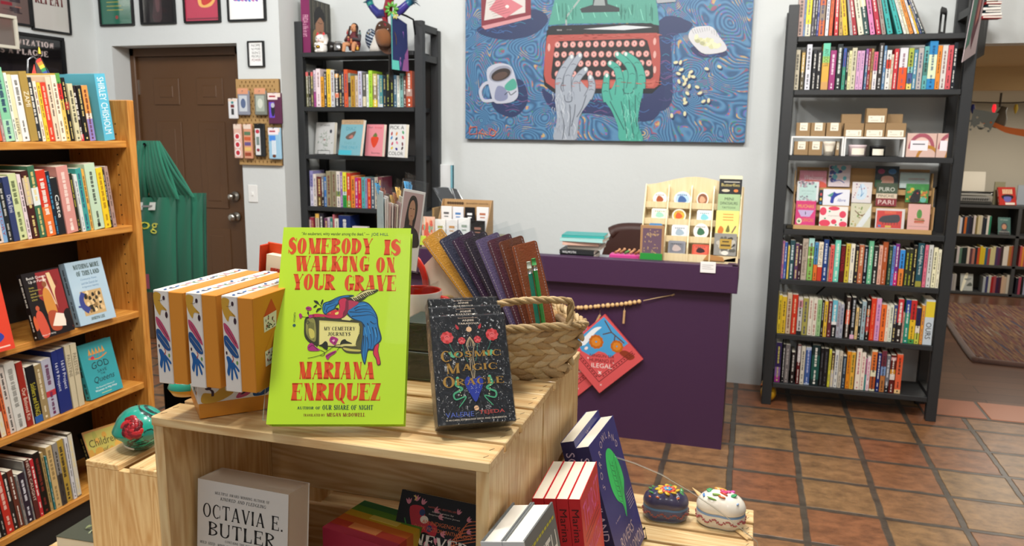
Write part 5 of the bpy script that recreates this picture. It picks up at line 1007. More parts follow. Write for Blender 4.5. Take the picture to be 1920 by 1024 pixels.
# storyteller figure
s=th(275,660)/.185;st_=empty('clay_figure',T(tx(660),YT+.01,ZT+.001),'seated clay storyteller woman with braids and small figures on her lap','figurine');CM=Matrix.Scale(s,4)
MB().lathe([(0,.01),(.035,.01),(.045,.05),(.04,.09),(.02,.12),(.012,.13),(0,.131)],'#5c2026',seg=20,sy=.8,M=CM).tube([(-.02,-.02,.05),(-.045,-.05,.045),(-.05,-.055,.0)],[.018,.016,.011],'#c48a62',M=CM).tube([(.015,-.02,.05),(.022,-.05,.045),(.022,-.058,.0)],[.018,.016,.011],'#c48a62',M=CM).ball((0,0,.152),(.023,.022,.028),'#c48a62',M=CM).tube([(-.038,0,.105),(-.05,-.02,.075),(-.01,-.045,.085)],[.014,.012,.009],'#5c3a34',M=CM).tube([(.038,0,.105),(.05,-.02,.075),(.01,-.045,.08)],[.014,.012,.009],'#4a4448',M=CM).build('body',MATT,st_)
MB().grid(lambda u,v:(.027*sin(pi*v)*cos(u*pi)*1.02,.006+.026*sin(pi*v)*sin(u*pi),.154+.032*cos(pi*v)),12,10,'#2c1a14',M=CM).tube([(-.022,-.005,.165),(-.03,-.012,.13),(-.028,-.02,.1)],.007,'#2c1a14',M=CM).tube([(.022,-.005,.165),(.03,-.012,.13),(.028,-.02,.1)],.007,'#2c1a14',M=CM).build('hair',MATT,st_)
q=MB(); 
for sx in(-1,1):q.ball((sx*.009,-.0205,.156),(.003,.0015,.0018),'#1a1010',M=CM)
q.ball((0,-.022,.143),(.005,.0015,.0015),'#7a2c24',M=CM).ball((0,-.022,.15),(.003,.003,.004),'#b87c56',M=CM).build('face_details',MATT,st_)
for x,y,z,c,c2 in((-.04,-.01,.125,'#c8a08c','#a83a3c'),(.042,0,.12,'#3a3c44','#6a8a84'),(.01,-.06,.06,'#c48a62','#b86a3c'),(-.012,-.055,.075,'#c48a62','#8c2c30'),(.05,-.05,.02,'#c48a62','#d8a43c')):
    MB().lathe([(0,0),(.009,0),(.008,.016),(.004,.02),(0,.02)],c2,seg=10,M=CM@T(x,y,z-.012)).ball((x,y,z+.013),.0068,c,M=CM).build('small_figure',MATT,st_)
# blue owl and white cat figures
s=th(335,860)/.15;ow=empty('owl_figure',T(tx(870,4.66),4.66,ZT+.001),'blue and white speckled bird figure, left of the hanging brown hat','figurine');CM=Matrix.Scale(s,4)
q=MB().grid(lambda u,v:(((.012+.036*sin(pi*min(1,v*1.05))**.7)*cos(2*pi*u))+.018*v,.03*sin(2*pi*u)*sin(pi*min(1,v*1.02+.02))**.5,.148*(1-v)),22,26,'#26344c',M=CM,cf=lambda u,v:'#c4d0dc' if(int(u*22)+int(v*26)*3)%4==0 else '#26344c');q.build('body',CERAM,ow)
MB().ball((.01,-.028,.128),.007,'#e8e8e8',M=CM).ball((.01,-.034,.128),.003,'#101010',M=CM).lathe([(0,0),(.004,0),(0,-.012)],'#b8a05c',M=CM@T(.0,-.035,.12)).build('eyes_and_beak',CERAM,ow)
q=MB().lathe([(0,0),(.055,0),(.048,.03),(.03,.07),(.018,.1),(0,.11)],'#e0dcd4',seg=20,sy=.6,M=T(tx(945),YT,ZT+.001)).build('white_figure',MATT);lab(q,'plain white cone-shaped figure just left of the brown hat','figurine')
q=MB().box(0,0,0,.12,.1,.022,'#9a3478',bev=.004).build('box_file',PAPER,M=T(tx(1010),YT+.02,ZT+.001));lab(q,'small magenta box on the centre bookcase top under the hat','box')
# hat
P=on(*TQ(1060,450),1,4.5);ha=empty('brown_hat',T(P.x,4.5,P.z),'brown felt hat hanging from the winged creature over the centre bookcase','hat')
HM=Matrix.Rotation(-.42,4,'Y')@Matrix.Rotation(-.35,4,'Z')@Matrix.Rotation(pi/2,4,'X')
R_=(on(*TQ(1190,450),1,4.5)-on(*TQ(940,450),1,4.5)).length*.6
MB().lathe([(0,.07),(R_*.35,.07),(R_*.5,.055),(R_*.56,.0),(R_*.58,-.003),(R_*.8,-.005),(R_*.97,.006),(R_,.014),(R_*.97,.012),(R_*.8,.001),(R_*.57,.003)],'#5e3418',seg=32,sy=1.22,M=HM,cols=['#7a4a24']*3+['#4c2a12']*7).build('crown_and_brim',CLOTH,ha)
MB().tube([(R_*.57*cos(a),R_*.57*sin(a)*1.22,.012)for a in[2*pi*k/28 for k in range(28)]],.004,'#3a1e0e',closed=True,M=HM).ball((0,-.11*0,0),.001,'#fff',M=HM).build('hat_band',LEATH,ha)
MB().ball((0,R_*.95,.02),.006,'#e0e0e0',M=HM).ball((R_*.6,R_*.35,.02),.005,'#e0e0e0',M=HM).build('stud',METAL,ha)
# winged creature (painted papier-mache)
def W3(x,y,Y=4.5):p=on(*TQ(x,y),1,Y);return(p.x,p.y,p.z)
P=Vector(W3(1090,130));al=empty('winged_creature',T(*P),'bright painted winged creature with teal and violet arms above the hat','figurine')
loc(MB().tube([W3(1100,-60),W3(1085,30),W3(1070,120),W3(1030,200),W3(1050,290),W3(1070,330)],[.03,.026,.03,.02,.015,.01],'#8c2430',seg=14).build('body',CERAM),al)
loc(MB().tube([W3(1050,160),W3(960,170),W3(900,110),W3(860,60),W3(840,10)],[.03,.028,.022,.018,.02],'#2a2c74',seg=14).tube([W3(870,70),W3(850,25)],[.021,.022],'#1c7a74',seg=14).build('arm',CERAM),al)
loc(MB().tube([W3(1170,150),W3(1240,110),W3(1300,50),W3(1340,0)],[.026,.026,.022,.018],'#3c3484',seg=14).tube([W3(1310,40),W3(1370,0)],[.022,.024],'#24607c',seg=14).build('arm',CERAM),al)
for d in((840,20,770,30),(845,15,800,0),(850,10,850,-20),(860,15,905,-5)):loc(MB().tube([W3(d[0],d[1]),W3((d[0]+d[2])/2,d[3]-6),W3(d[2],d[3])],[.008,.006,.001],'#1c5c5c').build('claw',CERAM),al)
for d in((1360,10,1460,75),(1365,0,1430,20),(1350,20,1400,60),(1370,-5,1450,-10)):loc(MB().tube([W3(d[0],d[1]),W3((d[0]+d[2])/2,(d[1]+d[3])/2-10),W3(d[2],d[3])],[.008,.004,.0008],'#2c3c4c').build('claw',CERAM),al)
for k in range(9):a=2*pi*k/9;loc(MB().ball(tuple(Vector(W3(1115,110,4.46))+Vector((.03*cos(a),0,.03*sin(a)))),(.017,.008,.009),'#5c9c3c',rot=Matrix.Rotation(-a,3,'Y')).build('petal',CERAM),al)
for k in range(6):a=2*pi*k/6;loc(MB().ball(tuple(Vector(W3(1155,185,4.46))+Vector((.014*cos(a),0,.014*sin(a)))),(.01,.006,.006),'#c8bc6c',rot=Matrix.Rotation(-a,3,'Y')).build('petal',CERAM),al)
loc(MB().tube([W3(1180,150),W3(1290,190),W3(1375,235),W3(1400,420)],.006,'#1c1c1e').build('hanging_rod',METAL),al)
# hanging art boards
def quad3(pts,Y,th_,c,nm,lb,art,cat='poster'):
    p=[Vector(W3(x,y,Y+dy))for x,y,dy in pts];u=(p[1]-p[0]);v=(p[3]-p[0]);n_=v.cross(u).normalized()
    o=MB();vs=[tuple(q)for q in p]+[tuple(q+n_*-th_)for q in p]
    o.add(vs,[(0,1,2,3),(7,6,5,4)]+[(i,i+4,(i+1)%4+4,(i+1)%4)for i in range(4)],c);k_=0
    for f,cc in art:
        k_+=1;pts3=[]
        for a_,b_ in f:s0=p[0].lerp(p[1],a_);s1=p[3].lerp(p[2],a_);pts3.append(tuple(s0.lerp(s1,b_)+n_*.0003*k_))
        o.add(pts3,[tuple(range(len(pts3)))],cc)
        o.add([tuple(Vector(q)-n_*(th_+.0006*k_))for q in pts3],[tuple(range(len(pts3)))],cc)
    o=o.build(nm,GLOSS);lab(o,lb,cat);return o
quad3([(1110,160,-.02),(1300,290,.1),(1320,860,.1),(1120,830,-.02)],4.46,.004,'#2c3460','hanging_poster','teal and violet poster hanging in front of the centre bookcase',[([(0,0),(.25,0),(.4,.6),(.45,1),(0,1)],'#62c4b6'),([(.4,.3),(.75,.2),(.8,.55),(.6,.8),(.5,.95),(.4,.6)],'#9462b0'),([(.5,.35),(.62,.3),(.6,.7),(.5,.8)],'#c884c8'),([(.75,.7),(1,.5),(1,1),(.6,1)],'#8a5488')])
quad3([(1090,580,.0),(1115,600,.06),(1130,1000,.06),(1085,940,.0)],4.5,.003,'#3a3836','hanging_poster','dark narrow board edge hanging left of the teal and violet poster',[])
# things seen through the open side
for x0,x1,yt,z_,c in((1680,1720,370,ZC[5],'#a05a3c'),(1725,1815,215,ZC[5],'#9aa0b8')):
    P=on(560+x0/7.385,0,1,4.78)
row('y',4.75,ZC[5],(560,110),7.385,[(1590,1615,360,'#b8a49c'),(1620,1650,330,'#a04a34')],'rear right end of the centre upper row',G_C,D=.09)
wm=MB().box(-.05,-.025,-.085,.05,0,.085,'#e2e4e4',bev=.004).box(.038,-.03,-.08,.05,.001,.08,'#7cb8c8').build('wall_box',PAPER,M=T(on(838,325,1,YB).x,YB-.001,on(838,332,1,YB).z));lab(wm,'small white wall box with a turquoise edge, between bookcase and painting','wall box')
# ================================================================== COUNTER
PUR=vmat('purple_counter_paint',.45,bump=.25,bscale=40);pc='#3f2343'
XR,XL=-.06,-1.9
cn=empty('sales_counter',T(-1,3.78,0),'aubergine purple painted sales counter in front of the painting wall','counter')
loc(MB().box(XL,3.78,.0,XR,3.80,.92,pc).build('front_panel',PUR),cn)
loc(MB().box(XL-.02,3.74,.79,XR+.03,3.78,.92,pc,bev=.003).box(XR+.001,3.741,.79,XR+.03,4.2,.92,pc).build('fascia',PUR),cn)
loc(MB().box(XR-.02,3.8,0,XR,4.28,.92,pc).build('side_panel',PUR),cn);loc(MB().box(XL,3.8,0,XL+.02,4.28,.92,pc).build('side_panel',PUR),cn)
loc(MB().box(XL+.02,3.8,.81,XR-.02,4.28,.84,'#33203a').build('worktop',PUR),cn)
WT=.841
tg=MB().box(0,0,0,on(1342,500,1,3.73).x-on(1313,500,1,3.73).x,.003,.052,'#eceae8',bev=.0012).build('paper_tag',PAPER,M=T(on(1313,500,1,3.73).x,3.735,on(1313,511,1,3.735).z));lab(tg,'small white printed tag stuck on the counter edge below the sticker rack','tag')
A=Art();[A.rect(.008,.018+.009*i,.06-.01*(i%2),.02+.009*i,'#9a9a9a')for i in range(3)];A.build('tag_print',PAPER,tg).matrix_local=basis((0,-.0002,0),(1,0,0),(0,0,1),(0,-1,0))
# --- bead garland with clips and hanging pads
gp=[on(x,y,1,3.765)for x,y in((1020,577),(1055,576),(1090,577),(1125,574),(1160,571),(1190,567),(1206,564))]
gl=empty('bead_garland',T(*gp[0]),'pale wooden bead garland strung across the purple counter front','garland')
cp=crom([tuple(p)for p in gp],12);L_=[0]
for i in range(1,len(cp)):L_.append(L_[-1]+(Vector(cp[i])-Vector(cp[i-1])).length)
d=0;k=0;base_b=None
while d<L_[-1]:
    i=max(j for j in range(len(L_))if L_[j]<=d);P=Vector(cp[i]);r_=.0125 if k%5==0 else .0105
    if base_b is None:base_b=MB().ball((0,0,0),.0118,'#d2ad78',seg=12,rings=8).build('bead',vmat('beadwood',.5));o=base_b
    else:o=base_b.copy();COL.objects.link(o)
    o.matrix_world=Matrix.Translation(P)@Matrix.Scale(r_/.0118,4);o.parent=gl;o.matrix_parent_inverse=gl.matrix_world.inverted();d+=r_*2.02;k+=1
cd=[on(1206,564,1,3.768),on(1235,558,1,3.77),on(1263,553,1,3.776)]
loc(MB().tube([tuple(p)for p in cd],.0022,'#b89a70').tube([tuple(P_)for P_ in(cd[2]+Vector((-.01,0,-.004)),cd[2]+Vector((.004,0,.003)))],.004,'#b89a70').build('cord',CLOTH),gl)
lf2=[on(x,y,1,3.765)for x,y in((1020,577),(960,575),(880,560))];loc(MB().tube(crom([tuple(p)for p in lf2],5),.002,'#b89a70').build('cord',CLOTH),gl)
def clip(px,py,px2,py2,lb):
    a=on(px,py,1,3.76);b_=on(px2,py2,1,3.757);t_=on(px,py-9,1,3.765)
    o=empty('clothes_peg',T(*a),lb,'clothes peg','pegs on the bead garland');dr=(b_-a).normalized();n_=Vector((0,-1,0));sd=dr.cross(n_)
    M=basis(a,sd,n_,dr);L=(b_-a).length
    for y in(-.005,.001):loc(MB().box(-.005,y,0,.005,y+.004,L,'#bc9468',bev=.001).build('peg_half',PAPER,M=M),o)
    loc(MB().tube([(a+dr*L*.4-n_*.006)+sd*.006*s_ for s_ in(-1,1)],.003,'#9a9a9a',seg=8).tube([tuple(t_),tuple(a)],.001,'#c8b090',seg=5).build('spring',METAL),o)
clip(1079,590,1083,607,'left wooden peg holding the partly hidden red pad')
clip(1125,591,1116,608,'middle wooden peg holding the red ILEGAL pad')
clip(1171,582,1169,607,'empty wooden peg, rightmost on the bead garland')
def pad(c,half,Y,lb,full):
    """square pad hanging by one corner"""
    M0=on(*c,1,Y);R=Matrix.Rotation(radians(-43),4,'Y');s=half
    o=MB().box(-s,0,-s,s,.014,s,'#a83434',bev=.001).box(-s,-.0008,-s,s,.0,s,'#d4585a').build('bandana_box',GLOSS,M=T(*M0)@R);lab(o,lb,'boxed bandana','boxed bandanas on the garland')
    A=Art(z=.0012)
    def q(x,y):return(x*s,y*s)       # -1..1 across the square; the hanging corner is (-1, 1)
    q0=q;q=lambda x,y:q0(-x,y);wl=lambda x,z:((x*.731+z*.682)*s,(-x*.682+z*.731)*s)
    A.poly([wl(*c_)for c_ in((-.92,.4),(-.72,.05),(-.4,-.1),(-.12,.1),(.1,.05),(.28,-.1),(.88,.46),(.02,1.32))],'#4a9cd0')
    A.blob([wl(*c_)for c_ in((-.8,.3),(-.6,.28),(-.25,.75),(-.05,.95),(-.3,.9),(-.6,.6))],'#e6ecf0')
    for l_ in(((.05,1.2),(.3,.8),(.75,.45)),((.3,.8),(.0,.7)),((.42,.68),(.38,.2))):A.line([wl(*c_)for c_ in l_],.04*s,'#5c4238')
    for x,z,r_ in((-.22,.42,.23),(.5,.32,.2)):
        for k in range(11):c_=wl(x+r_*.8*cos(k*.571),z+r_*.8*sin(k*.571));A.ell(*c_,r_*.34*s,r_*.34*s,'#b8641e',8)
        for k in range(8):c_=wl(x+r_*.45*cos(k*.785),z+r_*.45*sin(k*.785));A.ell(*c_,r_*.32*s,r_*.32*s,'#d4822c',8)
    A.blob([wl(*c_)for c_ in((.6,.1),(.8,.2),(1.12,.02),(.98,-.12),(.8,-.06))],'#8c3a24')
    for a_,b_ in(((-.9,-.55),(.62,-.55)),((.62,-.55),(.62,.9)),((-.9,-.68),(.74,-.68)),((.74,-.68),(.74,.9))):A.line([q(*a_),q(*b_)],.02*s,'#6a2428')
    for k in range(12):A.rect((-.5+.12*k)*s,-.635*s,(-.45+.12*k)*s,-.595*s,'#6a2428');A.rect(-.7*s,(-.5+.115*k)*s,-.66*s,(-.44+.115*k)*s,'#6a2428')
    th_=radians(43)
    for t_,x,y,w_,h_,c_ in(('NINGÚN SER',0,-.12,.86,.13,'#6a2428'),('HUMANO ES',0,-.3,.86,.13,'#6a2428'),('ILEGAL',0,-.5,.72,.16,'#f0e0dc')):
        A.text(t_,(x*.731+y*.682)*s,(-x*.682+y*.731)*s,w_*s,h_*s,c_,al='c',rot=-th_)
    for x,y,r_ in((-.5,-.45,.1),(-.48,.2,.05),(.1,-.48,.04),(-.76,-.8,.05)):A.star(x*s,y*s,r_*s,'#f0dcd8')
    A.ell(-.3*s,.5*s,.07*s,.05*s,'#f0dcd8')
    g=A.build('box_print',GLOSS,o);g.matrix_local=basis((0,0,0),(1,0,0),(0,0,1),(0,-1,0))
PD=on(1129,668,1,3.755);hf=(on(1195,662,1,3.755)-on(1129,741,1,3.755)).length/2
pad((1129,664),hf,3.752,'salmon red boxed bandana with orange blossoms reading ILEGAL, hanging square-on-corner',1)
pad((1086,672),hf,3.768,'second salmon boxed bandana, tucked behind the basket side of the ILEGAL one',0)
# --- card of pencils display
Q8=lambda x,y:(680+x/3.84,310+y/3.84)
def bx(x0,y0,x1,y1,Y,d,c,nm,lb,cat,zb=None,mat=None,group=None,art=None):
    a=on(*Q8(x0,y1),1,Y);b_=on(*Q8(x1,y1),1,Y);t_=on(*Q8((x0+x1)/2,y0),1,Y);z0=zb if zb is not None else a.z
    w,h=b_.x-a.x,t_.z-z0
    o=MB().box(0,0,0,w,d,h,c,bev=.001).build(nm,mat or PAPER,M=T(a.x,Y,z0));lab(o,lb,cat,group)
    if art:
        A=Art();art(A,w,h);A.build('label',PAPER,o).matrix_local=basis((0,-.0002,0),(1,0,0),(0,0,1),(0,-1,0))
    return o
a=on(*Q8(590,240),1,4.02);b_=on(*Q8(935,250),1,4.02);lo=on(*Q8(865,540),1,3.86)
dsp=empty('pencil_display',T(a.x,3.86,WT),'kraft cardboard counter display holding boxed pencil sets','display stand')
w=b_.x-a.x;hB=a.z-WT
bk=loc(MB().box(a.x,4.02,WT,b_.x,4.025,a.z,'#b08c60').build('back_board',PAPER),dsp)
A=Art();A.text('quotable pencils',w*.68,hB-.028,w*.46,.013,'#4a3420',al='c');[A.ell(w*(.08+.05*i),hB-.022,.008,.008,'#4a3420',10)for i in range(7)]
A.build('board_print',PAPER,bk,M=basis((a.x,4.0195,WT),(1,0,0),(0,0,1),(0,-1,0)))
for x in(a.x-.003,b_.x):loc(MB().prism([(0,0),(.165,0),(.165,hB),(.14,hB),(0,.09)],0,.003,'#b08c60',M=basis((x,3.86,WT),(0,1,0),(0,0,1),(1,0,0))).build('side_board',PAPER),dsp)
loc(MB().box(a.x,3.86,WT,b_.x,3.863,WT+.07,'#b08c60').box(a.x,3.94,WT,b_.x,3.943,WT+.15,'#b08c60').build('step',PAPER),dsp)
def pen(x0,y0,x1,y1,Y,c,c2,lb,ic='#5a5a5a',ic2=None):
    def art(A,w,h):
        A.rect(.001,.002,w-.001,h*.36,c2);A.rect(w*.25,h*.78,w*.75,h*.84,ic);A.rect(w*.3,h*.7,w*.7,h*.73,ic)
        if ic2:A.rect(w*.5,.002,w-.001,h*.36,ic2)
    bx(x0,y0,x1,y1,Y,.014,c,'pencil_box',lb,'pencil set',WT+.004 if Y<3.9 else WT+.09,GLOSS,'pencil sets in the kraft display',art)
pen(565,295,640,385,3.965,'#e4e2e0','#d87a2c','white pencil box with orange base, back row left');pen(648,300,725,400,3.968,'#e0e0e4','#dcdce0','white pencil box with small blue mark, back row second','#4a7ab0');pen(735,303,805,400,3.965,'#1e1e20','#26262a','black pencil box with white lettering, back row third','#e8e8e8');pen(820,303,905,440,3.968,'#e6e4e4','#e6e4e4','white pencil box with arched mark, back row right','#b06a4a')
pen(522,390,595,530,3.885,'#e4e2dc','#e0dcd8','white pencil box with olive label, front row left','#a8a04a');pen(602,390,682,530,3.888,'#e4e2e0','#4a94c8','white pencil box with blue and orange base, front row second','#c08a4a','#d8702c');pen(692,380,770,520,3.885,'#e4e6e4','#1e6a4c','white pencil box with dark green base, front row third','#8a9a8c');pen(780,400,875,540,3.888,'#1c1a1a','#241f1d','black pencil box with bronze mark, front row right','#9a6a5a')
bx(425,370,520,490,3.9,.004,'#e4b8a0','art_card','peach and green patterned card left of the pencil display','card',WT,None,None,lambda A,w,h:(r_spots(A,w,h,['#e0785a','#e89a70','#d85a44'],12,3,.16,0,1,.3,.9),r_spots(A,w,h,['#7ab090','#e8d0c0'],8,5,.1)))
bx(385,508,455,572,3.82,.006,'#c8dc3c','sticky_notes','bright yellow-green pack at the left end of the counter','sticky notes',None)
bx(925,505,1045,560,3.98,.06,'#8a8468','box_file','low olive grey box right of the pencil display','box',WT)
bx(1030,545,1112,620,3.88,.003,'#dfe2e4','place_card','small white folded card between the olive box and red figurine','card',WT)
P=on(*Q8(1170,600),1,3.86);q=empty('red_figurine',T(P.x,3.86,WT),'small red painted figurine lying on the counter','figurine');zz=P.z-WT
MB().ball((0,0,zz),(.033,.02,.014),'#b8342c').ball((-.012,0,zz+.014),(.014,.012,.01),'#8c2420').ball((.02,0,zz+.004),(.014,.012,.01),'#c8503c').box(-.02,-.015,0,.02,.015,zz-.008,'#7a5a44').build('body',CERAM,q);MB().ball((-.014,-.012,zz+.016),.004,'#e8c86a').ball((.005,-.018,zz+.006),.005,'#3a8c5c').build('painted_dots',CERAM,q)
# tablets / frames behind
for i,(pts,lb)in enumerate((([(505,160),(620,160),(700,300),(590,300)],'dark tablet leaning back with a silver edge, behind the pencil display'),([(640,165),(680,175),(745,300),(690,300)],'narrow dark tablet edge-on beside the other tablet'))):
    Y0=4.12-.02*i;p=[on(*Q8(*c),1,Y0-(.0 if k<2 else .05))for k,c in enumerate(pts)]
    n_=(p[1]-p[0]).cross(p[3]-p[0]).normalized()
    vs=[tuple(v)for v in p]+[tuple(v+n_*.008)for v in p]
    o=MB().add(vs,[(0,1,2,3),(7,6,5,4)]+[(k,k+4,(k+1)%4+4,(k+1)%4)for k in range(4)],'#2c2e30').build('tablet',GLOSS);lab(o,lb,'tablet')
    MB().tube([v-n_*.001 for v in p],.003,'#c8ccce',closed=True,seg=6).build('silver_rim',METAL,o)
    MB().tube([tuple((p[2]+p[3])/2),(p[3].x,Y0+.03,WT+.004)],.006,'#3a3a3c').box(p[3].x-.05,Y0-.03,WT,p[3].x+.05,Y0+.06,WT+.006,'#3a3a3c').build('stand',METAL,o)
fr=MB().box(0,0,0,.012,.14,.26,'#9a7a4c',bev=.001).build('thin_picture',PAPER,M=T(on(*Q8(500,300),1,4.05).x,4.05,WT));lab(fr,'thin tan frame seen edge-on left of the pencil display','frame')
# --- stack of books
Zs=WT
def sbk(x0,x1,y0,y1,Y,c,lb,rot,text=None,D=.15,hard=False,ink=None):
    global Zs
    a=on(*Q8(x0,y1),1,Y);b_=on(*Q8(x1,y1),1,Y);w=b_.x-a.x;h=max(.006,on(*Q8(x0,y0),1,Y).z-on(*Q8(x0,y1),1,Y).z)
    o=MB().box(0,0,0,w,D,.0015,c).box(0,0,h-.0015,w,D,h,c).box(0,0,0,w,.0015,h,c).build('book',GLOSS,M=T((a.x+b_.x)/2,Y,Zs+.0004,rot)@T(-w/2,0,0));lab(o,lb,'book','stack of books on the counter')
    MB().box(.001,.0015,.0015,w-.001,D-.001,h-.0015,'#e4ddcc').build('page_block',PAPER,o)
    if text:A=Art();A.text(text,w*.08,h*.2,w*.4,h*.55,ink or '#e8e8e8');A.build('spine_lettering',PAPER,o).matrix_local=basis((0,-.0002,0),(1,0,0),(0,0,1),(0,-1,0))
    Zs+=h+.0006;return h
z_need=on(*Q8(1365,655),1,3.83).z
if z_need-.012>Zs: 
    fl=MB().box(0,0,0,.2,.13,z_need-Zs-.028,'#6a6c70').build('document_tray',GLOSS,M=T(on(*Q8(1400,650),1,3.84).x,3.84,Zs));lab(fl,'grey document tray under the stack of books, mostly behind the counter edge','tray');Zs+=z_need-Zs-.0275
sbk(1365,1740,628,658,3.815,'#b8bcc4','large pale grey book at the bottom of the counter stack',.02,D=.2)
sbk(1420,1665,600,632,3.825,'#2a2c2e','lower dark grey book lettered in white, in the counter stack',-.03,'WILMOTH')
sbk(1418,1665,572,602,3.82,'#2a2c2e','upper dark grey book lettered in white, in the counter stack',.01,'WILMOTH')
sbk(1475,1710,545,575,3.85,'#e2dcd0','cream book above the two dark books in the counter stack',-.02)
sbk(1440,1700,515,542,3.83,'#e0b8a4','peach book second from the top of the counter stack',.03)
sbk(1420,1730,490,515,3.82,'#a8d8d4','pale mint book just under the topmost one',-.04)
sbk(1435,1740,468,486,3.84,'#3a9c98','teal book topmost on the counter stack',.05)
# --- chair behind the counter
P=on(1180,460,1,4.5);ch=empty('office_chair',T(P.x+.05,4.55,0),'brown leather chair whose rounded back shows behind the counter','chair');zt=on(1180,434,1,4.5).z
MB().grid(lambda u,v:(.23*(2*u-1)*(1-.25*max(0,v-.6)**2*6),-.02+.05*(1-(2*u-1)**2)*-1+.06,zt-.5+.5*(v**.9)-.035*(2*u-1)**4),14,12,'#3c1e16').grid(lambda u,v:(.23*(2*u-1)*(1-.25*max(0,v-.6)**2*6),.09,zt-.5+.5*(v**.9)-.035*(2*u-1)**4),14,12,'#3c1e16').tube([(.23*(2*u/14-1)*.76,.05,zt-.03*(2*u/14-1)**4)for u in range(15)],.04,'#3c1e16').build('backrest',LEATH,ch)
MB().lathe([(0,.42),(.22,.42),(.24,.45),(.22,.5),(0,.51)],'#3c1e16',M=T(0,-.12,0)).build('seat',LEATH,ch);MB().tube([(0,-.12,.42),(0,-.12,.08)],.025,'#2a2a2a').build('column',METAL,ch)
for k in range(5):a_=2*pi*k/5;MB().tube([(0,-.12,.08),(.2*cos(a_),-.12+.2*sin(a_),.045)],[.02,.012],'#2a2a2a').ball((.22*cos(a_),-.12+.22*sin(a_),.025),.025,'#1a1a1a').build('leg',METAL,ch)
# --- pink bowl of small things
P=on(1170,478,1,3.86);q=empty('pink_tray',T(P.x,3.86,WT),'pink tray of small wooden dolls left of the brown framed card','tray');zz=P.z-WT
MB().box(-.075,0,0,.075,.07,max(.01,zz),'#c83a8a',bev=.004).build('tray_body',CLOTH,q)
for i in range(5):MB().tube([(-.05+.025*i,.02,zz+.006),(-.03+.025*i,.045,zz+.016+.004*(i%2))],.006,['#b8845c','#9a6a44','#5c8a4c','#c8946c','#b0744c'][i]).ball((-.03+.025*i,.045,zz+.018+.004*(i%2)),.0075,'#c08c64').build('small_doll',PAPER,q)
# --- sticker rack
R8=lambda x,y:(1160+x/3.94,300+y/3.94)
YF,YK=3.83,3.99;ry0,ry1=700,180
def RK(x,y,Y):p=on(*R8(x,y),1,Y);return p
a=RK(190,480,3.92);rt_=empty('sticker_rack',T(a.x,YF,WT),'pale plywood sticker rack with arched top on the right end of the counter','display rack')
# rack frame: back board leaning, five fins, four tiers
zTop=RK(570,125,YK).z;xl=RK(215,180,YK).x;xr=RK(930,190,YK).x;zs_=RK(215,180,YK).z
W_=xr-xl
bb=[(0,0),(W_,0),(W_,zs_-WT)]+[(W_*(1-t_/10),zs_-WT+(zTop-zs_)*(sin(pi*(t_/10))**1.6))for t_ in range(1,10)]+[(0,zs_-WT)]
loc(MB().prism(bb,0,.005,'#e0cc9c',M=basis((xl,YK+.005,WT),(1,0,0),(0,0,1),(0,-1,0))).build('back_board',PLY),rt_)
colx=[RK(x,300,3.93).x for x in(195,365,535,700,905)]
tz=[RK(450,y,Y).z for y,Y in((690,3.85),(560,3.885),(435,3.92),(312,3.955))]
for i,x in enumerate(colx):
    pr=[(0,0),(.16,0),(.16,zs_-WT-.01)]
    for k in(3,2,1,0):yy=(3.85,3.885,3.92,3.955)[k]-YF-.012;pr+=[(yy+.022,tz[k]-WT+.085),(yy,tz[k]-WT+.03)]
    loc(MB().prism(pr,0,.006,'#e2cfa0',M=basis((x-.003,YF,WT),(0,1,0),(0,0,1),(1,0,0))).build('fin',PLY),rt_)
for k in range(4):
    yy=(3.85,3.885,3.92,3.955)[k];loc(MB().box(colx[0],yy-.008,tz[k]-.03 if k else WT,colx[-1],yy-.004,tz[k],'#e2cfa0').box(colx[0],yy-.004,tz[k]-.034 if k else WT+.002,colx[-1],yy+.025,tz[k]-.03 if k else WT+.006,'#e2cfa0').build('tier',PLY),rt_)
def stick(x0,y0,x1,y1,k,c,lb,kind='e',c2='#888',c3=None):
    yy=(3.85,3.885,3.92,3.955)[k];a=RK(x0,y1,yy);b_=RK(x1,y1,yy);t_=RK((x0+x1)/2,y0,yy);w=b_.x-a.x;z0=min(a.z,tz[k]-.003)-.004;h=t_.z-z0
    A=MB(); 
    if kind=='e':A.prism([(w/2+w/2*cos(t),h/2+h/2*sin(t))for t in[2*pi*j/24 for j in range(24)]],0,.0015,c)
    else:A.prism([(w*.06,0),(w*.94,0),(w,h*.1),(w,h*.9),(w*.94,h),(w*.06,h),(0,h*.9),(0,h*.1)],0,.0015,c)
    o=A.build('sticker',GLOSS,M=basis((a.x,yy,z0),(1,0,0),(0,.18,.98),(0,-.98,.18)));lab(o,lb,'sticker','stickers in the plywood rack')
    A=Art(z=.0018)
    if kind=='e':A.ell(w*.5,h*.5,w*.4,h*.4,c2,20)
    else:A.rect(w*.1,h*.15,w*.9,h*.85,c2)
    if c3:A.blob([(w*.25,h*.35),(w*.5,h*.25),(w*.75,h*.4),(w*.6,h*.65),(w*.35,h*.7)],c3)
    for j in range(5):A.rect(w*(.2+.12*j),h*.74,w*(.27+.12*j),h*.8,'#4a4444')
    A.build('sticker_print',GLOSS,o)
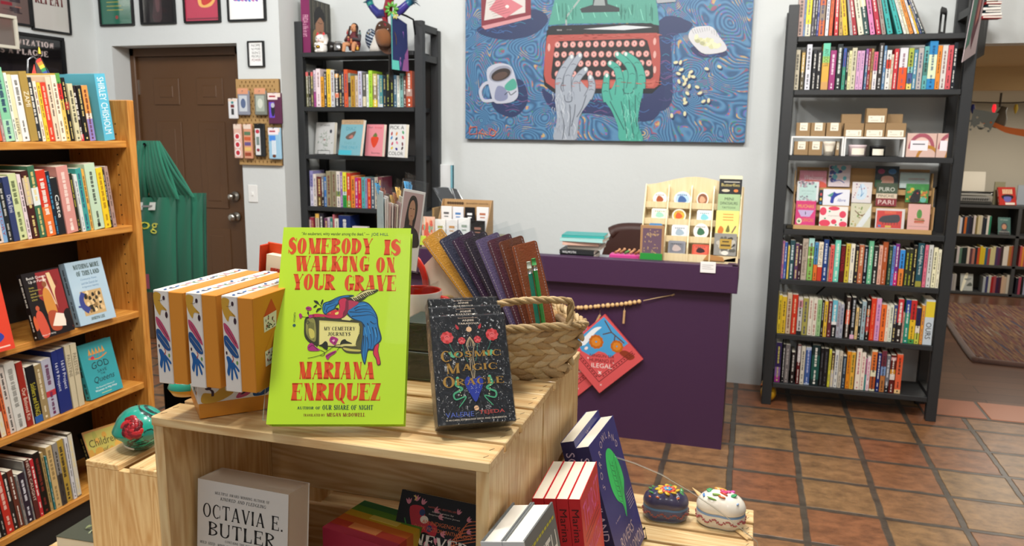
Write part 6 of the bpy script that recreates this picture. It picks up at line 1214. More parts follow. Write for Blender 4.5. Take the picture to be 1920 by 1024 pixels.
for s_ in((250,235,355,330,3,'#e4e0dc','white and rust round sticker, top tier left','e','#e4dcd4','#9a4a24'),(405,232,530,340,3,'#e0e6ee','pale blue sticker with an eye shape, top tier middle','e','#a8c4e0','#3c5c90'),(572,238,662,335,3,'#e6dcd0','brown coffee round sticker, top tier right','e','#8c5638','#c89a78'),
           (240,358,365,440,2,'#ece8d4','cream lettered sticker with mint base, second tier left','r','#e6e8d0','#98c8b4'),(392,362,495,450,2,'#e8dccc','yellow sticker with an orange flower, second tier middle','e','#e0aa3c','#d8582c'),(575,372,692,460,2,'#e4e8ec','white sticker with turquoise dots, second tier right','r','#d4e4e8','#7cc0cc'),
           (222,468,318,540,1,'#4a80b0','blue sticker showing above the brown framed card','r','#4a80b0',None),(388,480,512,575,1,'#dcdfe4','white scalloped sticker with faint lettering, third tier middle','r','#d0d6dc','#98aab8'),(548,468,662,578,1,'#e8e2da','white round sticker with a green plant, third tier right','e','#e6e2dc','#3c6a4c'),
           (362,598,490,690,0,'#8a8c94','grey landscape sticker, bottom tier middle','r','#74767e','#b8a8a4'),(540,625,668,695,0,'#c8503c','red landscape sticker with a dark shape, bottom tier right','r','#d0604c','#3a2426')):stick(*s_)
for x0,y0,x1,y1,k,c,lb,tx_,c2 in((738,113,905,290,3,'#1c1c1e','black butterflies booklet with a cream header, top of the rack right column',('Butterflies',),'#e0d8b8'),(728,250,892,400,2,'#9cb888','pale green MINI DINOSAURS booklet in the rack right column',('MINI','DINOSAURS','TATTOOS'),'#2c3c30'),(712,372,882,560,1,'#e4d87a','yellow booklet with orange specimens in the rack right column',(),'#c0703c'),(700,540,866,700,0,'#8c8a84','grey patterned booklet with a gold label, bottom of the right column',(),'#b09040')):
    yy=(3.85,3.885,3.92,3.955)[k];a=RK(x0,y1,yy);b_=RK(x1,y1,yy);t_=RK((x0+x1)/2,y0,yy);w=b_.x-a.x;z0=a.z;h=t_.z-z0
    o=MB().box(0,0,0,w,.004,h,c,bev=.0006).build('booklet',PAPER,M=basis((a.x,yy-.011,z0),(1,0,0),(0,.98,-.12),(0,.12,.98)));lab(o,lb,'booklet','booklets in the plywood rack')
    A=Art()
    if k==3:A.rect(0,h*.86,w,h,'#e8e2b8');A.text('Butterflies',w*.5,h*.55,w*.8,h*.13,'#c8b870',al='c');A.ell(w*.3,h*.38,w*.18,h*.06,'#c8bca0');A.ell(w*.75,h*.38,w*.1,h*.06,'#d87a3c');A.rect(w*.2,h*.72,w*.9,h*.76,'#b8b4a8')
    elif k==2:A.text('MINI',w*.5,h*.7,w*.4,h*.14,c2,al='c');A.text('DINOSAURS',w*.5,h*.49,w*.78,h*.14,c2,al='c');A.text('TATTOOS',w*.5,h*.3,w*.6,h*.09,c2,al='c')
    elif k==1:
        [A.rect(w*.3,h*(.84-.11*i),w*.75,h*(.88-.11*i),'#d09a4c')for i in range(3)];A.blob([(w*.1,h*.15),(w*.2,h*.4),(w*.35,h*.3),(w*.3,h*.12)],'#c8742c');A.blob([(w*.45,h*.2),(w*.55,h*.45),(w*.62,h*.2)],'#6a6a34');A.line([(w*.72,h*.15),(w*.88,h*.42)],.006,'#7a5a4c')
    else:
        r_spots(A,w,h,['#3c3a38','#b8b4a8','#5a5850'],26,6,.12);A.rect(w*.25,h*.3,w*.78,h*.75,'#b0903c');A.rect(w*.36,h*.6,w*.66,h*.66,'#4a3a1c');A.rect(w*.3,h*.42,w*.72,h*.5,'#4a3a1c');A.ell(w*.5,h*.12,w*.16,h*.1,'#e0dcd0')
    A.build('booklet_cover',PAPER,o).matrix_local=basis((0,-.0002,0),(1,0,0),(0,0,1),(0,-1,0))
P=on(*R8(700,745),1,3.8);q=MB().prism([(-.05,0),(.05,0),(.04,.02),(-.03,.03)],0,.003,'#b8844c',M=T(P.x,3.84,P.z-.006)@Matrix.Rotation(pi/2,4,'X')).prism([(.03,0),(.1,0),(.1,.022),(.06,.012)],0,.003,'#b8844c',M=T(P.x,3.845,P.z-.008)@Matrix.Rotation(pi/2,4,'X')).build('kraft_tag',PAPER);lab(q,'loose kraft tags lying at the foot of the sticker rack','tag')
# framed brown card on green stand
a=RK(150,740,3.8);b_=RK(325,740,3.8);t_=RK(240,485,3.8);w,h=b_.x-a.x,t_.z-WT
fc=empty('sticker_card',T(a.x,3.815,WT),'brown framed purple foil sheet in a green base, in front of the rack left side','card')
MB().box(0,0,.02,w,.004,h,'#a88058',bev=.001).build('board',PAPER,fc);MB().prism([(0,0),(w,0),(w*.96,a.z-WT+.035),(w*.04,a.z-WT+.035)],-.006,.012,'#2c8c3c',M=Matrix.Rotation(pi/2,4,'X')).build('green_base',GLOSS,fc)
A=Art();A.rect(w*.1,h*.22,w*.9,h*.94,'#6a5464');r=random.Random(6);[A.leaf(w*r.uniform(.15,.8),h*r.uniform(.3,.9),.01,.004,r.uniform(0,6),'#b8986c')for _ in range(40)];A.text('Agnes',w*.5,h*.78,w*.5,h*.07,'#c8a878',al='c')
A.build('foil_print',GLOSS,fc).matrix_local=basis((0,-.0004,0),(1,0,0),(0,0,1),(0,-1,0))
# ================================================================== OAK BOOKCASE (left)
XF=-2.125
ZL=[on(218,594,0,XF-.03).z*0+0]*0
zL1=on(200,264.5,0,XF-.02).z;zL2=on(200,428,0,XF-.02).z;zL3=on(225,592,0,XF-.01).z;zL4=on(155,759,0,XF-.02).z;zL5=on(145,932,0,XF-.02).z
ob=empty('oak_bookcase',T(XF,1.9,0),'honey oak bookcase of open shelves along the left side','bookcase')
XBK=XF-.27
for y in(2.3,1.37): 
    q=MB().box(XBK,y,0,XF+.012,y+.03,1.617,'#fff',bev=.002)
    for k in range(38):
        for xx in(XF-.05,XF-.22):q.box(xx,y-.0004,.2+k*.036,xx+.005,y+.0002,.205+k*.036,'#2a1a0c',mat=1)
    loc(q.build('side_panel',[OAK[2],vmat('peg_hole',.9)]if y>2 else[OAK[2],PAPER]),ob)
for i,z in enumerate((zL1,zL2,zL3,zL4,zL5)):
    loc(MB().box(XBK+.006,1.4,z-.024,XF-.004,2.3,z,'#fff',bev=.002).build('shelf',OAK[1]),ob)
loc(MB().box(XBK,1.4,.04,XBK+.006,2.3,zL1-.001,'#131314').box(XF-.03,1.4,0,XF-.02,2.3,zL5-.03,'#131314').build('back_panel',PAPER),ob)
G_L='books on the honey oak bookcase';wl="oak bookcase {}"
XS=XF-.012
row('x',XS,zL1,(0,60),4.454,[
 (-60,-32,640,'#c8a898'),(-30,34,640,'#e9633f'),(37,58,440,'#b9a0a0'),(62,138,310,'#86c9a2',B((.0,.3,'#a8d8b8'))),(142,166,350,'#dfe9e0'),(170,204,365,'#e6dcb2',dict(text=('KEEPER',.1,.35),ink='#3a3a34')),(206,264,370,'#efeeea',dict(ink='#5a5a58')),(266,328,340,'#a88c48',dict(text=('ZAMI',.5,.72),ink='#f0e8d0')),(331,370,388,'#2b3038'),(373,399,420,'#f0e8d6'),(401,429,430,'#e8c93f'),(431,474,430,'#d8432e',dict(ink='#f0d0b8')),(477,519,385,'#ecd2b8'),(522,564,370,'#efe6cf',dict(ink='#7a5a4c')),(567,604,355,'#e0bc5c',B((.62,.85,'#d83a34'),(.85,1,'#5a9c4c'))),(607,639,390,'#1c1a1c',B((.5,.62,'#a82c30'))),(642,684,440,'#d2cba4'),(687,719,455,'#2a2024',B((0,.12,'#c8404c'))),(722,763,455,'#1c1c1e'),(766,813,455,'#e39a50',B((0,.4,'#8f84c4'),(.4,.5,'#e8d8c8'))),(880,968,362,'#5cb6d2',dict(text=('SHIRLEY CHISHOLM',.1,.95),ink='#e8f4f8',hard=True,back='#62bcd8'))],
 'top of the oak bookcase',G_L,D=.16,lean=.11)
row('x',XS,zL2,(0,290),5.3875,[
 (-70,-22,230,'#d0c0a8'),(-18,46,225,'#d9ccc4'),(49,94,215,'#7ca8d4',dict(text=('HISTORY',.1,.6),ink='#a02a3c')),(97,148,290,'#23282c',dict(ink='#c8c8c0')),(151,213,225,'#34406c',dict(text=('Dark Erni',.45,.72),ink='#d8dcec')),(216,299,195,'#cbd6a0',dict(ink='#4a5a3c')),(302,339,200,'#e4d2d8'),(342,409,165,'#44201f',B((.5,.9,'#c8b8a4'))),(412,479,115,'#3c6a50',B((.45,.7,'#dfe6e6'))),(482,574,160,'#cf3a26',B((0,.45,'#e07030'))),(577,619,170,'#1b2838',dict(ink='#4a9cc8')),(622,684,235,'#202226',dict(text=('Caste',.3,.7),ink='#eef0ee')),(690,803,120,'#d2928a',dict(ink='#f2e2da',D=.0)if 0 else dict(ink='#f2e2da')),(806,838,190,'#26281c',dict(ink='#c8bc4c')),(841,874,200,'#d8dedc'),(877,934,140,'#3f9a96',dict(ink='#2c3c74')),(937,963,145,'#e0ac4c'),(966,1068,95,'#bfd8bc'),(1071,1133,135,'#ecc828',dict(ink='#a87c1c')),(1136,1150,150,'#1c1c1c'),(1153,1188,120,'#a88a80')],
 "second shelf of the oak bookcase",G_L,D=.15,lean=.11)
row('x',XS,zL4,(0,630),4.454,[
 (-70,-25,330,'#a8a49c'),(-22,18,340,'#1a1816'),(21,63,310,'#a8322c',B((0,.4,'#ded4bc'))),(66,94,330,'#d96a3a'),(97,146,250,'#cfc6be'),(150,234,205,'#d2d2cc',dict(ink='#8a8a84')),(237,289,200,'#96281f',dict(text=('Our Beloved Kin',.1,.6),ink='#e8d4c0')),(292,304,250,'#d8d4cc'),(307,371,235,'#12161d',dict(text=('Soldiers and KINGS',.12,.7),ink='#c8bc3c',bands=[(0,.12,'#2a5aa0')])),(374,431,225,'#9c8860',dict(ink='#e8dcc0')),(436,512,180,'#b4b6c8',B((.35,.45,'#c03a44'),ink='#6a2a54')),(516,564,110,'#202f74',dict(text=('1619 Project',.35,.8),ink='#dfe4f4')),(567,619,90,'#202f74',dict(text=('1619 Project',.35,.8),ink='#dfe4f4')),(622,664,65,'#cac0a2',dict(text=('PALESTINE',.5,.85),ink='#6a6454')),(667,713,50,'#cac0a2',dict(text=('PALESTINE',.5,.85),ink='#6a6454'))],
 "fourth shelf of the oak bookcase",G_L,D=.15,lean=lambda t:.12-.05*t)
row('x',XS,zL5,(0,790),4.375,[
 (-50,-12,640,'#3a2a24'),(-10,33,640,'#191717'),(36,66,560,'#1c1c20',dict(ink='#b8b8b0')),(69,130,400,'#bc2f24',dict(ink='#e8c8b8')),(133,168,400,'#2a2422'),(171,214,375,'#643226'),(217,234,420,'#8c8c88'),(237,289,400,'#2c2230',dict(ink='#e0e0e8')),(292,304,300,'#8a8a86'),(307,341,285,'#582824',dict(text=('NEVER CAUGHT',.3,.98),ink='#dccabc')),(344,371,285,'#c02a34'),(374,427,230,'#15120f',dict(ink='#7a2a24')),(430,451,230,'#b0945e'),(454,465,260,'#2c7a7c'),(468,514,180,'#ccae76',dict(ink='#8a744c')),(517,557,155,'#8a8680',B((0,.5,'#3a3634'))),(560,611,130,'#b0923c'),(614,640,110,'#d0d0d4'),(644,678,75,'#6c6250',B((.02,.98,'#d2ccba')))],
 "bottom shelf of the oak bookcase",G_L,D=.15,lean=lambda t:.13-.05*t)
g3='books facing out on the oak bookcase'
FL=lambda x,y:(x/5.6875,480+y/5.6875)
def c_pumps(A,W,H):
    A.poly([(W*.35,H*.98),(W*.98,H*.98),(W*.98,H*.05),(W*.6,H*.4),(W*.3,H*.6)],'#8a2a2c');A.poly([(W*.62,H*.95),(W*.72,H*.95),(W*.95,H*.2),(W*.75,H*.2)],'#dcc090');A.poly([(W*.5,H*.92),(W*.54,H*.92),(W*.7,H*.45),(W*.5,H*.5)],'#d8b8a0')
    A.blob([(W*.42,H*.3),(W*.4,H*.62),(W*.5,H*.74),(W*.62,H*.62),(W*.66,H*.3)],'#c8863c');A.ell(W*.51,H*.79,W*.06,H*.045,'#8a5434');A.blob([(W*.42,H*.1),(W*.42,H*.36),(W*.66,H*.34),(W*.68,H*.08)],'#a84a30')
    A.blob([(W*.75,H*.2),(W*.72,H*.6),(W*.82,H*.72),(W*.92,H*.6),(W*.94,H*.2)],'#8a2a2c');A.ell(W*.82,H*.78,W*.05,H*.045,'#7a2a28')
    A.blob([(W*.14,H*.02),(W*.08,H*.3),(W*.16,H*.42),(W*.28,H*.36),(W*.34,H*.06)],'#c8503c');A.ell(W*.18,H*.46,W*.05,H*.04,'#b8583c');A.blob([(W*.02,H*.14),(W*.0,H*.3),(W*.06,H*.36),(W*.1,H*.2)],'#c85a34')
    A.poly([(W*.45,H*.15),(W*.62,H*.33),(W*.85,H*.28),(W*.8,H*.1),(W*.62,H*.12)],'#ecdccc');A.blob([(W*.82,H*.3),(W*.98,H*.34),(W*.98,H*.08),(W*.86,H*.1)],'#1c1416')
    A.text('Butch Queens',W*.1,H*.89,W*.5,H*.045,'#eeeae4');A.text('Up in Pumps',W*.12,H*.83,W*.46,H*.05,'#eeeae4',shear=.2)
    for i,t_ in enumerate(('Gender,','Performance,','and','Ballroom Culture','in Detroit')):A.text(t_,W*.1,H*(.76-.045*i),W*(.14 if i!=1 and i!=3 else .3),H*.026,'#c8b860')
    A.text('Marlon M. Bailey',W*.12,H*.03,W*.36,H*.028,'#eeeae4')
faceout(FL(415,905),FL(800,785),FL(215,195),FL(618,120),zL3,.018,'#1a1416','black and red cover Butch Queens Up in Pumps, middle facing out on the oak shelf',c_pumps,group=g3)
def c_land(A,W,H):
    A.text('NOTHING MORE',W*.2,H*.87,W*.7,H*.075,'#3a4c44','serif',W=.26,hl=.1,sf=.03);A.text('OF THIS LAND',W*.24,H*.76,W*.62,H*.075,'#3a4c44','serif',W=.26,hl=.1,sf=.03)
    for i,t_ in enumerate(('Community, Power,','and the Search for','Indigenous Identity')):A.text(t_,W*.3,H*(.68-.06*i),W*.45,H*.04,'#5a7ca0',shear=.25)
    A.rect(W*.2,H*.13,W*.78,H*.52,'#c0a070');r=random.Random(8)
    for i in range(34):x,y=r.uniform(.24,.7),r.uniform(.16,.46);A.blob([(W*x,H*y),(W*(x+.07),H*(y+.01)),(W*(x+.05),H*(y+.06)),(W*(x+.0),H*(y+.05))],r.choice(['#3c3428','#e0c89c','#8a6c44','#2a2620','#d8b888']),3)
    A.curve([(W*.28,H*.5),(W*.2,H*.4),(W*.22,H*.28),(W*.34,H*.2)],[.016,.022],'#3a4484');A.curve([(W*.08,H*.3),(W*.2,H*.28),(W*.3,H*.24)],.006,'#3a4484');A.text('JOSEPH LEE',W*.32,H*.05,W*.38,H*.045,'#4a5c50','serif',W=.24,hl=.1,sf=.03)
faceout(FL(860,755),FL(1240,652),FL(672,80),FL(1078,8),zL3,.026,'#a8c0d0','pale blue cover Nothing More of This Land, rightmost facing out on the oak shelf',c_land,group=g3,hard=True,spine='#8aa4b8')
def c_or(A,W,H):A.blob([(W*.45,H*.22),(W*.7,H*.3),(W*.85,H*.2),(W*.7,H*.12),(W*.5,H*.13)],'#34409c');A.blob([(W*.45,H*.42),(W*.75,H*.46),(W*.7,H*.38)],'#34409c');[A.rect(W*.3,H*(.62+.04*i),W*.75,H*(.63+.04*i),'#e88c70')for i in range(3)];A.rect(W*.5,H*.05,W*.92,H*.07,'#f0c8b8')
faceout((-75,682),(29,653),(-110,545),(-2,523),zL3,.02,'#d8432e','bright red cover with blue shapes, cut by the left edge on the oak shelf',c_or,group=g3)
q=MB().tube([(on(x,y,0,XF-.02))for x,y in((2,645),(10,637),(15,641),(16,654))],.0022,'#141416',seg=6).build('wire_book_stand',METAL);lab(q,'black wire stand in front of the bright red cover on the oak shelf','book stand')
FQ=lambda x,y:(x/4.454,630+y/4.454)
def c_god(A,W,H):
    for i in range(5):A.poly([(W*(.24+.1*i),H*.78),(W*(.29+.1*i),H*.9),(W*(.34+.1*i),H*.78)],'#d8a04c');A.line([(W*(.24+.1*i),H*.72),(W*(.29+.1*i),H*.82)],.0016,'#c03a4c')
    A.curve([(W*.22,H*.72),(W*.5,H*.68),(W*.78,H*.74)],.004,'#d88a3c');A.ell(W*.34,H*.72,W*.06,H*.03,'#c8344c')
    A.text('GOD',W*.25,H*.5,W*.52,H*.12,'#26343c',bend=H*.03);A.text('SAVE',W*.38,H*.43,W*.28,H*.055,'#26343c');A.text('THE',W*.45,H*.38,W*.14,H*.035,'#26343c');A.text('Queens',W*.2,H*.24,W*.62,H*.13,'#26343c',shear=.25)
    A.text('The Essential History of',W*.22,H*.15,W*.56,H*.035,'#dff0f0');A.text('Women in Hip-Hop',W*.18,H*.09,W*.66,H*.045,'#f4fafa');A.rect(W*.35,H*.045,W*.65,H*.055,'#c8d490')
faceout(FQ(762,540),FQ(1030,432),FQ(662,85),FQ(902,25),zL4,.022,'#3a9ca4','teal cover God Save the Queens facing out on the oak bookcase fourth shelf',c_god,group=g3,hard=True)
def c_kid(A,W,H):
    A.rect(W*.04,H*.55,W*.96,H*.96,'#b8ac54');r_spots(A,W,H,['#c8963c','#a8a44c','#d0a048'],16,4,.12);A.text('Children',W*.1,H*.66,W*.76,H*.15,'#3c3418');A.text('of',W*.4,H*.53,W*.14,H*.08,'#5a4c24',shear=.3);A.text('The Days',W*.12,H*.36,W*.8,H*.14,'#3c3418')
faceout((183,905),(250,880),(160,812),(212,791),zL5,.03,'#c08a48','ochre cover Children of the Days, leaning on the oak bookcase bottom shelf',c_kid,group=g3,spine='#1c1c1c')
# small pride flag and chrome desk item on the oak bookcase
P=on(98,140,0,-2.33);q=empty('small_flag',T(P.x,P.y,zL1+.001),'small striped progress flag on a stick behind the oak bookcase top books','flag')
Q=lambda x,y:tuple(on(x,y,0,-2.3)-Vector((P.x,P.y,zL1+.001)))
MB().tube([(.0,.0,0),Q(92,140),Q(72,98)],.002,'#2a2a2a',seg=6).build('stick',PAPER,q);MB().lathe([(.006,0),(.004,.012),(0,.024)],'#d8b83c',seg=10,M=T(*Q(74,101))).build('finial',METAL,q)
f=MB();cs=['#e03c34','#e88a2c','#e8cc3c','#2c8c50','#2c4a9c','#5a2c7c']
for i,c in enumerate(cs):
    a0,a1=i/6,(i+1)/6;f.add([Vector(Q(76+a0*20,108+a0*34)),Vector(Q(76+a1*20,108+a1*34)),Vector(Q(66+a1*20,113+a1*34)),Vector(Q(66+a0*20,113+a0*34))],[(0,1,2,3)],c)
f.add([Q(74,104),Q(66,113),Q(86,147),Q(70,146),Q(66,118)],[(0,1,2,4),(4,2,3)],'#3c3a3a');f.add([Q(64,120),Q(70,146),Q(58,146)],[(0,1,2)],'#d83c30');f.build('cloth',CLOTH,q)
P=on(56,140,0,-2.36);q=MB().tube([(P.x,P.y,zL1+.002),tuple(on(52,136,0,-2.36)),tuple(on(52,112,0,-2.36)),tuple(on(62,106,0,-2.36)),tuple(on(70,112,0,-2.36)),(P.x,P.y+.05,zL1+.002)],.003,'#9a9ca0',seg=8).build('wire_stand',METAL);lab(q,'bent wire stand showing beside the little flag','wire stand')

# ================================================================== TOTE BAGS
YT2=2.72;GT='#0f6a52'
rk=MB().box(-2.62,YT2+.02,0,-2.05,YT2+.32,.02,'#161618').box(-2.54,YT2+.14,.02,-2.5,YT2+.18,1.44,'#161618').tube([(-2.52,YT2+.16,1.43),(-2.41,YT2-.02,1.455)],.006,'#161618').box(-2.5,YT2+.1,.02,-2.38,YT2+.22,.8,'#141416').build('hook_stand',METAL);lab(rk,'dark floor stand behind the oak bookcase carrying the green tote bags','stand')
px=lambda x,y,Y:on(x,y,1,Y)
hookz=px(292,262,YT2-.05)
def tote(x0,x1,ytop,ybot,Y,lb,art,hx,sk=0,shade=GT):
    TL,TR,BL,BR=px(x0,ytop,Y),px(x1,ytop+sk,Y),px(x0+4,ybot,Y),px(x1+2,ybot+sk,Y)
    root=empty('tote_bag',T((TL.x+TR.x)/2,Y,BL.z),lb,'tote bag','green tote bags on the stand')
    def fn(s):
        def f(u,v):
            a_=TL.lerp(TR,u);b2=BL.lerp(BR,u);p=a_.lerp(b2,v);bul=.012*sin(pi*v)*(sin(pi*u)**.5 if 0<u<1 else 0)+.006*sin(u*19+v*3)*(1-v)*(1 if 0<u<1 else 0);p.y+=s*(.003+bul);return tuple(p)
        return f
    loc(MB().grid(fn(-1),20,12,shade).grid(fn(1),20,12,shade).build('bag_body',CLOTH),root)
    for s in(-1,1):
        if not hx:break
        m_=MB()
        for xx,hx_ in((x0+.25*(x1-x0),hx-14),(x0+.62*(x1-x0),hx-2),(x0+.9*(x1-x0),hx+6)):
            e_=px(xx,ytop+3,Y);pa=px(hx_,264,Y)
            m_.grid(lambda u,v,e_=e_,pa=pa:tuple(pa.lerp(e_,v)+Vector(((u-.5)*(.045+.03*v),s*.012*sin(pi*v)+.004*sin(u*20),-.01*sin(pi*v)))),8,10,shade)
        loc(m_.build('handle',CLOTH),root)
    if art:
        A=Art(step=.0002,z=.0004);W=(TR-TL).length;H=(TL.z-BL.z);art(A,W,H);g=A.build('print',CLOTH); 
        for v in g.data.vertices:
            u,w_=min(1,max(0,v.co.x/W)),min(1,max(0,1-v.co.y/H));p=Vector(fn(-1)(u,w_));k=v.co.z;v.co=(p.x,p.y-.0012-k*2,p.z)
        loc(g,root)
    return root
def a_dog(A,W,H):
    A.text('dog',W*.1,H*.66,W*.56,H*.15,'#dce04a',rot=-.12)
    A.ell(W*.12,H*.38,W*.14,H*.2,'#c8502c');A.ell(W*.06,H*.42,W*.1,H*.16,'#d8643c')
    for x,y in((.2,.62),(.28,.56)):A.blob([(W*x,H*y),(W*(x+.04),H*(y+.04)),(W*(x+.08),H*y),(W*(x+.04),H*(y-.05))],'#c85a78',3)
    A.rect(W*.1,H*.04,W*.26,H*.2,'#b8bc4c');A.rect(W*.28,H*.04,W*.46,H*.2,'#b0506c');A.ell(W*.18,H*.12,W*.05,H*.05,'#d8dca0');A.rect(W*.34,H*.04,W*.37,H*.2,'#d8a0a8')
    A.rect(W*.28,H*.87,W*.6,H*.95,'#dfe4e0');A.rect(W*.34,H*.9,W*.54,H*.92,'#8a8a8a')
tote(322,386,362,530,YT2+.09,'rearmost dark green tote bag, right edge of the bundle',None,0,0,'#0c5a46')
tote(300,380,362,536,YT2+.06,'third dark green tote bag behind the printed one',None,0,0)
tote(275,358,366,541,YT2+.03,'second dark green tote bag just behind the printed one',None,284,0,'#0d624c')
tote(240,330,370,548,YT2,'front green tote bag with yellow lettering and a white price tag',a_dog,280,0)
# ================================================================== CRATES
def crate(X0,X1,Y0,Y1,Z0,Z1,name,label,long='x',nt=4,group=None,hole=(),open_='front',wide=None):
    """pine crate: two solid end boards with hand holes, slats on the other sides. long = direction of the slats"""
    root=empty(name,T((X0+X1)/2,(Y0+Y1)/2,Z0),label,'crate',group);t=.0125
    def end(x):   # solid end board in the plane across the slats
        W,H=(Y1-Y0-.004,Z1-Z0-2*t)if long=='x' else(X1-X0-.004,Z1-Z0-2*t)
        hl=[[(W/2+.045*cos(a),H*.5+.016*sin(a))for a in[2*pi*k/20 for k in range(20)]]]if long=='x' else[[(W/2+.045*cos(a),H*.72-.16+.016*sin(a))for a in[2*pi*k/20 for k in range(20)]]]
        if long!='x':hl=[]
        M=basis((x,Y0+.002,Z0+t),(0,1,0),(0,0,1),(1,0,0))if long=='x' else basis((X0+.002,x+t+.003,Z0+t),(1,0,0),(0,0,1),(0,-1,0))
        o=MB().prism([(0,0),(W,0),(W,H),(0,H)],0,.0155,'#fff',holes=hl).build('end_board',PINE[1],M=M);return loc(o,root)
    for x in((X0+.0005,X1-.016)if long=='x' else(Y0+.0005,Y1-.016)):end(x)
    A0,A1=(Y0,Y1)if long=='x' else(X0,X1);g=.009 if not wide else .028;w=wide or(A1-A0-g*(nt-1))/nt
    k=0;a=A0
    while a<A1-.01:
        b_=min(A1,a+w);j=rnd.uniform(-.0012,.0012)
        for zz,nm in((Z1-t,'top_slat'),(Z0,'bottom_slat')):
            q=MB()
            if long=='x':
                q.box(X0-.001+j,a,zz,X1+.001+j,b_,zz+t,'#fff',bev=.0012)
                if nm=='top_slat':
                    for xx in(X0+.007,X1-.009): 
                        for yy in(.3,.7):q.box(xx-.002+j*2,a+(b_-a)*yy-.0035,zz+t-.0001,xx+.002,a+(b_-a)*yy+.0035-.004*abs(j)*500,zz+t+.0002,'#fff',mat=1)if 0 else q.tube([(xx-.002,a+(b_-a)*yy-.004,zz+t),(xx+.002,a+(b_-a)*yy+.003,zz+t)],.00045,'#6a5a48',mat=1,seg=5)
            else:
                q.box(a,Y0-.001+j,zz,b_,Y1+.001+j,zz+t,'#fff',bev=.0012)
                if nm=='top_slat':
                    for yy in(Y0+.008,Y1-.009):
                        for xx in(.3,.7):q.tube([(a+(b_-a)*xx-.003,yy-.002,zz+t),(a+(b_-a)*xx+.003,yy+.002,zz+t)],.00045,'#6a5a48',mat=1,seg=5)
            loc(q.build(nm,[PINE[0 if long=='x' else 1],METAL]),root)
        a=b_+g
    H=Z1-Z0-2*t;n=3;hh_=(H-.028*(n-1))/n
    for i in range(n):
        z=Z0+t+i*(hh_+.028)
        if long=='x':loc(MB().box(X0+.016,Y1-.011,z,X1-.016,Y1-.001,z+hh_,'#fff',bev=.001).build('back_slat',PINE[0]),root)
        else:
            for x in(X0+.001,X1-.011):loc(MB().box(x,Y0+.017,z,x+.01,Y1-.017,z+hh_,'#fff',bev=.001).build('side_slat',PINE[1]),root)
    return root
ZK=1.15
crate(-.730,-.265,.796,1.043,.841,ZK,'wooden_crate','front pine crate lying open towards the viewer, carrying the lime green book')
crate(-.730,-.265,1.046,1.286,.841,ZK,'wooden_crate','pine crate directly behind the open one, carrying the wicker basket')
crate(-1.287,-.977,1.212,1.672,.531,.84,'wooden_crate','pine crate at left with a plain end board, carrying the teal painted skull',long='y',nt=3,wide=.083)
crate(-.262,.041,.96,1.42,.531,.84,'wooden_crate','low pine crate at right with the two small skull boxes on its slats',long='x',nt=8)
crate(-.262,.041,.49,.955,.531,.84,'wooden_crate','second low pine crate at right, nearest, under the red and grey books',long='x',nt=8)
crate(-.730,-.268,.80,1.27,.531,.84,'wooden_crate','supporting pine crate under the open front crate, below the frame',long='x',nt=8)
tb=empty('display_table',T(-.7,1.2,0),'low pine table beneath the crates, only its surroundings showing at the bottom left','table')
loc(MB().box(-1.56,.46,.5,.06,1.7,.53,'#fff',bev=.002).build('table_top',PINE[0]),tb)
for x in(-1.52,-.0): 
    for y in(.5,1.63):loc(MB().box(x-.025,y,0,x+.025,y+.05,.5,'#fff').build('leg',PINE[2]),tb)

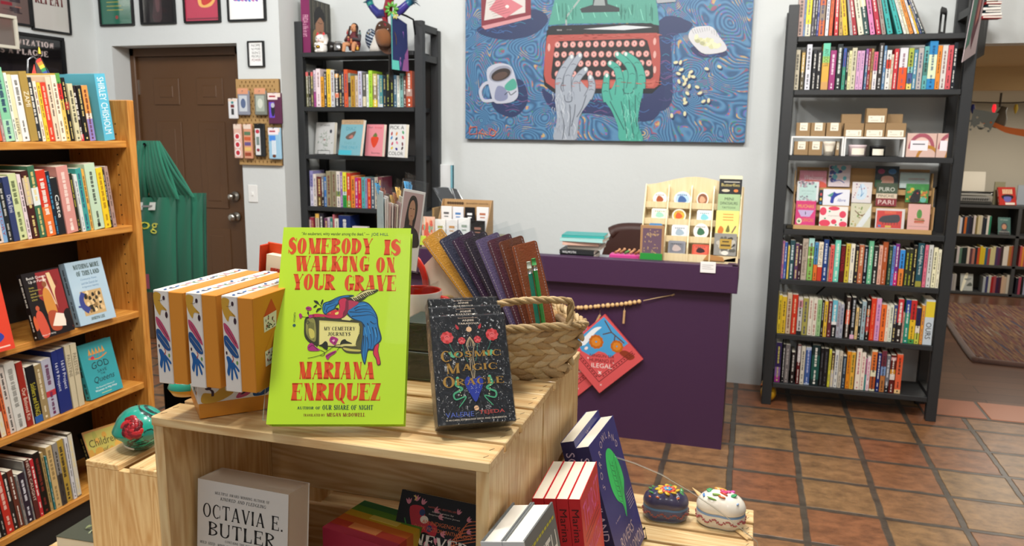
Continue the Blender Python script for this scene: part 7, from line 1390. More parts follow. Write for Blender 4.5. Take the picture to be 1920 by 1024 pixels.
# ================================================================== LIME GREEN BOOK ON ITS ACRYLIC STAND
LIME='#bee62e';RED='#dc4a1a'
gq_l=lambda y:530-(y-427)*.084
def gp(X,Y,org=(540,540),sc=6.4):
    x,y=org[0]+X/sc,org[1]+Y/sc
    return(x-gq_l(y))/(243+(y-427)*.038),(797-y)/370
def c_lime(A,W,H):
    S=lambda*c:[(lambda t:(t[0]*W,t[1]*H))(gp(*q))for q in c]
    k=dict(font='serif',W=.36,hl=.05,sf=.035,sp=.06)
    A.text('\u201cAn exuberant, witty wander among the dead.\u201d \u2014',W*.145,H*.953,W*.53,H*.022,'#26341c');A.text('JOE HILL',W*.69,H*.953,W*.135,H*.02,'#1a4a54')
    A.text('SOMEBODY',W*.05,H*.857,W*.655,H*.085,RED,**k);A.text('IS',W*.795,H*.853,W*.13,H*.083,RED,**k)
    A.text('WALKING',W*.112,H*.764,W*.575,H*.082,RED,**k);A.text('ON',W*.74,H*.76,W*.15,H*.08,RED,**k)
    A.text('YOUR',W*.105,H*.666,W*.335,H*.083,RED,**k);A.text('GRAVE',W*.505,H*.662,W*.395,H*.083,RED,**k)
    A.text('MARIANA',W*.205,H*.217,W*.565,H*.084,RED,**k);A.text('ENRIQUEZ',W*.165,H*.113,W*.655,H*.084,RED,**k)
    k2=dict(font='serif',W=.22,hl=.07,sf=.03,sp=.1)
    A.text('AUTHOR OF',W*.215,H*.071,W*.17,H*.013,'#1e4a3c',**k2);A.text('OUR SHARE OF NIGHT',W*.4,H*.069,W*.37,H*.022,'#1e4a3c',**k2)
    A.text('TRANSLATED BY',W*.265,H*.038,W*.155,H*.011,'#7a3a1c',**k2);A.text('MEGAN McDOWELL',W*.435,H*.037,W*.28,H*.017,'#8a2c1c',**k2)
    A.ell(W*.145,H*.483,W*.012,W*.012,'#2a5a5c');A.text('HOGARTH',W*.15,H*.5,W*.075,H*.01,'#2a4a2c',rot=pi/2)
    B=lambda c,*q,n=4:A.blob(S(*q),c,n)
    Pp=lambda c,*q:A.poly(S(*q),c)
    DK='#1c2414'
    # stone with its scroll
    B('#33331c',(185,520),(195,420),(250,390),(330,400),(355,470),(350,740),(320,740),(240,700),(190,630));B('#8c8c48',(205,520),(215,440),(260,410),(310,430),(330,560),(320,690),(260,670),(215,610))
    for i in range(7):A.curve(S((215+i*14,440+i*5),(240+i*10,520),(225+i*13,640+i*6)),.0004,DK)
    B('#c8c05c',(240,540),(300,560),(310,640),(260,650));A.curve(S((205,470),(230,440),(245,470),(225,485),(215,465)),.0006,DK)
    Pp('#3c3c20',(340,400),(880,440),(900,500),(870,780),(640,770),(350,740));Pp('#d4cc78',(368,440),(860,470),(850,745),(640,755),(365,735));Pp('#e6df8e',(378,462),(845,485),(835,700),(780,740),(375,728))
    B('#4a4a28',(640,760),(700,745),(870,770),(870,830),(720,830),(660,800));B('#c4bc5c',(655,765),(760,780),(860,790),(850,810),(700,800))
    B('#56562c',(845,480),(890,470),(895,780),(810,740),(830,640),(870,560));Pp('#e6df8e',(640,400),(690,375),(760,420),(740,440),(640,430))
    for i in range(9):A.line(S((820+i*6,700-i*22),(870,650-i*18)),.0004,DK)
    A.text('MY CEMETERY',*(lambda t:(t[0]*W,t[1]*H))(gp(425,560)),W*.235,H*.0185,'#1c1c14',**k2);A.text('JOURNEYS',*(lambda t:(t[0]*W,t[1]*H))(gp(470,625)),W*.17,H*.0185,'#1c1c14',**k2)
    # figure: wing, back, drapery, arm, head
    B('#123a54',(700,330),(850,215),(960,225),(1040,320),(1075,400),(1085,500),(1122,650),(1080,720),(1035,770),(1020,800),(960,800),(940,880),(918,965),(885,900),(870,780),(890,600),(880,470),(760,420),n=5)
    B('#1c74b4',(715,325),(850,225),(950,235),(1025,320),(1060,400),(1070,500),(1105,650),(1070,705),(1030,740),(1010,780),(955,780),(930,870),(915,940),(895,880),(885,780),(900,600),(895,465),(775,410),n=5)
    for q in(((730,335),(850,340),(960,330),(1050,380)),((760,390),(880,380),(1000,370),(1065,420)),((900,480),(930,560),(925,700),(915,900)),((950,470),(980,560),(1000,700),(985,780)),((985,450),(1030,480),(1060,470)),((1010,520),(1030,620),(1020,740)),((1050,520),(1070,620),(1060,700)),((790,300),(870,260),(960,260)),((800,320),(900,300),(1000,310)),((905,620),(900,720),(890,820)),((940,620),(960,720),(950,800))):A.curve(S(*q),[.0013,.0004],'#0c2c44')
    for q in(((1040,540),(1060,640)),((920,520),(940,640)),((830,260),(930,245)),((960,500),(985,600))):A.line(S(*q),.0008,'#48a0d8')
    B('#5c1830',(600,190),(660,160),(720,165),(850,220),(720,320),(700,370),(640,415),(520,420),(430,400),(430,370),(560,370),(610,300))
    B('#c42a50',(605,200),(660,170),(700,190),(705,260),(660,340),(640,405),(540,415),(440,398),(430,378),(560,375),(600,320),(620,270));B('#b03454',(720,200),(790,200),(845,225),(730,310),(715,280));B('#7a1c3c',(690,200),(720,200),(720,320),(690,370),(650,405),(680,300))
    B('#c42a50',(245,385),(320,360),(440,370),(440,395),(330,400),(255,405)); 
    for i in range(4):A.line(S((250+i*8,372+i*8),(310,375+i*7)),.0005,'#5c1830')
    B('#d42c3c',(470,345),(560,310),(610,320),(600,370),(520,378),(470,370));B('#e8dc70',(560,350),(600,335),(595,365),(565,370));A.ell(*S((500,350))[0],.0008,.0006,'#e8dc70',8);A.ell(*S((500,350))[0],.0004,.0004,'#111',8);B(DK,(565,290),(600,290),(595,320),(570,305))
    B('#123a54',(405,290),(420,230),(500,200),(600,150),(700,130),(790,132),(740,160),(650,165),(610,200),(600,240),(570,270),(560,300),(480,345),(440,372),(412,340));B('#1c74b4',(415,290),(430,240),(500,210),(600,160),(700,138),(730,150),(650,160),(605,190),(590,235),(560,262),(545,295),(480,330),(445,358),(420,335))
    for q in(((430,320),(440,260),(500,230),(600,190)),((450,345),(470,290),(530,260),(580,240)),((480,220),(560,190),(640,155)),((440,250),(500,240),(560,220))):A.curve(S(*q),[.001,.0004],'#0c2c44')
    B('#2c2c18',(690,170),(790,155),(880,90),(960,60),(1085,62),(1030,110),(960,140),(900,190),(850,210),(760,195));B('#d8d08c',(740,160),(800,150),(890,95),(960,68),(1060,66),(960,90),(880,120),(800,165))
    for i in range(12):t_=i/11;A.line(S((760+t_*240,165-t_*92),(800+t_*230,200-t_*95)),.0008,'#a8a064' if i%2 else '#e0d8a0')
    B('#5c1830',(1040,740),(1090,715),(1080,800),(1108,930),(1100,968),(1065,965),(1050,900),(1015,830));B('#d42c4c',(1048,745),(1085,725),(1075,805),(1100,930),(1092,958),(1072,958),(1058,895),(1025,830))
    # flowers and vines
    for q in(((230,890),(330,870),(430,830),(560,740),(630,730)),((370,790),(430,820),(420,860),(380,860)),((580,800),(620,750)),((240,390),(230,330),(240,290)),((160,395),(200,402),(250,405)),((400,280),(350,230),(310,210)),((400,290),(350,300),(330,340)),((390,260),(400,210))):A.curve(S(*q),.0006,DK)
    V='#a82878'
    for q in(((205,290),(235,272),(275,290),(260,320),(215,312)),((125,365),(145,358),(165,390),(140,420),(125,395)),((230,745),(275,710),(330,760),(375,790),(350,805),(240,800)),((490,680),(520,632),(595,660),(580,700),(560,735),(520,715)),((445,860),(520,815),(575,800),(560,830),(500,870),(470,908)),((240,380),(270,372),(290,395),(250,415))):B(V,*q)
    for q in(((240,770),(290,740),(350,790)),((510,660),(545,680),(560,720)),((455,870),(510,840),(560,815)),((215,295),(250,300))):A.curve(S(*q),.0009,'#5c1448')
    B('#e8a8c8',(525,675),(555,670),(550,695),(530,695))
    for q in(((360,740),(400,725),(440,690),(470,715),(465,790),(430,780),(400,755)),((620,725),(640,680),(680,665),(700,685),(765,715),(700,718),(660,720)),((300,200),(345,205),(365,245),(325,230)),((385,240),(400,195),(418,190),(400,240)),((295,280),(330,250),(340,262),(310,285)),((330,345),(350,300),(400,290),(360,320)),((222,350),(240,335),(238,375))):B(DK,*q)
gb=faceout((499,797),(757,797),(530,427),(772,431),ZK+.006,.024,LIME,'large lime green book Somebody Is Walking on Your Grave, upright on the front crate',c_lime,hard=True,pages='#e8e6ea',spine=LIME,name='book')
a,u,n_,W,H,t_=fitcard((499,797),(757,797),(530,427),(772,431),ZK+.006)
up=n_*sin(t_)+Vector((0,0,cos(t_)));nr=u.cross(up);o_=a+nr*.0+Vector((0,0,-.002))
M=basis(o_+u*(-.005),u,up,nr)
lift=sin(t_)*.024
ac=MB().box(0,-.002+lift,.0015,W*.885,.055+lift,.0035,'#fff').box(0,-.0025+lift,-.04,W*.885,-.0005+lift,.0035,'#fff').box(.01,0+lift,-.031,W*.87,.12,-.0285,'#fff').build('acrylic_stand',ACRYL,M=M);MB().tube([(.001,-.003+lift,.003),(.001,.055+lift,.003),(W*.884,.055+lift,.003),(W*.884,-.003+lift,.003),(.001,-.003+lift,.003)],.0005,'#e8f0d8',seg=5).build('edge',GLOSS,ac);lab(ac,'clear acrylic easel with a low front lip holding the lime green book','book stand')

# ================================================================== CARD DECKS
def c_deck(A,W,H):
    r=random.Random(3);cx,cy=W*.5,H*.48;g='#6c7480'
    for i in range(26):
        a_=2*pi*i/26+.1;x0,y0,x1,y1=cx+W*.2*cos(a_),cy+H*.2*sin(a_),cx+W*.62*cos(a_),cy+H*.62*sin(a_)
        for k in range(10):
            t=k/10;t2=t+.05;p=[(x0+(x1-x0)*s_,y0+(y1-y0)*s_)for s_ in(t,t2)]
            if all(.02*W<q[0]<W*.98 and .02*H<q[1]<H*.98 for q in p):A.line(p,.0003,g)
    for _ in range(34):A.star(r.uniform(.06,.94)*W,r.uniform(.05,.95)*H,r.choice([.0008,.001,.0018]),'#c8ccd0')
    A.text('ILLUSTRATIONS BY',W*.5,H*.966,W*.26,H*.008,'#e6c8b0',al='c');A.text('ANNIE',W*.5,H*.938,W*.155,H*.017,'#efe0cc',al='c');A.text('TARASOVA',W*.5,H*.908,W*.28,H*.017,'#efe0cc',al='c')
    A.ell(cx,H*.86,W*.036,W*.036,'#e8bc94',24)
    for x,y,r_,c in((.2,.79,.085,'#c23a3c'),(.8,.8,.085,'#c23a3c'),(.39,.755,.05,'#b83440'),(.6,.76,.05,'#b83440')):
        A.curve([(W*x,H*y),(W*(x+(cx/W-x)*.2),H*(y-.12)),(W*(x+(cx/W-x)*.5),H*(y-.2))],.0008,'#3c7a6c')
        for q in range(9):A.ell(W*x+W*r_*.62*cos(q*.7),H*y+W*r_*.62*sin(q*.7),W*r_*.42,W*r_*.36,['#d8565a',c][q%2],10,q)
        A.ell(W*x,H*y,W*r_*.45,W*r_*.45,'#e0686a',10);A.curve([(W*(x-.02),H*y),(W*x,H*(y+.012)),(W*(x+.02),H*y)],.0006,'#7a1c2c')
    for x,rr in((.36,2.0),(.63,1.1)):A.leaf(W*x,H*.86,W*.08,W*.035,rr,'#b83c44')
    for s_ in(-1,1):A.curve([(cx+s_*W*.17,H*.64),(cx+s_*W*.24,H*.61),(cx+s_*W*.28,H*.655)],[.0022,.0042],'#5cb08c')
    # slim line figure
    A.curve([(cx,H*.79),(cx-W*.03,H*.75),(cx-W*.045,H*.7),(cx-W*.02,H*.62),(cx-W*.028,H*.5),(cx-W*.01,H*.4)],.0007,'#c8b490');A.curve([(cx,H*.79),(cx+W*.03,H*.75),(cx+W*.045,H*.7),(cx+W*.02,H*.62),(cx+W*.028,H*.5),(cx+W*.01,H*.4)],.0007,'#c8b490');A.ell(cx,H*.765,W*.016,W*.02,'#31363e');A.line([(cx,H*.6),(cx,H*.4)],.0005,'#c8b490')
    for i in range(5):A.curve([(cx,H*.79),(cx+(i-2)*W*.022,H*.74),(cx+(i-2)*W*.03,H*.7)],.0005,'#c8b490')
    # heart and snakes
    A.blob([(cx,H*.395),(cx+W*.08,H*.42),(cx+W*.12,H*.36),(cx+W*.06,H*.26),(cx,H*.19),(cx-W*.06,H*.26),(cx-W*.12,H*.36),(cx-W*.08,H*.42)],'#2f3f9e',5)
    for _ in range(26):A.ell(cx+r.uniform(-.08,.08)*W,H*r.uniform(.27,.4),.0004,.0004,'#c8d0f0',6)
    for s_ in(-1,1):
        A.curve([(cx+s_*W*.21,H*.405),(cx+s_*W*.235,H*.35),(cx+s_*W*.16,H*.31),(cx+s_*W*.27,H*.27),(cx+s_*W*.25,H*.22),(cx+s_*W*.12,H*.24),(cx+s_*W*.22,H*.15)],[.0036,.001],'#4ea47c',7);A.ell(cx+s_*W*.21,H*.41,W*.02,H*.015,'#5cb88c'); 
        for k in range(6):A.ell(cx+s_*W*(.23-.01*k),H*(.38-.025*k),.0007,.0007,'#d8e0a8',6)
    gk=dict(font='serif',W=.17,hl=.06,sf=.05,sp=.09);gd='#a5803f'
    for t,y,h,w_,x in(('C',.565,.1,.13,.1),('OSMIC',.6,.055,.62,.27),('M',.455,.095,.17,.16),('AGIC',.475,.06,.46,.36),('O',.33,.1,.15,.1),('RACLE',.345,.06,.62,.27)):A.text(t,W*x,H*y,W*w_,H*h,gd,**gk)
    A.ell(cx+W*.0,H*.135,W*.032,W*.032,'#e8bc94',20);A.line([(cx-W*.045,H*.125),(cx+W*.045,H*.147)],.0006,'#2b3038')
    A.text('VALERIE',W*.1,H*.065,W*.36,H*.042,'#5468b8');A.text('TEJEDA',W*.53,H*.07,W*.33,H*.042,'#c0504c');A.text('A 44-CARD ASTROLOGY DECK AND GUIDEBOOK',W*.1,H*.033,W*.78,H*.014,'#e6dccc')
for i,(q,lb)in enumerate(((((822,801),(968,790),(804,596),(944,588)),'front boxed Cosmic Magic Oracle deck in shrink wrap, nearest of three'),(((820,792),(962,781),(800,577),(936,570)),'middle shrink-wrapped oracle deck, behind the nearest'),(((812,779),(950,769),(793,566),(923,563)),'rearmost shrink-wrapped oracle deck, leaning left behind the others'))):
    a,u,n_,W,H,t_=fitcard(*q,ZK+.001);a,u,n_,W,H,t_=fitcard(*q,ZK+.001+max(.0,sin(t_))*.032)
    if i==0:t0,W0,H0,a0,u0,n0=t_,W,H,a,u,n_
    t_=max(t0,.12);up=n0*sin(t_)+Vector((0,0,cos(t_)));nr=u0.cross(up);d=.032
    a=a0+Vector((0,0,sin(t_)*d+.0008))+(-u0*.009*i)-(nr*(-1))*(-(d+.002)*i)*1.0
    a=Vector((a.x,a.y,a0.z+.0008))if i==0 else a0+Vector((0,0,.0008))+u0*.004*i+(n0*cos(t_)-Vector((0,0,0)))*0+n0*((d+.0015)*i/cos(t_))
    H_=H0+.003*i
    o=MB().box(0,-d,0,W0,0,H_,'#23272e',bev=.0008).build('card_deck',GLOSS,M=basis(a,u0,-nr,up));lab(o,lb,'card deck','oracle decks beside the basket')
    # (x right, y away, z up)
    o.data.transform(Matrix.Translation((0,d,0)))
    A=Art();c_deck(A,W0,H_);A.build('deck_print',GLOSS,o).matrix_local=basis((0,-.0002,0),(1,0,0),(0,0,1),(0,-1,0))
    MB().box(-.0008,-.0012,-.0005,W0+.0008,d+.001,H_+.0012,'#fff',bev=.001).build('shrink_wrap',FILM,o)

# ================================================================== GIFT BOXES
OCH='#d48a2c';WH='#e4dfda'
def otomi(A,x0,x1,z0,z1,vert=True):
    """embroidered-looking birds and leaves on the white lid strip; drawn upright between z0 and z1"""
    w,h=x1-x0,z1-z0;X=lambda u:x0+w*u;Z=lambda v:z0+h*v
    def bl(c,*q):A.blob([(X(u),Z(v))for u,v in q],c,4)
    bl('#c89a34',(.02,.98),(.5,.97),(.45,.88),(.9,.8),(.5,.8),(.35,.74),(.02,.85));bl('#c89a34',(.02,.83),(.3,.76),(.55,.7),(.2,.76),(.02,.8))if 0 else None
    A.ell(X(.72),Z(.93),w*.09,h*.025,'#3a2430',10);A.ell(X(.84),Z(.75),w*.1,h*.035,'#3a2430',10);A.curve([(X(.3),Z(.9)),(X(.55),Z(.9)),(X(.7),Z(.93))],w*.02,'#3a2430');A.curve([(X(.65),Z(.83)),(X(.8),Z(.8)),(X(.84),Z(.76))],w*.02,'#3a2430')
    bl('#b8486c',(.05,.72),(.3,.7),(.6,.63),(.9,.53),(.98,.46),(.7,.5),(.35,.58),(.1,.64));A.line([(X(.2),Z(.68)),(X(.85),Z(.51))],[w*.02,w*.05],'#3a3034')
    bl('#24508c',(.03,.58),(.25,.585),(.5,.53),(.8,.47),(.98,.38),(.8,.36),(.5,.39),(.2,.46),(.04,.5));A.line([(X(.15),Z(.54)),(X(.88),Z(.39))],[w*.02,w*.04],'#b0a48c')
    bl('#1e5ca0',(.12,.36),(.3,.37),(.5,.33),(.95,.24),(.9,.215),(.68,.26),(.85,.16),(.75,.14),(.55,.24),(.5,.13),(.38,.13),(.4,.25),(.25,.16),(.12,.2),(.2,.28))
    A.ell(X(.15),Z(.405),w*.06,h*.02,'#3a2030',8);A.curve([(X(.5),Z(.31)),(X(.6),Z(.35)),(X(.52),Z(.38))],w*.05,'#b83c34');A.ell(X(.85),Z(.31),w*.07,h*.022,'#6a9a4c',8)
def otomi_row(A,x0,x1,z0,z1,n=5,seed=1):
    r=random.Random(seed);cs=['#b8486c','#24508c','#c89a34','#c03c38','#1e5ca0','#6a9a4c','#3a2030']
    for i in range(n*3):
        x=x0+(x1-x0)*(i+.5)/(n*3);z=z0+(z1-z0)*r.uniform(.35,.65);A.leaf(x-.006,z-.003,(x1-x0)/n*.36,(z1-z0)*.2,r.uniform(-.9,.9),cs[(i*5+seed)%7]); 
        if i%2:A.ell(x,z0+(z1-z0)*r.uniform(.2,.8),.0018,.0018,cs[(i+3)%7],8)
GW,GD,GH=.043,.165,.121
def giftbox(M,lb,lying=False):
    """x: thickness (lid strip first, then base), y: depth, z: height"""
    o=empty('gift_box',M,lb,'gift box','otomi patterned gift boxes');lw=GW*.52
    MB().box(lw-.003,.0012,.0012,GW,GD-.0012,GH-.0012,OCH,bev=.0008).build('base',GLOSS,o)
    MB().box(0,0,0,lw,GD,GH,WH,bev=.0008).build('lid',GLOSS,o)
    A=Art(z=.0002);otomi(A,0.0008,lw-.0008,.001,GH-.001);A.build('front_pattern',GLOSS,o).matrix_local=basis((0,0,0),(1,0,0),(0,0,1),(0,-1,0))
    A=Art(z=.0002);otomi_row(A,.003,GD-.003,.001,lw-.001);A.build('top_pattern',GLOSS,o).matrix_local=basis((lw,0,GH),(0,1,0),(-1,0,0),(0,0,1))
    A=Art(z=.0002);otomi_row(A,.003,GD-.003,.006,GH*.9,6,2);A.build('lid_pattern',GLOSS,o).matrix_local=basis((0,GD,0),(0,-1,0),(0,0,1),(-1,0,0))
    A=Art(z=.0002)
    for k,(c,y)in enumerate((('#c8402c',.6),('#d8942c',.24))):
        x=.022;A.poly([(x,GH*y),(x+.026,GH*(y+.025)),(x+.028,GH*(y+.19)),(x,GH*(y+.16))],'#e6e2d4');A.poly([(x,GH*(y+.16)),(x+.028,GH*(y+.19)),(x+.018,GH*(y+.33))],c);r=random.Random(k+4)
        for _ in range(26):A.leaf(x+.004+r.uniform(0,.018),GH*(y+.03)+r.uniform(0,.014),.004,.0016,r.uniform(0,6),['#2c3a34','#3a3430'][k]if r.random()<.7 else '#a8343c')
    for k in range(3):A.rect(.058,GH*.7+.004*k,.068-.003*k,GH*.7+.0015+.004*k,'#b07834')
    A.build('side_sticker',GLOSS,o).matrix_local=basis((GW,0,0),(0,1,0),(0,0,1),(1,0,0))
    return o
ZG=1.2
# lying box under the three upright ones
c1=on(373,787,2,ZK+.001);c2=on(500,768,2,ZK+.001);c0=on(338,722,2,ZK+.02)
u=(c2-c1);u.z=0;u.normalize();v=Vector((-u.y,u.x,0))
hL=ZG-ZK-.002;Mx=basis(c1+Vector((0,0,0)),u,v,(0,0,1))
lo=empty('gift_box',Mx,'gift box lying flat and turned, beneath the three upright ones','gift box','otomi patterned gift boxes')
LW,LD=.165,.125
MB().box(.001,.001,0,LW-.001,LD-.001,hL*.55,OCH,bev=.0008).build('base',GLOSS,lo);MB().box(0,0,hL*.42,LW,LD,hL,WH,bev=.0008).build('lid',GLOSS,lo)
A=Art(); 
B_=Art(z=.0002);otomi(B_,-.5,.5,0,1)
B_.v=[((1-p[1])*LW*.98+.002,(p[0]+.5)*hL*.56+hL*.43,p[2])for p in B_.v];B_.build('front_pattern',GLOSS,lo).matrix_local=basis((0,0,0),(1,0,0),(0,0,1),(0,-1,0))
A=Art(z=.0002);otomi_row(A,.003,LD-.003,hL*.44,hL*.98,4,3);A.build('side_pattern',GLOSS,lo).matrix_local=basis((0,LD,0),(0,-1,0),(0,0,1),(-1,0,0))
A=Art(z=.0002);otomi_row(A,.005,LW-.005,.02,LD-.02,6,4);A.build('top_pattern',GLOSS,lo).matrix_local=basis((0,0,hL),(1,0,0),(0,1,0),(0,0,1))
for(x,lb)in((-.706,'leftmost upright gift box with a white birds-and-leaves lid'),(-.6575,'middle upright gift box of the three on the crate'),(-.606,'rightmost upright gift box, its ochre side bearing two envelope stickers')):
    giftbox(T(x,.788,ZG+.0008),lb)

# ================================================================== THINGS BEHIND THE GREEN BOOK
# open red book standing behind
YO=.985;a=on(482,520,1,YO);q=empty('open_book',T(a.x,YO,ZK+.002),'red covered book with speckled red endpaper, propped behind the lime book','book');w=on(560,515,1,YO).x-a.x;h=on(505,456,1,YO).z-ZK
Mr=Matrix.Rotation(.1,4,'Y')
MB().box(0,0,0,w,.003,h,'#d84a20',bev=.001).box(0,-.02,0,.003,.003,h*.99,'#c43c1c',bev=.001).build('cover',GLOSS,q,M=T(a.x,YO,ZK+.003)@Mr)
MB().box(.01,-.016,.002,w-.002,-.0005,h*.93,'#e6dcc4').build('page_block',PAPER,q,M=T(a.x,YO,ZK+.003)@Mr)
m_,nt,b=nmat('speckled_endpaper');N=nt.nodes.new;L=nt.links.new;tc=N('ShaderNodeTexCoord');n=N('ShaderNodeTexNoise');n.inputs['Scale'].default_value=900;L(tc.outputs['Object'],n.inputs['Vector']);r=N('ShaderNodeValToRGB');r.color_ramp.elements[0].position=.42;r.color_ramp.elements[0].color=lin('#7a1c10');r.color_ramp.elements[1].position=.55;r.color_ramp.elements[1].color=lin('#d0482c');L(n.outputs['Fac'],r.inputs[0]);L(r.outputs[0],b.inputs['Base Color'])
MB().box(.019,-.0185,.002,w-.002,-.0165,h*.84,'#fff').build('endpaper',m_,q,M=T(a.x,YO,ZK+.003)@Mr)
MB().box(-.02,0.004,0,w+.02,.03,h*.6,'#b0905c').build('prop_block',PAPER,q,M=T(a.x,1.19,ZK+.003))if 0 else None
# bookmark bin
Yb=1.17;bl_=on(695,470,1,Yb);br_=on(800,470,1,Yb);bw=br_.x-bl_.x
BZ=ZK+.062;q=MB().box(0,0,0,bw+.01,.07,.06,'#8a6a48',bev=.001).build('kraft_box',PAPER,M=T(bl_.x-.004,Yb-.03,ZK+.001));lab(q,'brown box raising the clear bookmark bin, hidden behind the lime book','box')
bin_=empty('bookmark_bin',T(bl_.x-.004,Yb-.03,BZ),'clear bin behind the lime book that holds sleeved bookmarks','bin')
bz=.06;bm=MB();bm.box(0,0,0,bw+.01,.07,.003,'#fff').box(0,0,.003,.002,.07,bz,'#fff').box(bw+.008,0,.003,bw+.01,.07,bz,'#fff').box(.002,0,.003,bw+.008,.002,bz,'#fff').box(.002,.068,.003,bw+.008,.07,bz,'#fff');bm.build('walls',ACRYL,bin_)
cols=['#c4dce4','#f0e8e4','#e8e2de','#d8bcb8','#ece4e0','#a88c88','#e4dccc','#c8a8ac','#f0ead8','#e0cca8','#ece8e2','#f0ecec','#d0e0e8']
tas=['#2a7ca8','#d87048','#8c4a34','#3c3c3c','#5a3c2c','#8c8a4c','#c89a4c','#9a5a34','#e0b050','#7a4a30','#b07848','#2a8cc4','#2c84b8']
for i,c in enumerate(cols):
    x=bl_.x+.002+(bw-.05)*i/len(cols);ph=.205+rnd.uniform(-.02,.012)if i<11 else .215;yy=Yb+.02-.0026*i+rnd.uniform(0,.002);rz=-.9
    M=T(x,yy,BZ+.004)@Matrix.Rotation(.005+.009*i,4,'Y')@Matrix.Rotation(rz,4,'Z')
    o=MB().box(0,0,0,.045,.0016,ph,c,bev=.0003).build('bookmark',PAPER,M=M);lab(o,f'{cname(c)} bookmark with {cname(tas[i])} tassel, {ordw(i)} from the left in the bin','bookmark','sleeved bookmarks in the clear bin')
    MB().tube([(.012,.001,ph-.004),(.006,-.001,ph+.012),(.012,.001,ph+.006),(.016,.001,ph-.006)],[.0026,.004,.0035,.002],tas[i],seg=7).build('tassel',CLOTH,o)
    MB().box(-.003,-.0008,-.001,.05,-.0008,ph+.028,'#fff').build('clear_sleeve',SLEEVE,o)if 0 else MB().add([(-.003,-.0009,0),(.05,-.0009,0),(.05,-.0009,ph+.026),(-.003,-.0009,ph+.026)],[(0,1,2,3)],'#fff').build('clear_sleeve',SLEEVE,o)
    if i<9:
        A=Art();r=random.Random(i);[A.rect(.004,ph*(.1+.13*k),.041,ph*(.16+.13*k),r.choice(['#a88c84','#6a4a54','#c8b4a0',c]))for k in range(6)]
        A.build('bookmark_print',PAPER,o).matrix_local=basis((0,-.0001,0),(1,0,0),(0,0,1),(0,-1,0))
# portrait bookmark facing the viewer
a,u,n_,W,H,t_=fitcard((748,470),(786,478),(773,353),(810,361),on(760,474,1,1.125).z)
TLp,TRp,BLp,BRp=on(768,356,1,1.095),on(806,360,1,1.095),on(740,500,1,1.095),on(782,505,1,1.095)
u=(BRp-BLp);W=u.length;u.normalize();up=(TLp-BLp);H=up.length;up.normalize();nr=u.cross(up);M=basis(BLp,u,up,nr)
o=MB().box(0,0,-.0016,W,H,0,'#e2dfdf').build('bookmark',PAPER,M=M);lab(o,'front bookmark with a portrait of a dark haired person in a dark top','bookmark','sleeved bookmarks in the clear bin')
A=Art();A.rect(W*.06,H*.3,W*.94,H*.97,'#b89c9c')
A.blob([(W*.25,H*.5),(W*.28,H*.78),(W*.4,H*.92),(W*.62,H*.92),(W*.74,H*.8),(W*.7,H*.6),(W*.6,H*.48)],'#2c2422',5);A.blob([(W*.36,H*.68),(W*.38,H*.82),(W*.5,H*.88),(W*.62,H*.82),(W*.64,H*.68),(W*.5,H*.6)],'#b08468',5);A.rect(W*.44,H*.55,W*.58,H*.63,'#a07860')
A.blob([(W*.07,H*.305),(W*.12,H*.48),(W*.4,H*.56),(W*.62,H*.55),(W*.88,H*.48),(W*.93,H*.305)],'#2e2a2c',4);A.line([(W*.41,H*.77),(W*.47,H*.77)],.0012,'#2a1c18');A.line([(W*.54,H*.77),(W*.6,H*.77)],.0012,'#2a1c18');A.line([(W*.46,H*.68),(W*.55,H*.68)],.001,'#8c3c38');A.blob([(W*.4,H*.86),(W*.5,H*.92),(W*.6,H*.87),(W*.66,H*.78),(W*.6,H*.86),(W*.5,H*.88)],'#241c1a',3)
for k in range(10):A.line([(W*(.14+.08*k),H*.31),(W*(.2+.065*k),H*.5)],.0004,'#4a4446')
A.rect(W*.3,H*.26,W*.7,H*.275,'#5a6a7c');A.build('bookmark_print',PAPER,o)
MB().box(-.003,-.002,-.0025,W+.003,H+.015,.001,'#fff').build('clear_sleeve',SLEEVE,o)
# small dark green boxes and mugs
P=on(777,727,2,ZK+.001);bx0=-.487
for i,(z,dy,lb)in enumerate(((ZK+.0008,0,'lower dark green wrapped box between the lime book and the decks'),(ZK+.046,.002,'upper dark green wrapped box between the lime book and the decks'))):
    o=MB().box(0,0,0,.062,.07,.044,'#2a3a32',bev=.001).build('tea_box',GLOSS,M=T(bx0,1.045+dy,z));lab(o,lb,'box','dark green boxes')
    A=Art();A.rect(.006,.004,.056,.04,'#24302a');A.text('A',.05,.018,.006,.009,'#a8b0a0');A.rect(.046,.005,.056,.012,'#a8b0a0');A.line([(.004,.003),(.058,.003),(.058,.041),(.004,.041),(.004,.003)],.0008,'#5a6a54');A.build('box_label',GLOSS,o).matrix_local=basis((0,-.0002,0),(1,0,0),(0,0,1),(0,-1,0))
    A=Art();A.text('AH',.035,.018,.014,.01,'#a8b0a0');A.rect(.02,.008,.05,.0095,'#7a8474');A.build('box_label',GLOSS,o).matrix_local=basis((.0622,0,0),(0,1,0),(0,0,1),(1,0,0))
    MB().box(-.0006,-.0006,0,.0626,.0706,.0446,'#fff').build('shrink_wrap',FILM,o)
kb=MB().box(0,0,0,.1,.06,.02,'#b08c60',bev=.001).build('kraft_box',PAPER,M=T(-.5,1.125,ZK+.001));lab(kb,'low kraft box under the white mug','box')
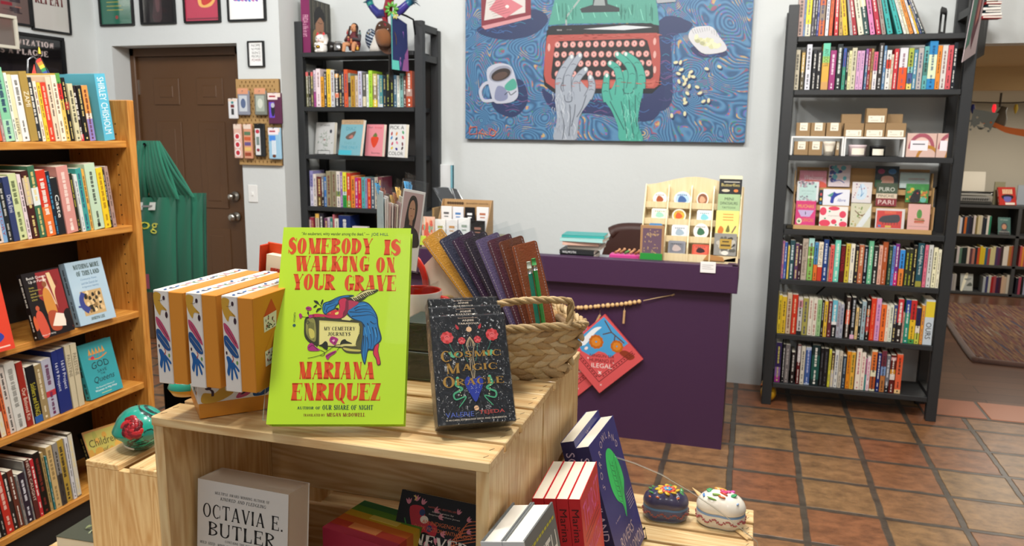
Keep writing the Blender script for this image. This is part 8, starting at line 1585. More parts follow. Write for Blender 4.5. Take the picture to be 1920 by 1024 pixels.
def mug(cx,cy,z,r_,h,lb,ang,hs=1):
    o=empty('mug',T(cx,cy,z),lb,'mug','white and red mugs')
    MB().lathe([(0,0),(r_*.92,0),(r_,.004),(r_,h-.002),(r_*.985,h)],'#e8e4e0',seg=36).build('cup',CERAM,o)
    MB().lathe([(r_*.985,h),(r_*.93,h),(r_*.93,h-.003),(r_*.92,.01),(0,.008)],'#c8301c',seg=36).build('red_inside',CERAM,o)
    ca,sa=cos(ang),sin(ang);pts=[((r_-.002)+.03*hs*sin(pi*k/10)+(.0 if 0 else 0),h*.5+h*.36*cos(pi*k/10))for k in range(11)]
    MB().tube([(q[0]*ca,q[0]*sa,q[1])for q in pts],.0058,'#cc2c1e',seg=10).build('handle',CERAM,o);return o
rm=on(790,543,1,1.155);Z1=ZK+.0925;rimz=rm.z
mug(on(789,550,1,1.16).x-.006,1.16,ZK+.022,.04,max(.05,rimz-ZK-.024),'white mug with red inside and red handle, behind the oracle decks',.15)
lm=mug(on(722,500,1,1.24).x,1.245,ZK+.018,.042,on(780,450,1,1.24).z-ZK-.02,'tall white mug whose red handle curves out right of the lime book',-.05,1.25)
hb=MB().box(-.05,-.04,0,.05,.04,.016,'#6a5844',bev=.001).build('coaster_box',PAPER,M=T(on(722,500,1,1.24).x,1.245,ZK+.001));lab(hb,'flat brown box under the tall mug with the curving red handle','box')

# ================================================================== WICKER BASKET WITH LEATHER SLEEVES
PC=on(1061,704,2,ZK+.001);bx0_,bx1_,by0,by1=-.142,0,0,.185;bh=.082;BM=T(PC.x,PC.y,0,radians(33))
bk_=empty('wicker_basket',BM@T((bx0_+bx1_)/2,(by0+by1)/2,ZK+.001),'braided wicker basket with rope handles at the back right of the crates','basket')
def ring(z,out): 
    x0,x1,y0,y1=bx0_-out,bx1_+out,by0-out,by1+out;r_=.014;P=[]
    for cx,cy,a0 in((x1-r_,y0+r_,-90),(x1-r_,y1-r_,0),(x0+r_,y1-r_,90),(x0+r_,y0+r_,180)):
        for k in range(5):a_=radians(a0+90*k/4);P.append(Vector((cx+r_*cos(a_),cy+r_*sin(a_),z)))
    return P
def along(P,step):
    out=[];n=len(P);acc=0;tot=sum((P[(i+1)%n]-P[i]).length for i in range(n));m_=int(round(tot/step));step=tot/m_;d=0;i=0;seg=(P[1]-P[0]).length;base_=0
    for k in range(m_):
        t=k*step
        while t>base_+seg:base_+=seg;i+=1;seg=(P[(i+1)%n]-P[i%n]).length
        a_,b_=P[i%n],P[(i+1)%n];out.append((a_.lerp(b_,(t-base_)/seg),(b_-a_).normalized()))
    return out
WK=['#cdb286','#bb9c6e','#d8c298','#a88a60','#cbb080']
rows_=4;HYA=vmat('water_hyacinth',.6,bump=.6,bscale=400)
for j in range(rows_):
    mb=MB();z=ZK+.001+bh*(j+.5)/rows_;out=.0+.022*(j/rows_)
    for i,(p,tdir)in enumerate(along(ring(z,out),.024)):
        n_=Vector((tdir.y,-tdir.x,0));s_=1 if(j%2)else-1
        for ss in(-1,1):
            ang=s_*ss*.0+s_*.3;ax_=(tdir*cos(ang)+Vector((0,0,sin(ang))));bx_=Vector((0,0,cos(ang)))-tdir*sin(ang)
            R=Matrix((ax_,n_,bx_)).transposed();c_=p+n_*(.0022*(1+ss*.5))+Vector((0,0,ss*.0045))+tdir*(ss*.006)
            mb.ball(tuple(c_),(.02,.005,.0072),rnd.choice(WK),seg=10,rings=7,rot=R)
    P_=ring(z,out-.004);n=len(P_);mb.tube([tuple(p)for p in P_],.008,'#7a5e3c',closed=True,seg=6,sy=1)
    loc(mb.build('braided_course',HYA,M=BM),bk_)
ROPE=vmat('twisted_rope',.65,bump=.5,bscale=500)
def rope(path,r_,closed=False):
    mb=MB();P=[Vector(p)for p in path];L_=[0]
    for i in range(1,len(P)+(1 if closed else 0)):L_.append(L_[-1]+(P[i%len(P)]-P[i-1]).length)
    for ph in(0,2*pi/3,4*pi/3):
        pts=[];m_=int(L_[-1]/.003);i=0
        for k in range(m_+1):
            t=L_[-1]*k/m_
            while i<len(L_)-2 and t>L_[i+1]:i+=1
            a_,b_=P[i%len(P)],P[(i+1)%len(P)];c_=a_.lerp(b_,(t-L_[i])/max(1e-6,L_[i+1]-L_[i]));td=(b_-a_).normalized();u_=td.cross(Vector((.3,.2,1))).normalized();v_=td.cross(u_);an=t/(r_*4.2)*2*pi*.5+ph
            pts.append(c_+(u_*cos(an)+v_*sin(an))*r_*.55)
        mb.tube(pts,r_*.62,['#b89c6c','#a08458','#c8ac80'][int(ph/2)],seg=6)
    return mb
loc(rope([tuple(p)for p in ring(ZK+bh+.004,.024)]+[tuple(ring(ZK+bh+.004,.024)[0])],.0062).build('rim',ROPE,M=BM),bk_)
fy=by0-.024
pth=crom([(bx0_+.012,fy,ZK+bh),(bx0_+.012,fy,ZK+bh+.03),(bx0_+.022,fy,ZK+bh+.042),(bx0_/2,fy,ZK+bh+.046),(-.012,fy,ZK+bh+.043),(-.004,fy,ZK+bh+.034),(-.006,fy,ZK+bh)],5)
loc(rope(pth,.0052).build('rope_handle',ROPE,M=BM),bk_)
yb_=by1+.024;loc(rope(crom([(bx0_+.03,yb_,ZK+bh),(bx0_+.03,yb_,ZK+bh+.025),(bx0_+.05,yb_,ZK+bh+.035),(bx1_-.05,yb_,ZK+bh+.035),(bx1_-.03,yb_,ZK+bh+.025),(bx1_-.03,yb_,ZK+bh)],5),.0052).build('rope_handle',ROPE,M=BM),bk_)
loc(MB().box(bx0_+.004,by0+.004,ZK+.002,bx1_-.004,by1-.004,ZK+.006,'#8c7048').build('base',ROPE,M=BM),bk_)
# leather sleeves, leaning left in the basket
sl_=[('#d89a2c',(790,452),(832,457)),('#3a3c56',(822,452),(862,458)),('#46284a',(846,452),(888,458)),('#3a3040',(868,452),(912,458)),('#7c6c98',(890,452),(932,458)),('#6e3e50',(912,453),(954,459)),('#8c4e34',(934,455),(974,461)),('#b05c34',(958,458),(992,464))]
nm_=['yellow','slate blue','dark plum','charcoal violet','lilac','wine','chestnut','orange tan']
for i,(c,tl,tr)in enumerate(sl_):
    Y=1.225-.011*i;A0=on(*tl,1,Y);A1=on(*tr,1,Y);bX=on(936+11*i,640,1,Y).x;bot=Vector((bX,Y,ZK+.014));up=(A0-bot);up.y=0;H=up.length;up.normalize();u=Vector((up.z,0,-up.x));wd=.043
    u=(u*cos(.75)+Vector((0,1,0))*sin(.75)).normalized();nr=u.cross(up).normalized()
    if i==7:H*=.98
    M=basis(bot,u,up,nr);o=empty('leather_sleeve',M,f'{nm_[i]} stitched leather bookmark sleeve in clear wrap, {ordw(i)} from left in the basket','leather sleeve','leather sleeves in the basket')
    def rr(w0,h0,w1,h1,r_=.004):return[(w0+r_-r_*cos(a_),h0+r_-r_*sin(a_))for a_ in(0,pi/4,pi/2)]+[(w1-r_+r_*sin(a_),h0+r_-r_*cos(a_))for a_ in(0,pi/4,pi/2)]+[(w1-r_+r_*cos(a_),h1-r_+r_*sin(a_))for a_ in(0,pi/4,pi/2)]+[(w0+r_-r_*sin(a_),h1-r_+r_*cos(a_))for a_ in(0,pi/4,pi/2)]
    MB().prism(rr(0,0,wd,H),0,.0028,c).build('leather',LEATH,o)
    q=MB();k=0
    while .004+k*.0045<H-.004: 
        for xx in(.0032,wd-.0032):q.tube([(xx,.004+k*.0045,.003),(xx,.0072+k*.0045,.003)],.00045,'#c8bcc0',seg=5)
        k+=1
    q.build('stitching',CLOTH,o)
    MB().grid(lambda a_,b_:(-.003+(wd+.006)*a_,-.002+(H+.022)*b_,.0045+.0015*sin(a_*9+b_*14)),6,14,'#fff').grid(lambda a_,b_:(-.003+(wd+.006)*a_,-.002+(H+.022)*b_,-.0012-.001*sin(a_*8+b_*11)),6,14,'#fff').build('clear_wrap',SLEEVE,o)
# cream card leaning behind the sleeves
p=[on(785,508,1,1.25),on(812,480,1,1.25),on(880,575,1,1.235),on(850,600,1,1.235)]
n_=(p[1]-p[0]).cross(p[3]-p[0]).normalized();vs=[tuple(v)for v in p]+[tuple(v+n_*.001)for v in p]
o=MB().add(vs,[(0,1,2,3),(7,6,5,4)]+[(k,k+4,(k+1)%4+4,(k+1)%4)for k in range(4)],'#d8c8b4').build('kraft_card',PAPER);lab(o,'cream folded card leaning left of the yellow sleeve by the basket','card')
# two pencils in wrap
for i,(t_,b_,c,lb)in enumerate((((992,498),(1008,600),'#1c8c78','teal pencil with silver ferrule and pale eraser, front of the basket bunch'),((1001,492),(1018,600),'#3c9c4c','green pencil just right of the teal one in the basket'))):
    Y=1.122+.006*i;a=on(*t_,1,Y);b2=on(*b_,1,Y);d=(a-b2).normalized();e_=a-d*(b2.z*0)
    bt=b2-d*((b2.z-ZK-.014)/d.z);o=empty('pencil',T(*bt),lb,'pencil','pencils in the basket')
    loc(MB().tube([bt,a-d*.012],.0036,c,seg=6,smooth=False).build('barrel',GLOSS),o);loc(MB().tube([a-d*.012,a-d*.004],.0038,'#c8cccc',seg=14).build('ferrule',METAL),o);loc(MB().tube([a-d*.004,a+d*.006],[.0035,.0033],['#d0dcd0','#4caa5c'][i],seg=14).build('eraser',PAPER),o)
a,b2=on(975,470,1,1.118),on(1020,600,1,1.118)
q=MB().add([on(966,458,1,1.118),on(984,478,1,1.115),on(1026,610,1,1.115),on(998,608,1,1.118)],[(0,1,2,3)],'#fff').build('clear_wrap',SLEEVE);lab(q,'clear pointed wrap around the two pencils in the basket','wrapper')
q=MB().box(0,0,0,.03,.03,.05,'#c8a878',bev=.004).ball((.02,.02,.06),(.02,.02,.016),'#b8905c').build('straw_bundle',ROPE,M=T(-.325,1.2,ZK+.01));lab(q,'bundle of straw-coloured trinkets inside the basket right side','trinkets')

# ================================================================== INSIDE THE OPEN CRATE
ZI=.8545
def c_oct(A,W,H):
    k=dict(font='serif',W=.13,hl=.055,sf=.04,sp=.12);D='#1c1a1a'
    A.text('MULTIPLE AWARD-WINNING AUTHOR OF',W*.2,H*.905,W*.6,H*.02,D,**k);A.text('KINDRED AND FLEDGLING',W*.26,H*.865,W*.5,H*.024,D,shear=.2,**k)
    A.text('OCTAVIA E.',W*.065,H*.72,W*.88,H*.105,D,**k);A.text('BUTLER',W*.13,H*.585,W*.74,H*.105,D,**k)
    A.text('CONTAINS THE NOVELS',W*.32,H*.55,W*.34,H*.018,D,**k);A.text('WILD SEED, MIND OF MY MIND,',W*.03,H*.512,W*.5,H*.02,D,shear=.2,**k);A.text("CLAY'S ARK",W*.56,H*.505,W*.3,H*.02,D,shear=.2,**k);A.text('SEED TO HARVEST',W*.15,H*.38,W*.7,H*.07,'#3a9a34',**k)
OCT=c_oct
def c_ind(A,W,H):
    r=random.Random(5)
    A.blob([(W*.14,H*.86),(W*.3,H*.88),(W*.36,H*.78),(W*.5,H*.74),(W*.5,H*.64),(W*.36,H*.66),(W*.28,H*.6),(W*.2,H*.7)],'#b82c38',4);A.ell(W*.34,H*.77,W*.05,H*.035,'#e8e0d0');A.ell(W*.3,H*.83,W*.035,W*.035,'#2c3c6c');A.ell(W*.42,H*.7,W*.035,W*.035,'#2c3c6c')
    for x,y,a_ in((.12,.88,1.8),(.2,.92,1.4),(.28,.9,1.2),(.44,.86,.6),(.5,.82,.2),(.5,.62,-.5),(.4,.58,-1),(.56,.68,0)):
        for d in(-.5,0,.5):A.leaf(W*x,H*y,W*.07,W*.024,a_+d,'#d88a9c')
    A.curve([(W*.1,H*.1),(W*.06,H*.4),(W*.16,H*.6),(W*.1,H*.75)],[.004,.0015],'#3c8a3c');A.flower(W*.18,H*.52,W*.09,8,'#3a3c8c','#d87a3c');A.blob([(W*.05,H*.3),(W*.12,H*.44),(W*.24,H*.42),(W*.2,H*.3)],'#e8dcc8');A.ell(W*.16,H*.36,W*.03,W*.03,'#c83c34')
    for k in range(7):A.curve([(W*.98,H*(.86-.03*k)),(W*(.85-.03*k),H*(.82-.04*k)),(W*(.8-.02*k),H*(.7-.03*k))],.0012,'#d06a3c')
    for x,y,a_ in((.72,.88,1.2),(.84,.84,.6),(.66,.62,.3),(.8,.52,.2),(.86,.74,.4)):
        for d in(-.5,0,.5):A.leaf(W*x,H*y,W*.06,W*.022,a_+d,'#d88a9c')
    A.blob([(W*.94,H*.97),(W*.97,H*.93),(W*.94,H*.9)],'#e0c060')if 0 else A.curve([(W*.16,H*.965),(W*.2,H*.95),(W*.18,H*.925)],.0016,'#e0d070')
    A.text('NATIONAL BESTSELLER',W*.36,H*.885,W*.34,H*.016,'#c86a5c');A.text('Introduction by',W*.42,H*.845,W*.26,H*.018,'#e0dcd4');A.text('Stephen Graham Jones',W*.38,H*.818,W*.38,H*.018,'#e0dcd4')
    A.text('AN INDIGENOUS',W*.32,H*.735,W*.46,H*.036,'#d87848');A.text('DARK FICTION ANTHOLOGY',W*.24,H*.68,W*.7,H*.034,'#d87848');A.text('NEVER',W*.26,H*.54,W*.66,H*.1,'#e8e4dc','serif',W=.2,hl=.08,sf=.03);A.text('WHISTLE',W*.2,H*.42,W*.76,H*.1,'#e8e4dc','serif',W=.2,hl=.08,sf=.03)
faceout((712,1122),(868,1165),(757,912),(905,957),ZI,.02,'#141416','black illustrated paperback, An Indigenous Dark Fiction Anthology, inside the crate at right',c_ind)
rb=empty('rainbow_box',T(-.47,.93,ZI),'rainbow striped flat-topped box in the shade of the open crate','box')
q=MB();cs=['#a0203c','#b83a28','#c86a24','#c8a828','#5a9a38','#2c7a4c'];wB,dB,hB_=.125,.095,.105
for i,c in enumerate(cs):q.box(-wB/2,-dB/2+dB*i/6,0,wB/2,-dB/2+dB*(i+1)/6,hB_,c)
q.build('box_body',PAPER,rb,M=T(-.487,.955,ZI+.0005,-.2));MB().box(-.03,-.03,hB_,.02,-.015,hB_+.0006,'#d8884c').box(-.02,.005,hB_,.03,.016,hB_+.0006,'#d8c860').build('sticker',PAPER,rb,M=T(-.487,.955,ZI+.0005,-.2))

# ================================================================== BOOKS ON THE RIGHT CRATE
ZB=.8412
def c_sor(A,W,H):
    L_='#cbb8c4'
    for i,ch_ in enumerate('SORROWLAND'): 
        t_=i/9;a_=pi*(1.02-.86*t_);A.text(ch_,W*(.52+.36*cos(a_)),H*(.66+.26*sin(a_)),None,H*.052,L_,al='c',rot=(a_-pi/2)*.5)
    A.blob([(W*.45,H*.84),(W*.6,H*.83),(W*.76,H*.7),(W*.8,H*.55),(W*.7,H*.46),(W*.66,H*.38),(W*.58,H*.3),(W*.56,H*.4),(W*.42,H*.48),(W*.34,H*.6),(W*.36,H*.74)],'#3cdc74',5)
    r=random.Random(3)
    A.line([(W*.6,H*.3),(W*.56,H*.74)],.0008,'#1c3c3c')
    for k in range(16):y=.42+.02*k;s_=1 if k%2 else-1;A.curve([(W*.575,H*y),(W*(.575+s_*.08),H*(y+.03)),(W*(.575+s_*.1),H*(y+.07))],.0007,'#1c3c3c')
    for k in range(6):A.rect(W*.74,H*(.42-.022*k),W*(.96-.02*(k%2)),H*(.426-.022*k),'#b8a8c0')
    A.text('a novel',W*.2,H*.36,W*.18,H*.018,L_);A.text('RIVERS',W*.2,H*.16,W*.5,H*.085,L_,shear=.05);A.text('SOLOMON',W*.28,H*.03,W*.66,H*.09,L_,shear=.05)
pg='#ece6d4'
def rb_(q,Tk,col,lb,art,ex,grp,z=ZB):return faceout(*q,z,Tk,col,lb,art,spine=ex[0],text=ex[1],ink=ex[2],group=grp,pages=pg)
s_=23
rb_(((1170,1091),(1209,1007),(1108,831),(1145,784)),.022,'#34347e','front blue Sorrowland book with a green tree, right of the pink-red paperbacks',c_sor,('#26244c',('SORROWLAND',.3,.92),'#b8a8c0'),'two Sorrowland copies')
rb_(((1141,1083),(1180,999),(1079,823),(1116,777)),.022,'#34347e','rear blue Sorrowland copy, mostly hidden behind the first',c_sor,('#26244c',('SORROWLAND',.3,.92),'#b8a8c0'),'two Sorrowland copies')
def standbook(TL,TR,zt,H,Tk,lean,col,lb,art,spine,text,ink,grp,off=0,D=None,hard=False,pages=pg):
    a=on(*TL,2,zt);b_=on(*TR,2,zt);u=b_-a;W=u.length;u.normalize();n_=Vector((-u.y,u.x,0));up=n_*sin(lean)+Vector((0,0,cos(lean)));nr=u.cross(up)
    base=a-up*H;o=book(Tk,H,W,spine,text=text,ink=ink,back=col,hard=hard,pages=pages);org=base-nr*Tk*(1+off)-nr*.0007*off;org.z=ZB+.0006+Tk*sin(lean)*1.0 if 0 else org.z
    o.matrix_world=basis(org,nr,u,up)
    if art:A=Art();art(A,W,H);A.build('cover_art',GLOSS,o).matrix_local=basis((Tk,0,0),(0,1,0),(0,0,1),(1,0,0))
    lab(o,lb,'book',grp);return o
def c_thirst(A,W,H):
    M_='#f060a8'
    A.text('THIRST',W*.08,H*.74,W*.86,H*.19,M_);[A.rect(W*.12,H*(.7-.035*k),W*.9,H*(.71-.035*k),'#a81c2c')for k in range(2)];A.text('MARINA YUSZCZUK',W*.08,H*.5,W*.86,H*.12,M_);A.text('A novel',W*.3,H*.4,W*.4,H*.05,'#a81c2c')
o=standbook((371,897),(541,928),1.045,(1.045-ZI-.0055)/cos(.1),.05,.1,'#dedbd6','thick white paperback reading OCTAVIA E. BUTLER inside the open crate',OCT,'#d0ccc4',None,None,'books inside the open crate',pages='#d8cfc0')
lt=.12;Hh=.205;zt_=ZB+Hh*cos(lt)+.017*sin(lt)+.001
for i,lb in enumerate(('pink-lettered red Thirst paperback, front copy with its cover showing','second red Thirst copy, just behind the front one','third red Thirst copy, counted back from the front one','rearmost red Thirst copy, against the crate side')):
    standbook((1087.5,937),(1118.7,865),zt_,Hh,.0158,lt,'#dd2c34',lb,c_thirst if i==0 else None,'#b01c26',('Marina Yuszczuk',.35,.93),'#3a0c14','row of four Thirst copies',off=i)
def c_ith(A,W,H):
    A.text('A NOVEL OF THE AMERICAN ROAD',W*.05,H*.92,W*.9,H*.02,'#c8c43c')if 0 else[A.rect(W*(.06+.09*k),H*.925,W*(.13+.09*k),H*.94,'#c8c43c')for k in range(10)]
    A.text('ITH',W*.5,H*.7,W*.42,H*.17,'#ecece8');A.text('E',W*.7,H*.46,W*.2,H*.18,'#ecece8')
lt=.2;Hh=.235;zt2=ZB+Hh*cos(lt)+.03*sin(lt)+.001
for i,lb in enumerate(('front grey hardcover with tall white letters at the bottom edge','second grey hardcover behind the front one, navy edge showing')):
    standbook((982,1017),(1036,941),zt2,Hh,.026,lt,'#70767a',lb,c_ith if i==0 else None,'#c8ccd0',None,'#26344c','pair of grey hardcovers',off=i,hard=True,pages='#f0ece2')
fb2=MB().tube([(on(1196,1024,2,ZB+.003)+Vector((-.03,0,0))),on(1212,1010,2,ZB+.002),on(1209,990,1,on(1209,1005,2,ZB).y-.004),on(1180,1016,1,on(1209,1005,2,ZB).y-.03)],.0018,'#18181a',seg=6).build('wire_book_stand',METAL);lab(fb2,'black wire stand at the foot of the blue Sorrowland book','book stand')

# ================================================================== PAINTED SKULLS
def skullbox(cx,cy,s,rz,base,lidc,fl,lb,white):
    o=empty('skull_box',T(cx,cy,ZB,rz),lb,'trinket box','small skull shaped trinket boxes')
    def R(a):
        d=((a+pi/2+pi)%(2*pi))-pi;return s*(1+.07*abs(cos(a)))*(1-.14*math.exp(-(d/.4)**2))
    prof=[(0,0),(.88,0),(.97,.05),(1,.16),(1,.38),(.97,.44),(.95,.45)]
    def sh(mb,pr,col,cf=None):
        seg=44;vs=[];fs=[]
        for r_,z in pr:
            for k in range(seg):a_=2*pi*k/seg;vs.append((r_*R(a_)*cos(a_)*1.12,r_*R(a_)*sin(a_)*.95,z*s*1.72))
        n0=0
        for i in range(len(pr)-1):
            f=[(i*seg+k,i*seg+(k+1)%seg,(i+1)*seg+(k+1)%seg,(i+1)*seg+k)for k in range(seg)]
            b0=len(mb.v)
            if i==0:mb.add(vs,f,cf(i)if cf else col,0,True);n0=b0
            else:
                for q in f:mb.f.append([x+n0 for x in q]);mb.c.append(lin(cf(i)if cf else col));mb.m.append(0);mb.sm.append(True)
        return mb
    sh(MB(),prof,base,lambda i:(fl[0]if i in(1,4)else base)).build('box_body',CERAM,o)
    sh(MB(),[(.99,.455),(1.01,.5),(1.0,.58),(.93,.7),(.78,.81),(.55,.89),(.28,.93),(.0,.94)],lidc).build('lid',CERAM,o)
    # painted band around the body
    q=MB()
    for k in range(40):
        a0=2*pi*k/40
        for d in range(3):
            a1=a0+.05*d;zz=.22+.1*sin(k*1.57+d)*(.6);r_=R(a1)*1.012;q.ball((r_*cos(a1)*1.12,r_*sin(a1)*.95,(zz+.02)*s*1.72),(.0016,.0016,.0016),fl[1],seg=6,rings=4)
    q.build('painted_band',CERAM,o)
    # flowers in relief on the lid
    q=MB()
    def top(u,v):
        r_=math.hypot(u,v);pz=[(0,.94),(.28,.93),(.55,.89),(.78,.81),(.93,.7),(1.0,.6),(2,.5)];k_=max(i for i in range(6)if pz[i][0]<=r_);t_=(r_-pz[k_][0])/(pz[k_+1][0]-pz[k_][0]);z=pz[k_][1]*(1-t_)+pz[k_+1][1]*t_;return(u*s*1.1,v*s*.93,z*s*1.72+.0006)
    def dab(u,v,ru,rv,c,rot=0):q.ball(top(u,v),(ru*s*1.35,rv*s*1.35,.0018),c,seg=10,rings=5,rot=Matrix.Rotation(rot,3,'Z')@Matrix.Rotation(-u*.7,3,'Y')@Matrix.Rotation(v*.7,3,'X'))
    if not white:
        for k in range(8):a_=2*pi*k/8;dab(.05+.52*cos(a_)*.8,-.1+.52*sin(a_)*.8,.17,.12,'#d8b01c',a_)
        for k in range(9):a_=2*pi*k/9;dab(.05+.32*cos(a_)*.9,-.1+.32*sin(a_)*.9,.12,.1,'#c83c24',a_)
        for k in range(6):a_=2*pi*k/6;dab(.05+.14*cos(a_),-.1+.14*sin(a_),.09,.06,'#3c8cc8',a_)
        dab(.05,-.1,.07,.07,'#e8d05c')
        for u,v,a_ in((-.7,.1,.5),(-.6,.45,1.2),(.7,-.1,2.4),(.75,.25,1.8),(-.66,-.35,0),(.1,.7,0)):dab(u,v,.17,.08,'#2c8c44',a_)
        for u,v in((-.75,-.5),(-.4,-.72),(.55,-.62)):dab(u,v,.08,.08,'#d8642c')
        for k in range(10):a_=2*pi*k/10;dab(.6+.1*cos(a_),-.62+.12*sin(a_),.02,.02,'#e8ecf4');dab(-.78+.08*cos(a_),-.3+.08*sin(a_),.016,.016,'#e8ecf4')
    else:
        for u,v,ru,rv,c,a_ in((-.1,.5,.25,.08,'#d89a3c',0),(-.5,.3,.14,.1,'#3c9a5c',.6),(-.55,.05,.14,.09,'#3c9a5c',-.4),(.1,.05,.15,.12,'#c83470',0),(.25,.2,.12,.1,'#d8548c',0),(.0,.25,.1,.08,'#c8344c',0),(.5,-.05,.16,.15,'#2c9a5c',0),(.5,-.05,.09,.09,'#1c1c24',0),(-.2,-.3,.17,.1,'#8cb45c',.4),(.05,-.45,.16,.09,'#d8743c',-.4),(-.35,-.6,.2,.1,'#7ab04c',0),(.1,-.15,.2,.05,'#c8442c',-.6),(.4,.45,.13,.09,'#c84ca0',.5),(-.75,-.2,.06,.2,'#4c84c8',0),(.75,-.4,.05,.16,'#8cacd8',.2)):dab(u,v,ru,rv,c,a_)
    q.build('painted_flowers',CERAM,o)
    return o
pb=on(1247,968,2,ZB);pw=on(1350,980,2,ZB)
skullbox(pb.x,pb.y,.0335,.1,'#16346a','#0e1c50',('#2c6ca0','#8c3440'),'navy glazed skull trinket box with a bright flower lid, left of the white one',False)
skullbox(pw.x,pw.y,.0355,-.1,'#e6ded0','#ece6da',('#7c9cc0','#a84a50'),'white glazed skull trinket box with painted leaves and red scrolls',True)
# wooden stick lying behind the white box and clear acrylic panel
a,b_=on(1297,924,2,ZB+.002),on(1402,1012,2,ZB+.002)
a=Vector((a.x,a.y+.02,ZB+.003));q=MB().tube([tuple(a),tuple(a.lerp(b_,.15)),tuple(a.lerp(b_,.8)),tuple(b_)],[.001,.005,.006,.002],'#d8b47c',seg=10,sy=.5).build('wooden_stick',PAPER);q.data.transform(Matrix.Translation((0,0,.0)))
lab(q,'pale wooden pointed stick lying by the white skull box','stick')
ya=1.205;pts=[on(x,y,1,ya)for x,y in((1158,857),(1190,867),(1240,888),(1290,917),(1340,950),(1385,985),(1420,1014))]
fl_=Vector((pts[-1].x,ya,ZB));pl=[(p.x,p.z)for p in pts if p.z>ZB+.002];xe=pl[-1][0]
pl=[(pl[0][0]-.02,pl[0][1]+.004)]+pl+[(xe+.006,ZB+.001),(pl[0][0]-.02,ZB+.001)]
q=MB().prism(pl,0,.0025,'#fff',M=T(0,ya,0)@Matrix.Rotation(pi/2,4,'X')).build('acrylic_sheet',ACRYL);lab(q,'clear acrylic sheet with a sweeping curved edge on the right crate','acrylic sheet')
MB().tube([(p_[0],1.2,p_[1])for p_ in pl[1:-1]],.0006,'#b8b4a4',seg=6).build('edge',GLOSS,q)
# teal skull on the left crate
YS_=1.3;cs_=on(264,808,1,YS_);R0=.05;hz=.0475
sk=empty('painted_skull',T(cs_.x,YS_,ZB,.75),'glossy teal papier-mache skull with a red rose, on the left crate','skull')
def skf(u,v):
    a_,b2=2*pi*u,pi*v;d=Vector((cos(a_)*sin(b2),sin(a_)*sin(b2),cos(b2)))
    x,y,z=d.x*R0*1.02,d.y*R0*1.15,d.z*hz
    fr=max(0,-d.x)                          # face towards the left
    jaw=max(0,-d.z)
    x=x*(1-.22*jaw*jaw)-fr*.0*R0;x+=-.1*R0*max(0,1-abs(d.z+.05)*3)*fr
    x+=.14*R0*fr*max(0,1-abs(d.z+.45)*4);y*=1-.2*jaw
    z=max(z,-hz*.93)
    return(x,y,z+hz*.96)
def skc(u,v):
    a_,b2=2*pi*u,pi*v;d=Vector((cos(a_)*sin(b2),sin(a_)*sin(b2),cos(b2))); 
    if d.y>.2:return '#1a9482'
    X,Z_=d.x,d.z
    e1=((X-.3)/.24)**2+((Z_+.02)/.24)**2
    if e1<1:return '#187a70'
    if 1<e1<1.5 and X>.1:return '#0c3430'
    for k in range(6):
        cx,cz,an,L_=[(-.25,-.2,.6,.4),(-.05,-.42,.2,.4),(-.1,-.7,-.2,.45),(-.5,-.5,1.0,.35),(.35,-.6,.5,.4),(.35,.75,-.6,.45)][k]
        dx,dz=X-cx,Z_-cz;p=dx*cos(an)+dz*sin(an);q_=-dx*sin(an)+dz*cos(an)
        if(p/L_)**2+(q_/.055)**2<1 or(p/L_)**2+((q_-.12)/.035)**2<.7:return '#0d2c28'
    return '#1a9482'
MB().grid(skf,150,90,'#2ab',cf=skc).build('skull_body',CERAM,sk)
q=MB(); 
def skp(X,Z_,o_=1.0): 
    yy=-math.sqrt(max(0,1-X*X-Z_*Z_));b2=math.acos(Z_);a_=math.atan2(yy,X);p=Vector(skf((a_/(2*pi))%1,b2/pi));c_=Vector((0,0,hz));return c_+(p-c_)*o_
for k in range(34):
    a_=k*2.4;r_=.058*math.sqrt(k)*1.22;X,Z_=-.3+r_*cos(a_)*.9,.38+r_*sin(a_);p=skp(X,Z_,1.005);nrm=(p-Vector((0,0,hz))).normalized();t1=nrm.cross(Vector((0,0,1))).normalized();t2=nrm.cross(t1)
    an=a_+1.45;A_=t1*cos(an)+t2*sin(an);B2=nrm.cross(A_);q.ball(tuple(p),(R0*.17,R0*.1,R0*.03),['#9c1c24','#5c0f16','#b8262c','#7a141c'][k%4],seg=9,rings=6,rot=Matrix((A_,B2,nrm)).transposed())
q.build('painted_rose',CERAM,sk)
q=MB()
for k in range(7):p=skp(-.72+.1*k*.6,-.62-.015*k,1.0);q.ball(tuple(p),(R0*.05,R0*.03,R0*.07),'#dcd8cc',seg=7,rings=5)
q.build('teeth',CERAM,sk)
# bright little painted piece behind the lying gift box
P=on(347,752,2,ZK+.001);q=MB().lathe([(0,0),(.02,0),(.026,.01),(.022,.02),(0,.024)],'#2c9c84',M=T(P.x-.02,P.y+.03,ZK+.001),cols=['#2c9c84','#d8a02c','#2c9c84','#d84a2c','#2c9c84']).build('painted_trinket',CERAM);lab(q,'small bright painted trinket peeking behind the lying gift box','trinket')
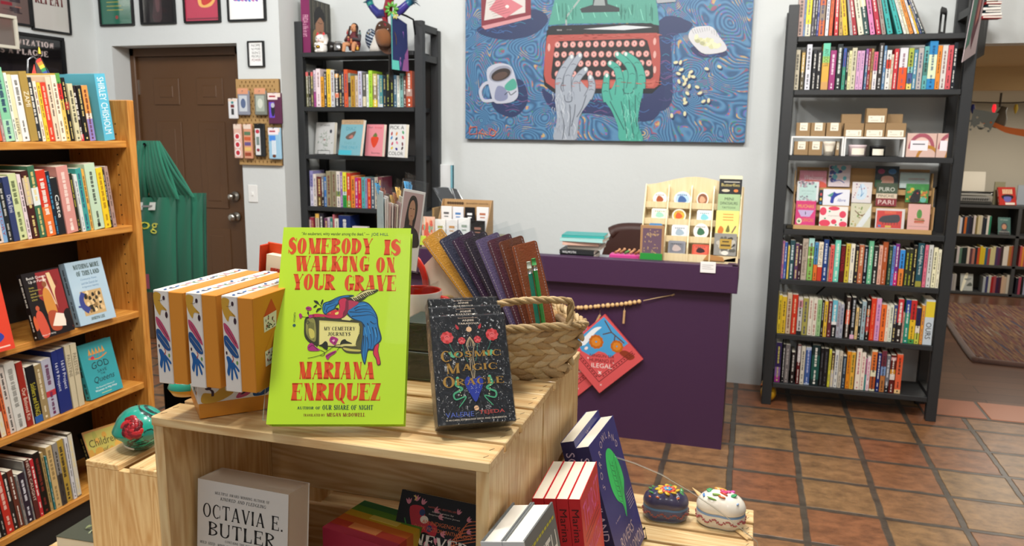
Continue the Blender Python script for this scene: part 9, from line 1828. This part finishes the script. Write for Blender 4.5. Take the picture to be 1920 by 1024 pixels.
# low stack of books at the bottom left
Zs2=.5312
zt3=on(145,972,1,1.30).z
for i,(h,c,lb)in enumerate(((.03,'#3a3a36','lower book of the small pile at the bottom left corner'),(.034,'#4c5246','dark green patterned book topping the pile at the bottom left corner'))):
    M=T(-1.475,1.29,Zs2+.0005,.02+.03*i);o=MB().box(0,0,0,.16,.22,.0015,c).box(0,0,h-.0015,.16,.22,h,c).box(.1585,0,0,.16,.22,h,c).build('book',GLOSS,M=M);lab(o,lb,'book','pile at the bottom left')
    MB().box(.001,.001,.0015,.1585,.219,h-.0015,'#dcd6c4').build('page_block',PAPER,o)
    if i:A=Art(z=h+.0002);A.ell(.09,.1,.02,.02,'#b8c05c');A.ell(.09,.1,.014,.014,'#3a4034');r=random.Random(2);[A.leaf(r.uniform(.02,.13),r.uniform(.02,.19),.02,.006,r.uniform(0,6),r.choice(['#8a9468','#a8b08c','#2c3428']))for _ in range(36)];A.build('cover_art',GLOSS,o)
    Zs2+=h+.001
# ================================================================== LIGHT
def area(x,y,z,sx,sy,power,col=(1,.96,.9),rx=0,ry=0):
    l=bpy.data.lights.new('ceiling_or_fill_light','AREA');l.shape='RECTANGLE';l.size=sx;l.size_y=sy;l.energy=power;l.color=col
    o=bpy.data.objects.new('ceiling_or_fill_light',l);COL.objects.link(o);o.location=(x,y,z);o.rotation_euler=(rx,ry,0);return o
def aim(x,y,z,tx_,ty,tz,p,s=.35,col=(1,.97,.93)):
    o=area(x,y,z,s,s,p,col);o.rotation_euler=Vector((x-tx_,y-ty,z-tz)).to_track_quat('Z','Y').to_euler();return o
aim(-.45,1.75,3.15,-.5,1.1,1,34,.4,(1,.95,.87))
aim(.5,2.1,3.15,.6,4.6,1.0,41)
aim(-1.6,2.2,3.15,-2.3,4.6,1.2,35)
aim(-.5,2.4,3.15,-.8,4.9,1.4,26,.35,(1,.99,.97))
aim(-3.0,2.4,3.15,-3.6,4.5,1.3,20,.35,(.95,.96,1))
aim(-.9,.5,3.15,-2.2,1.9,.9,40,.35,(1,.95,.86))
aim(.1,-.9,3.1,-.3,1.1,1.2,11,.5,(1,.96,.9))  # unseen fill added up front to brighten surfaces facing the viewer
area(.9,3.0,3.2,.5,.5,18,(1,.96,.9))
area(2.4,7.6,1.84,.5,.3,24,(1,.94,.84))
area(2.4,5.8,1.98,.4,.2,8,(1,.86,.66))
w=bpy.data.worlds.new('world');SC.world=w;w.use_nodes=True
w.node_tree.nodes['Background'].inputs[0].default_value=(.95,.97,1,1);w.node_tree.nodes['Background'].inputs[1].default_value=.35
SC.view_settings.view_transform='Standard';SC.view_settings.look='None';SC.view_settings.exposure=-.06;SC.view_settings.gamma=1
SC.cycles.use_denoising=True;SC.cycles.max_bounces=7;SC.cycles.transparent_max_bounces=96;SC.cycles.transmission_bounces=8;SC.cycles.sample_clamp_indirect=4
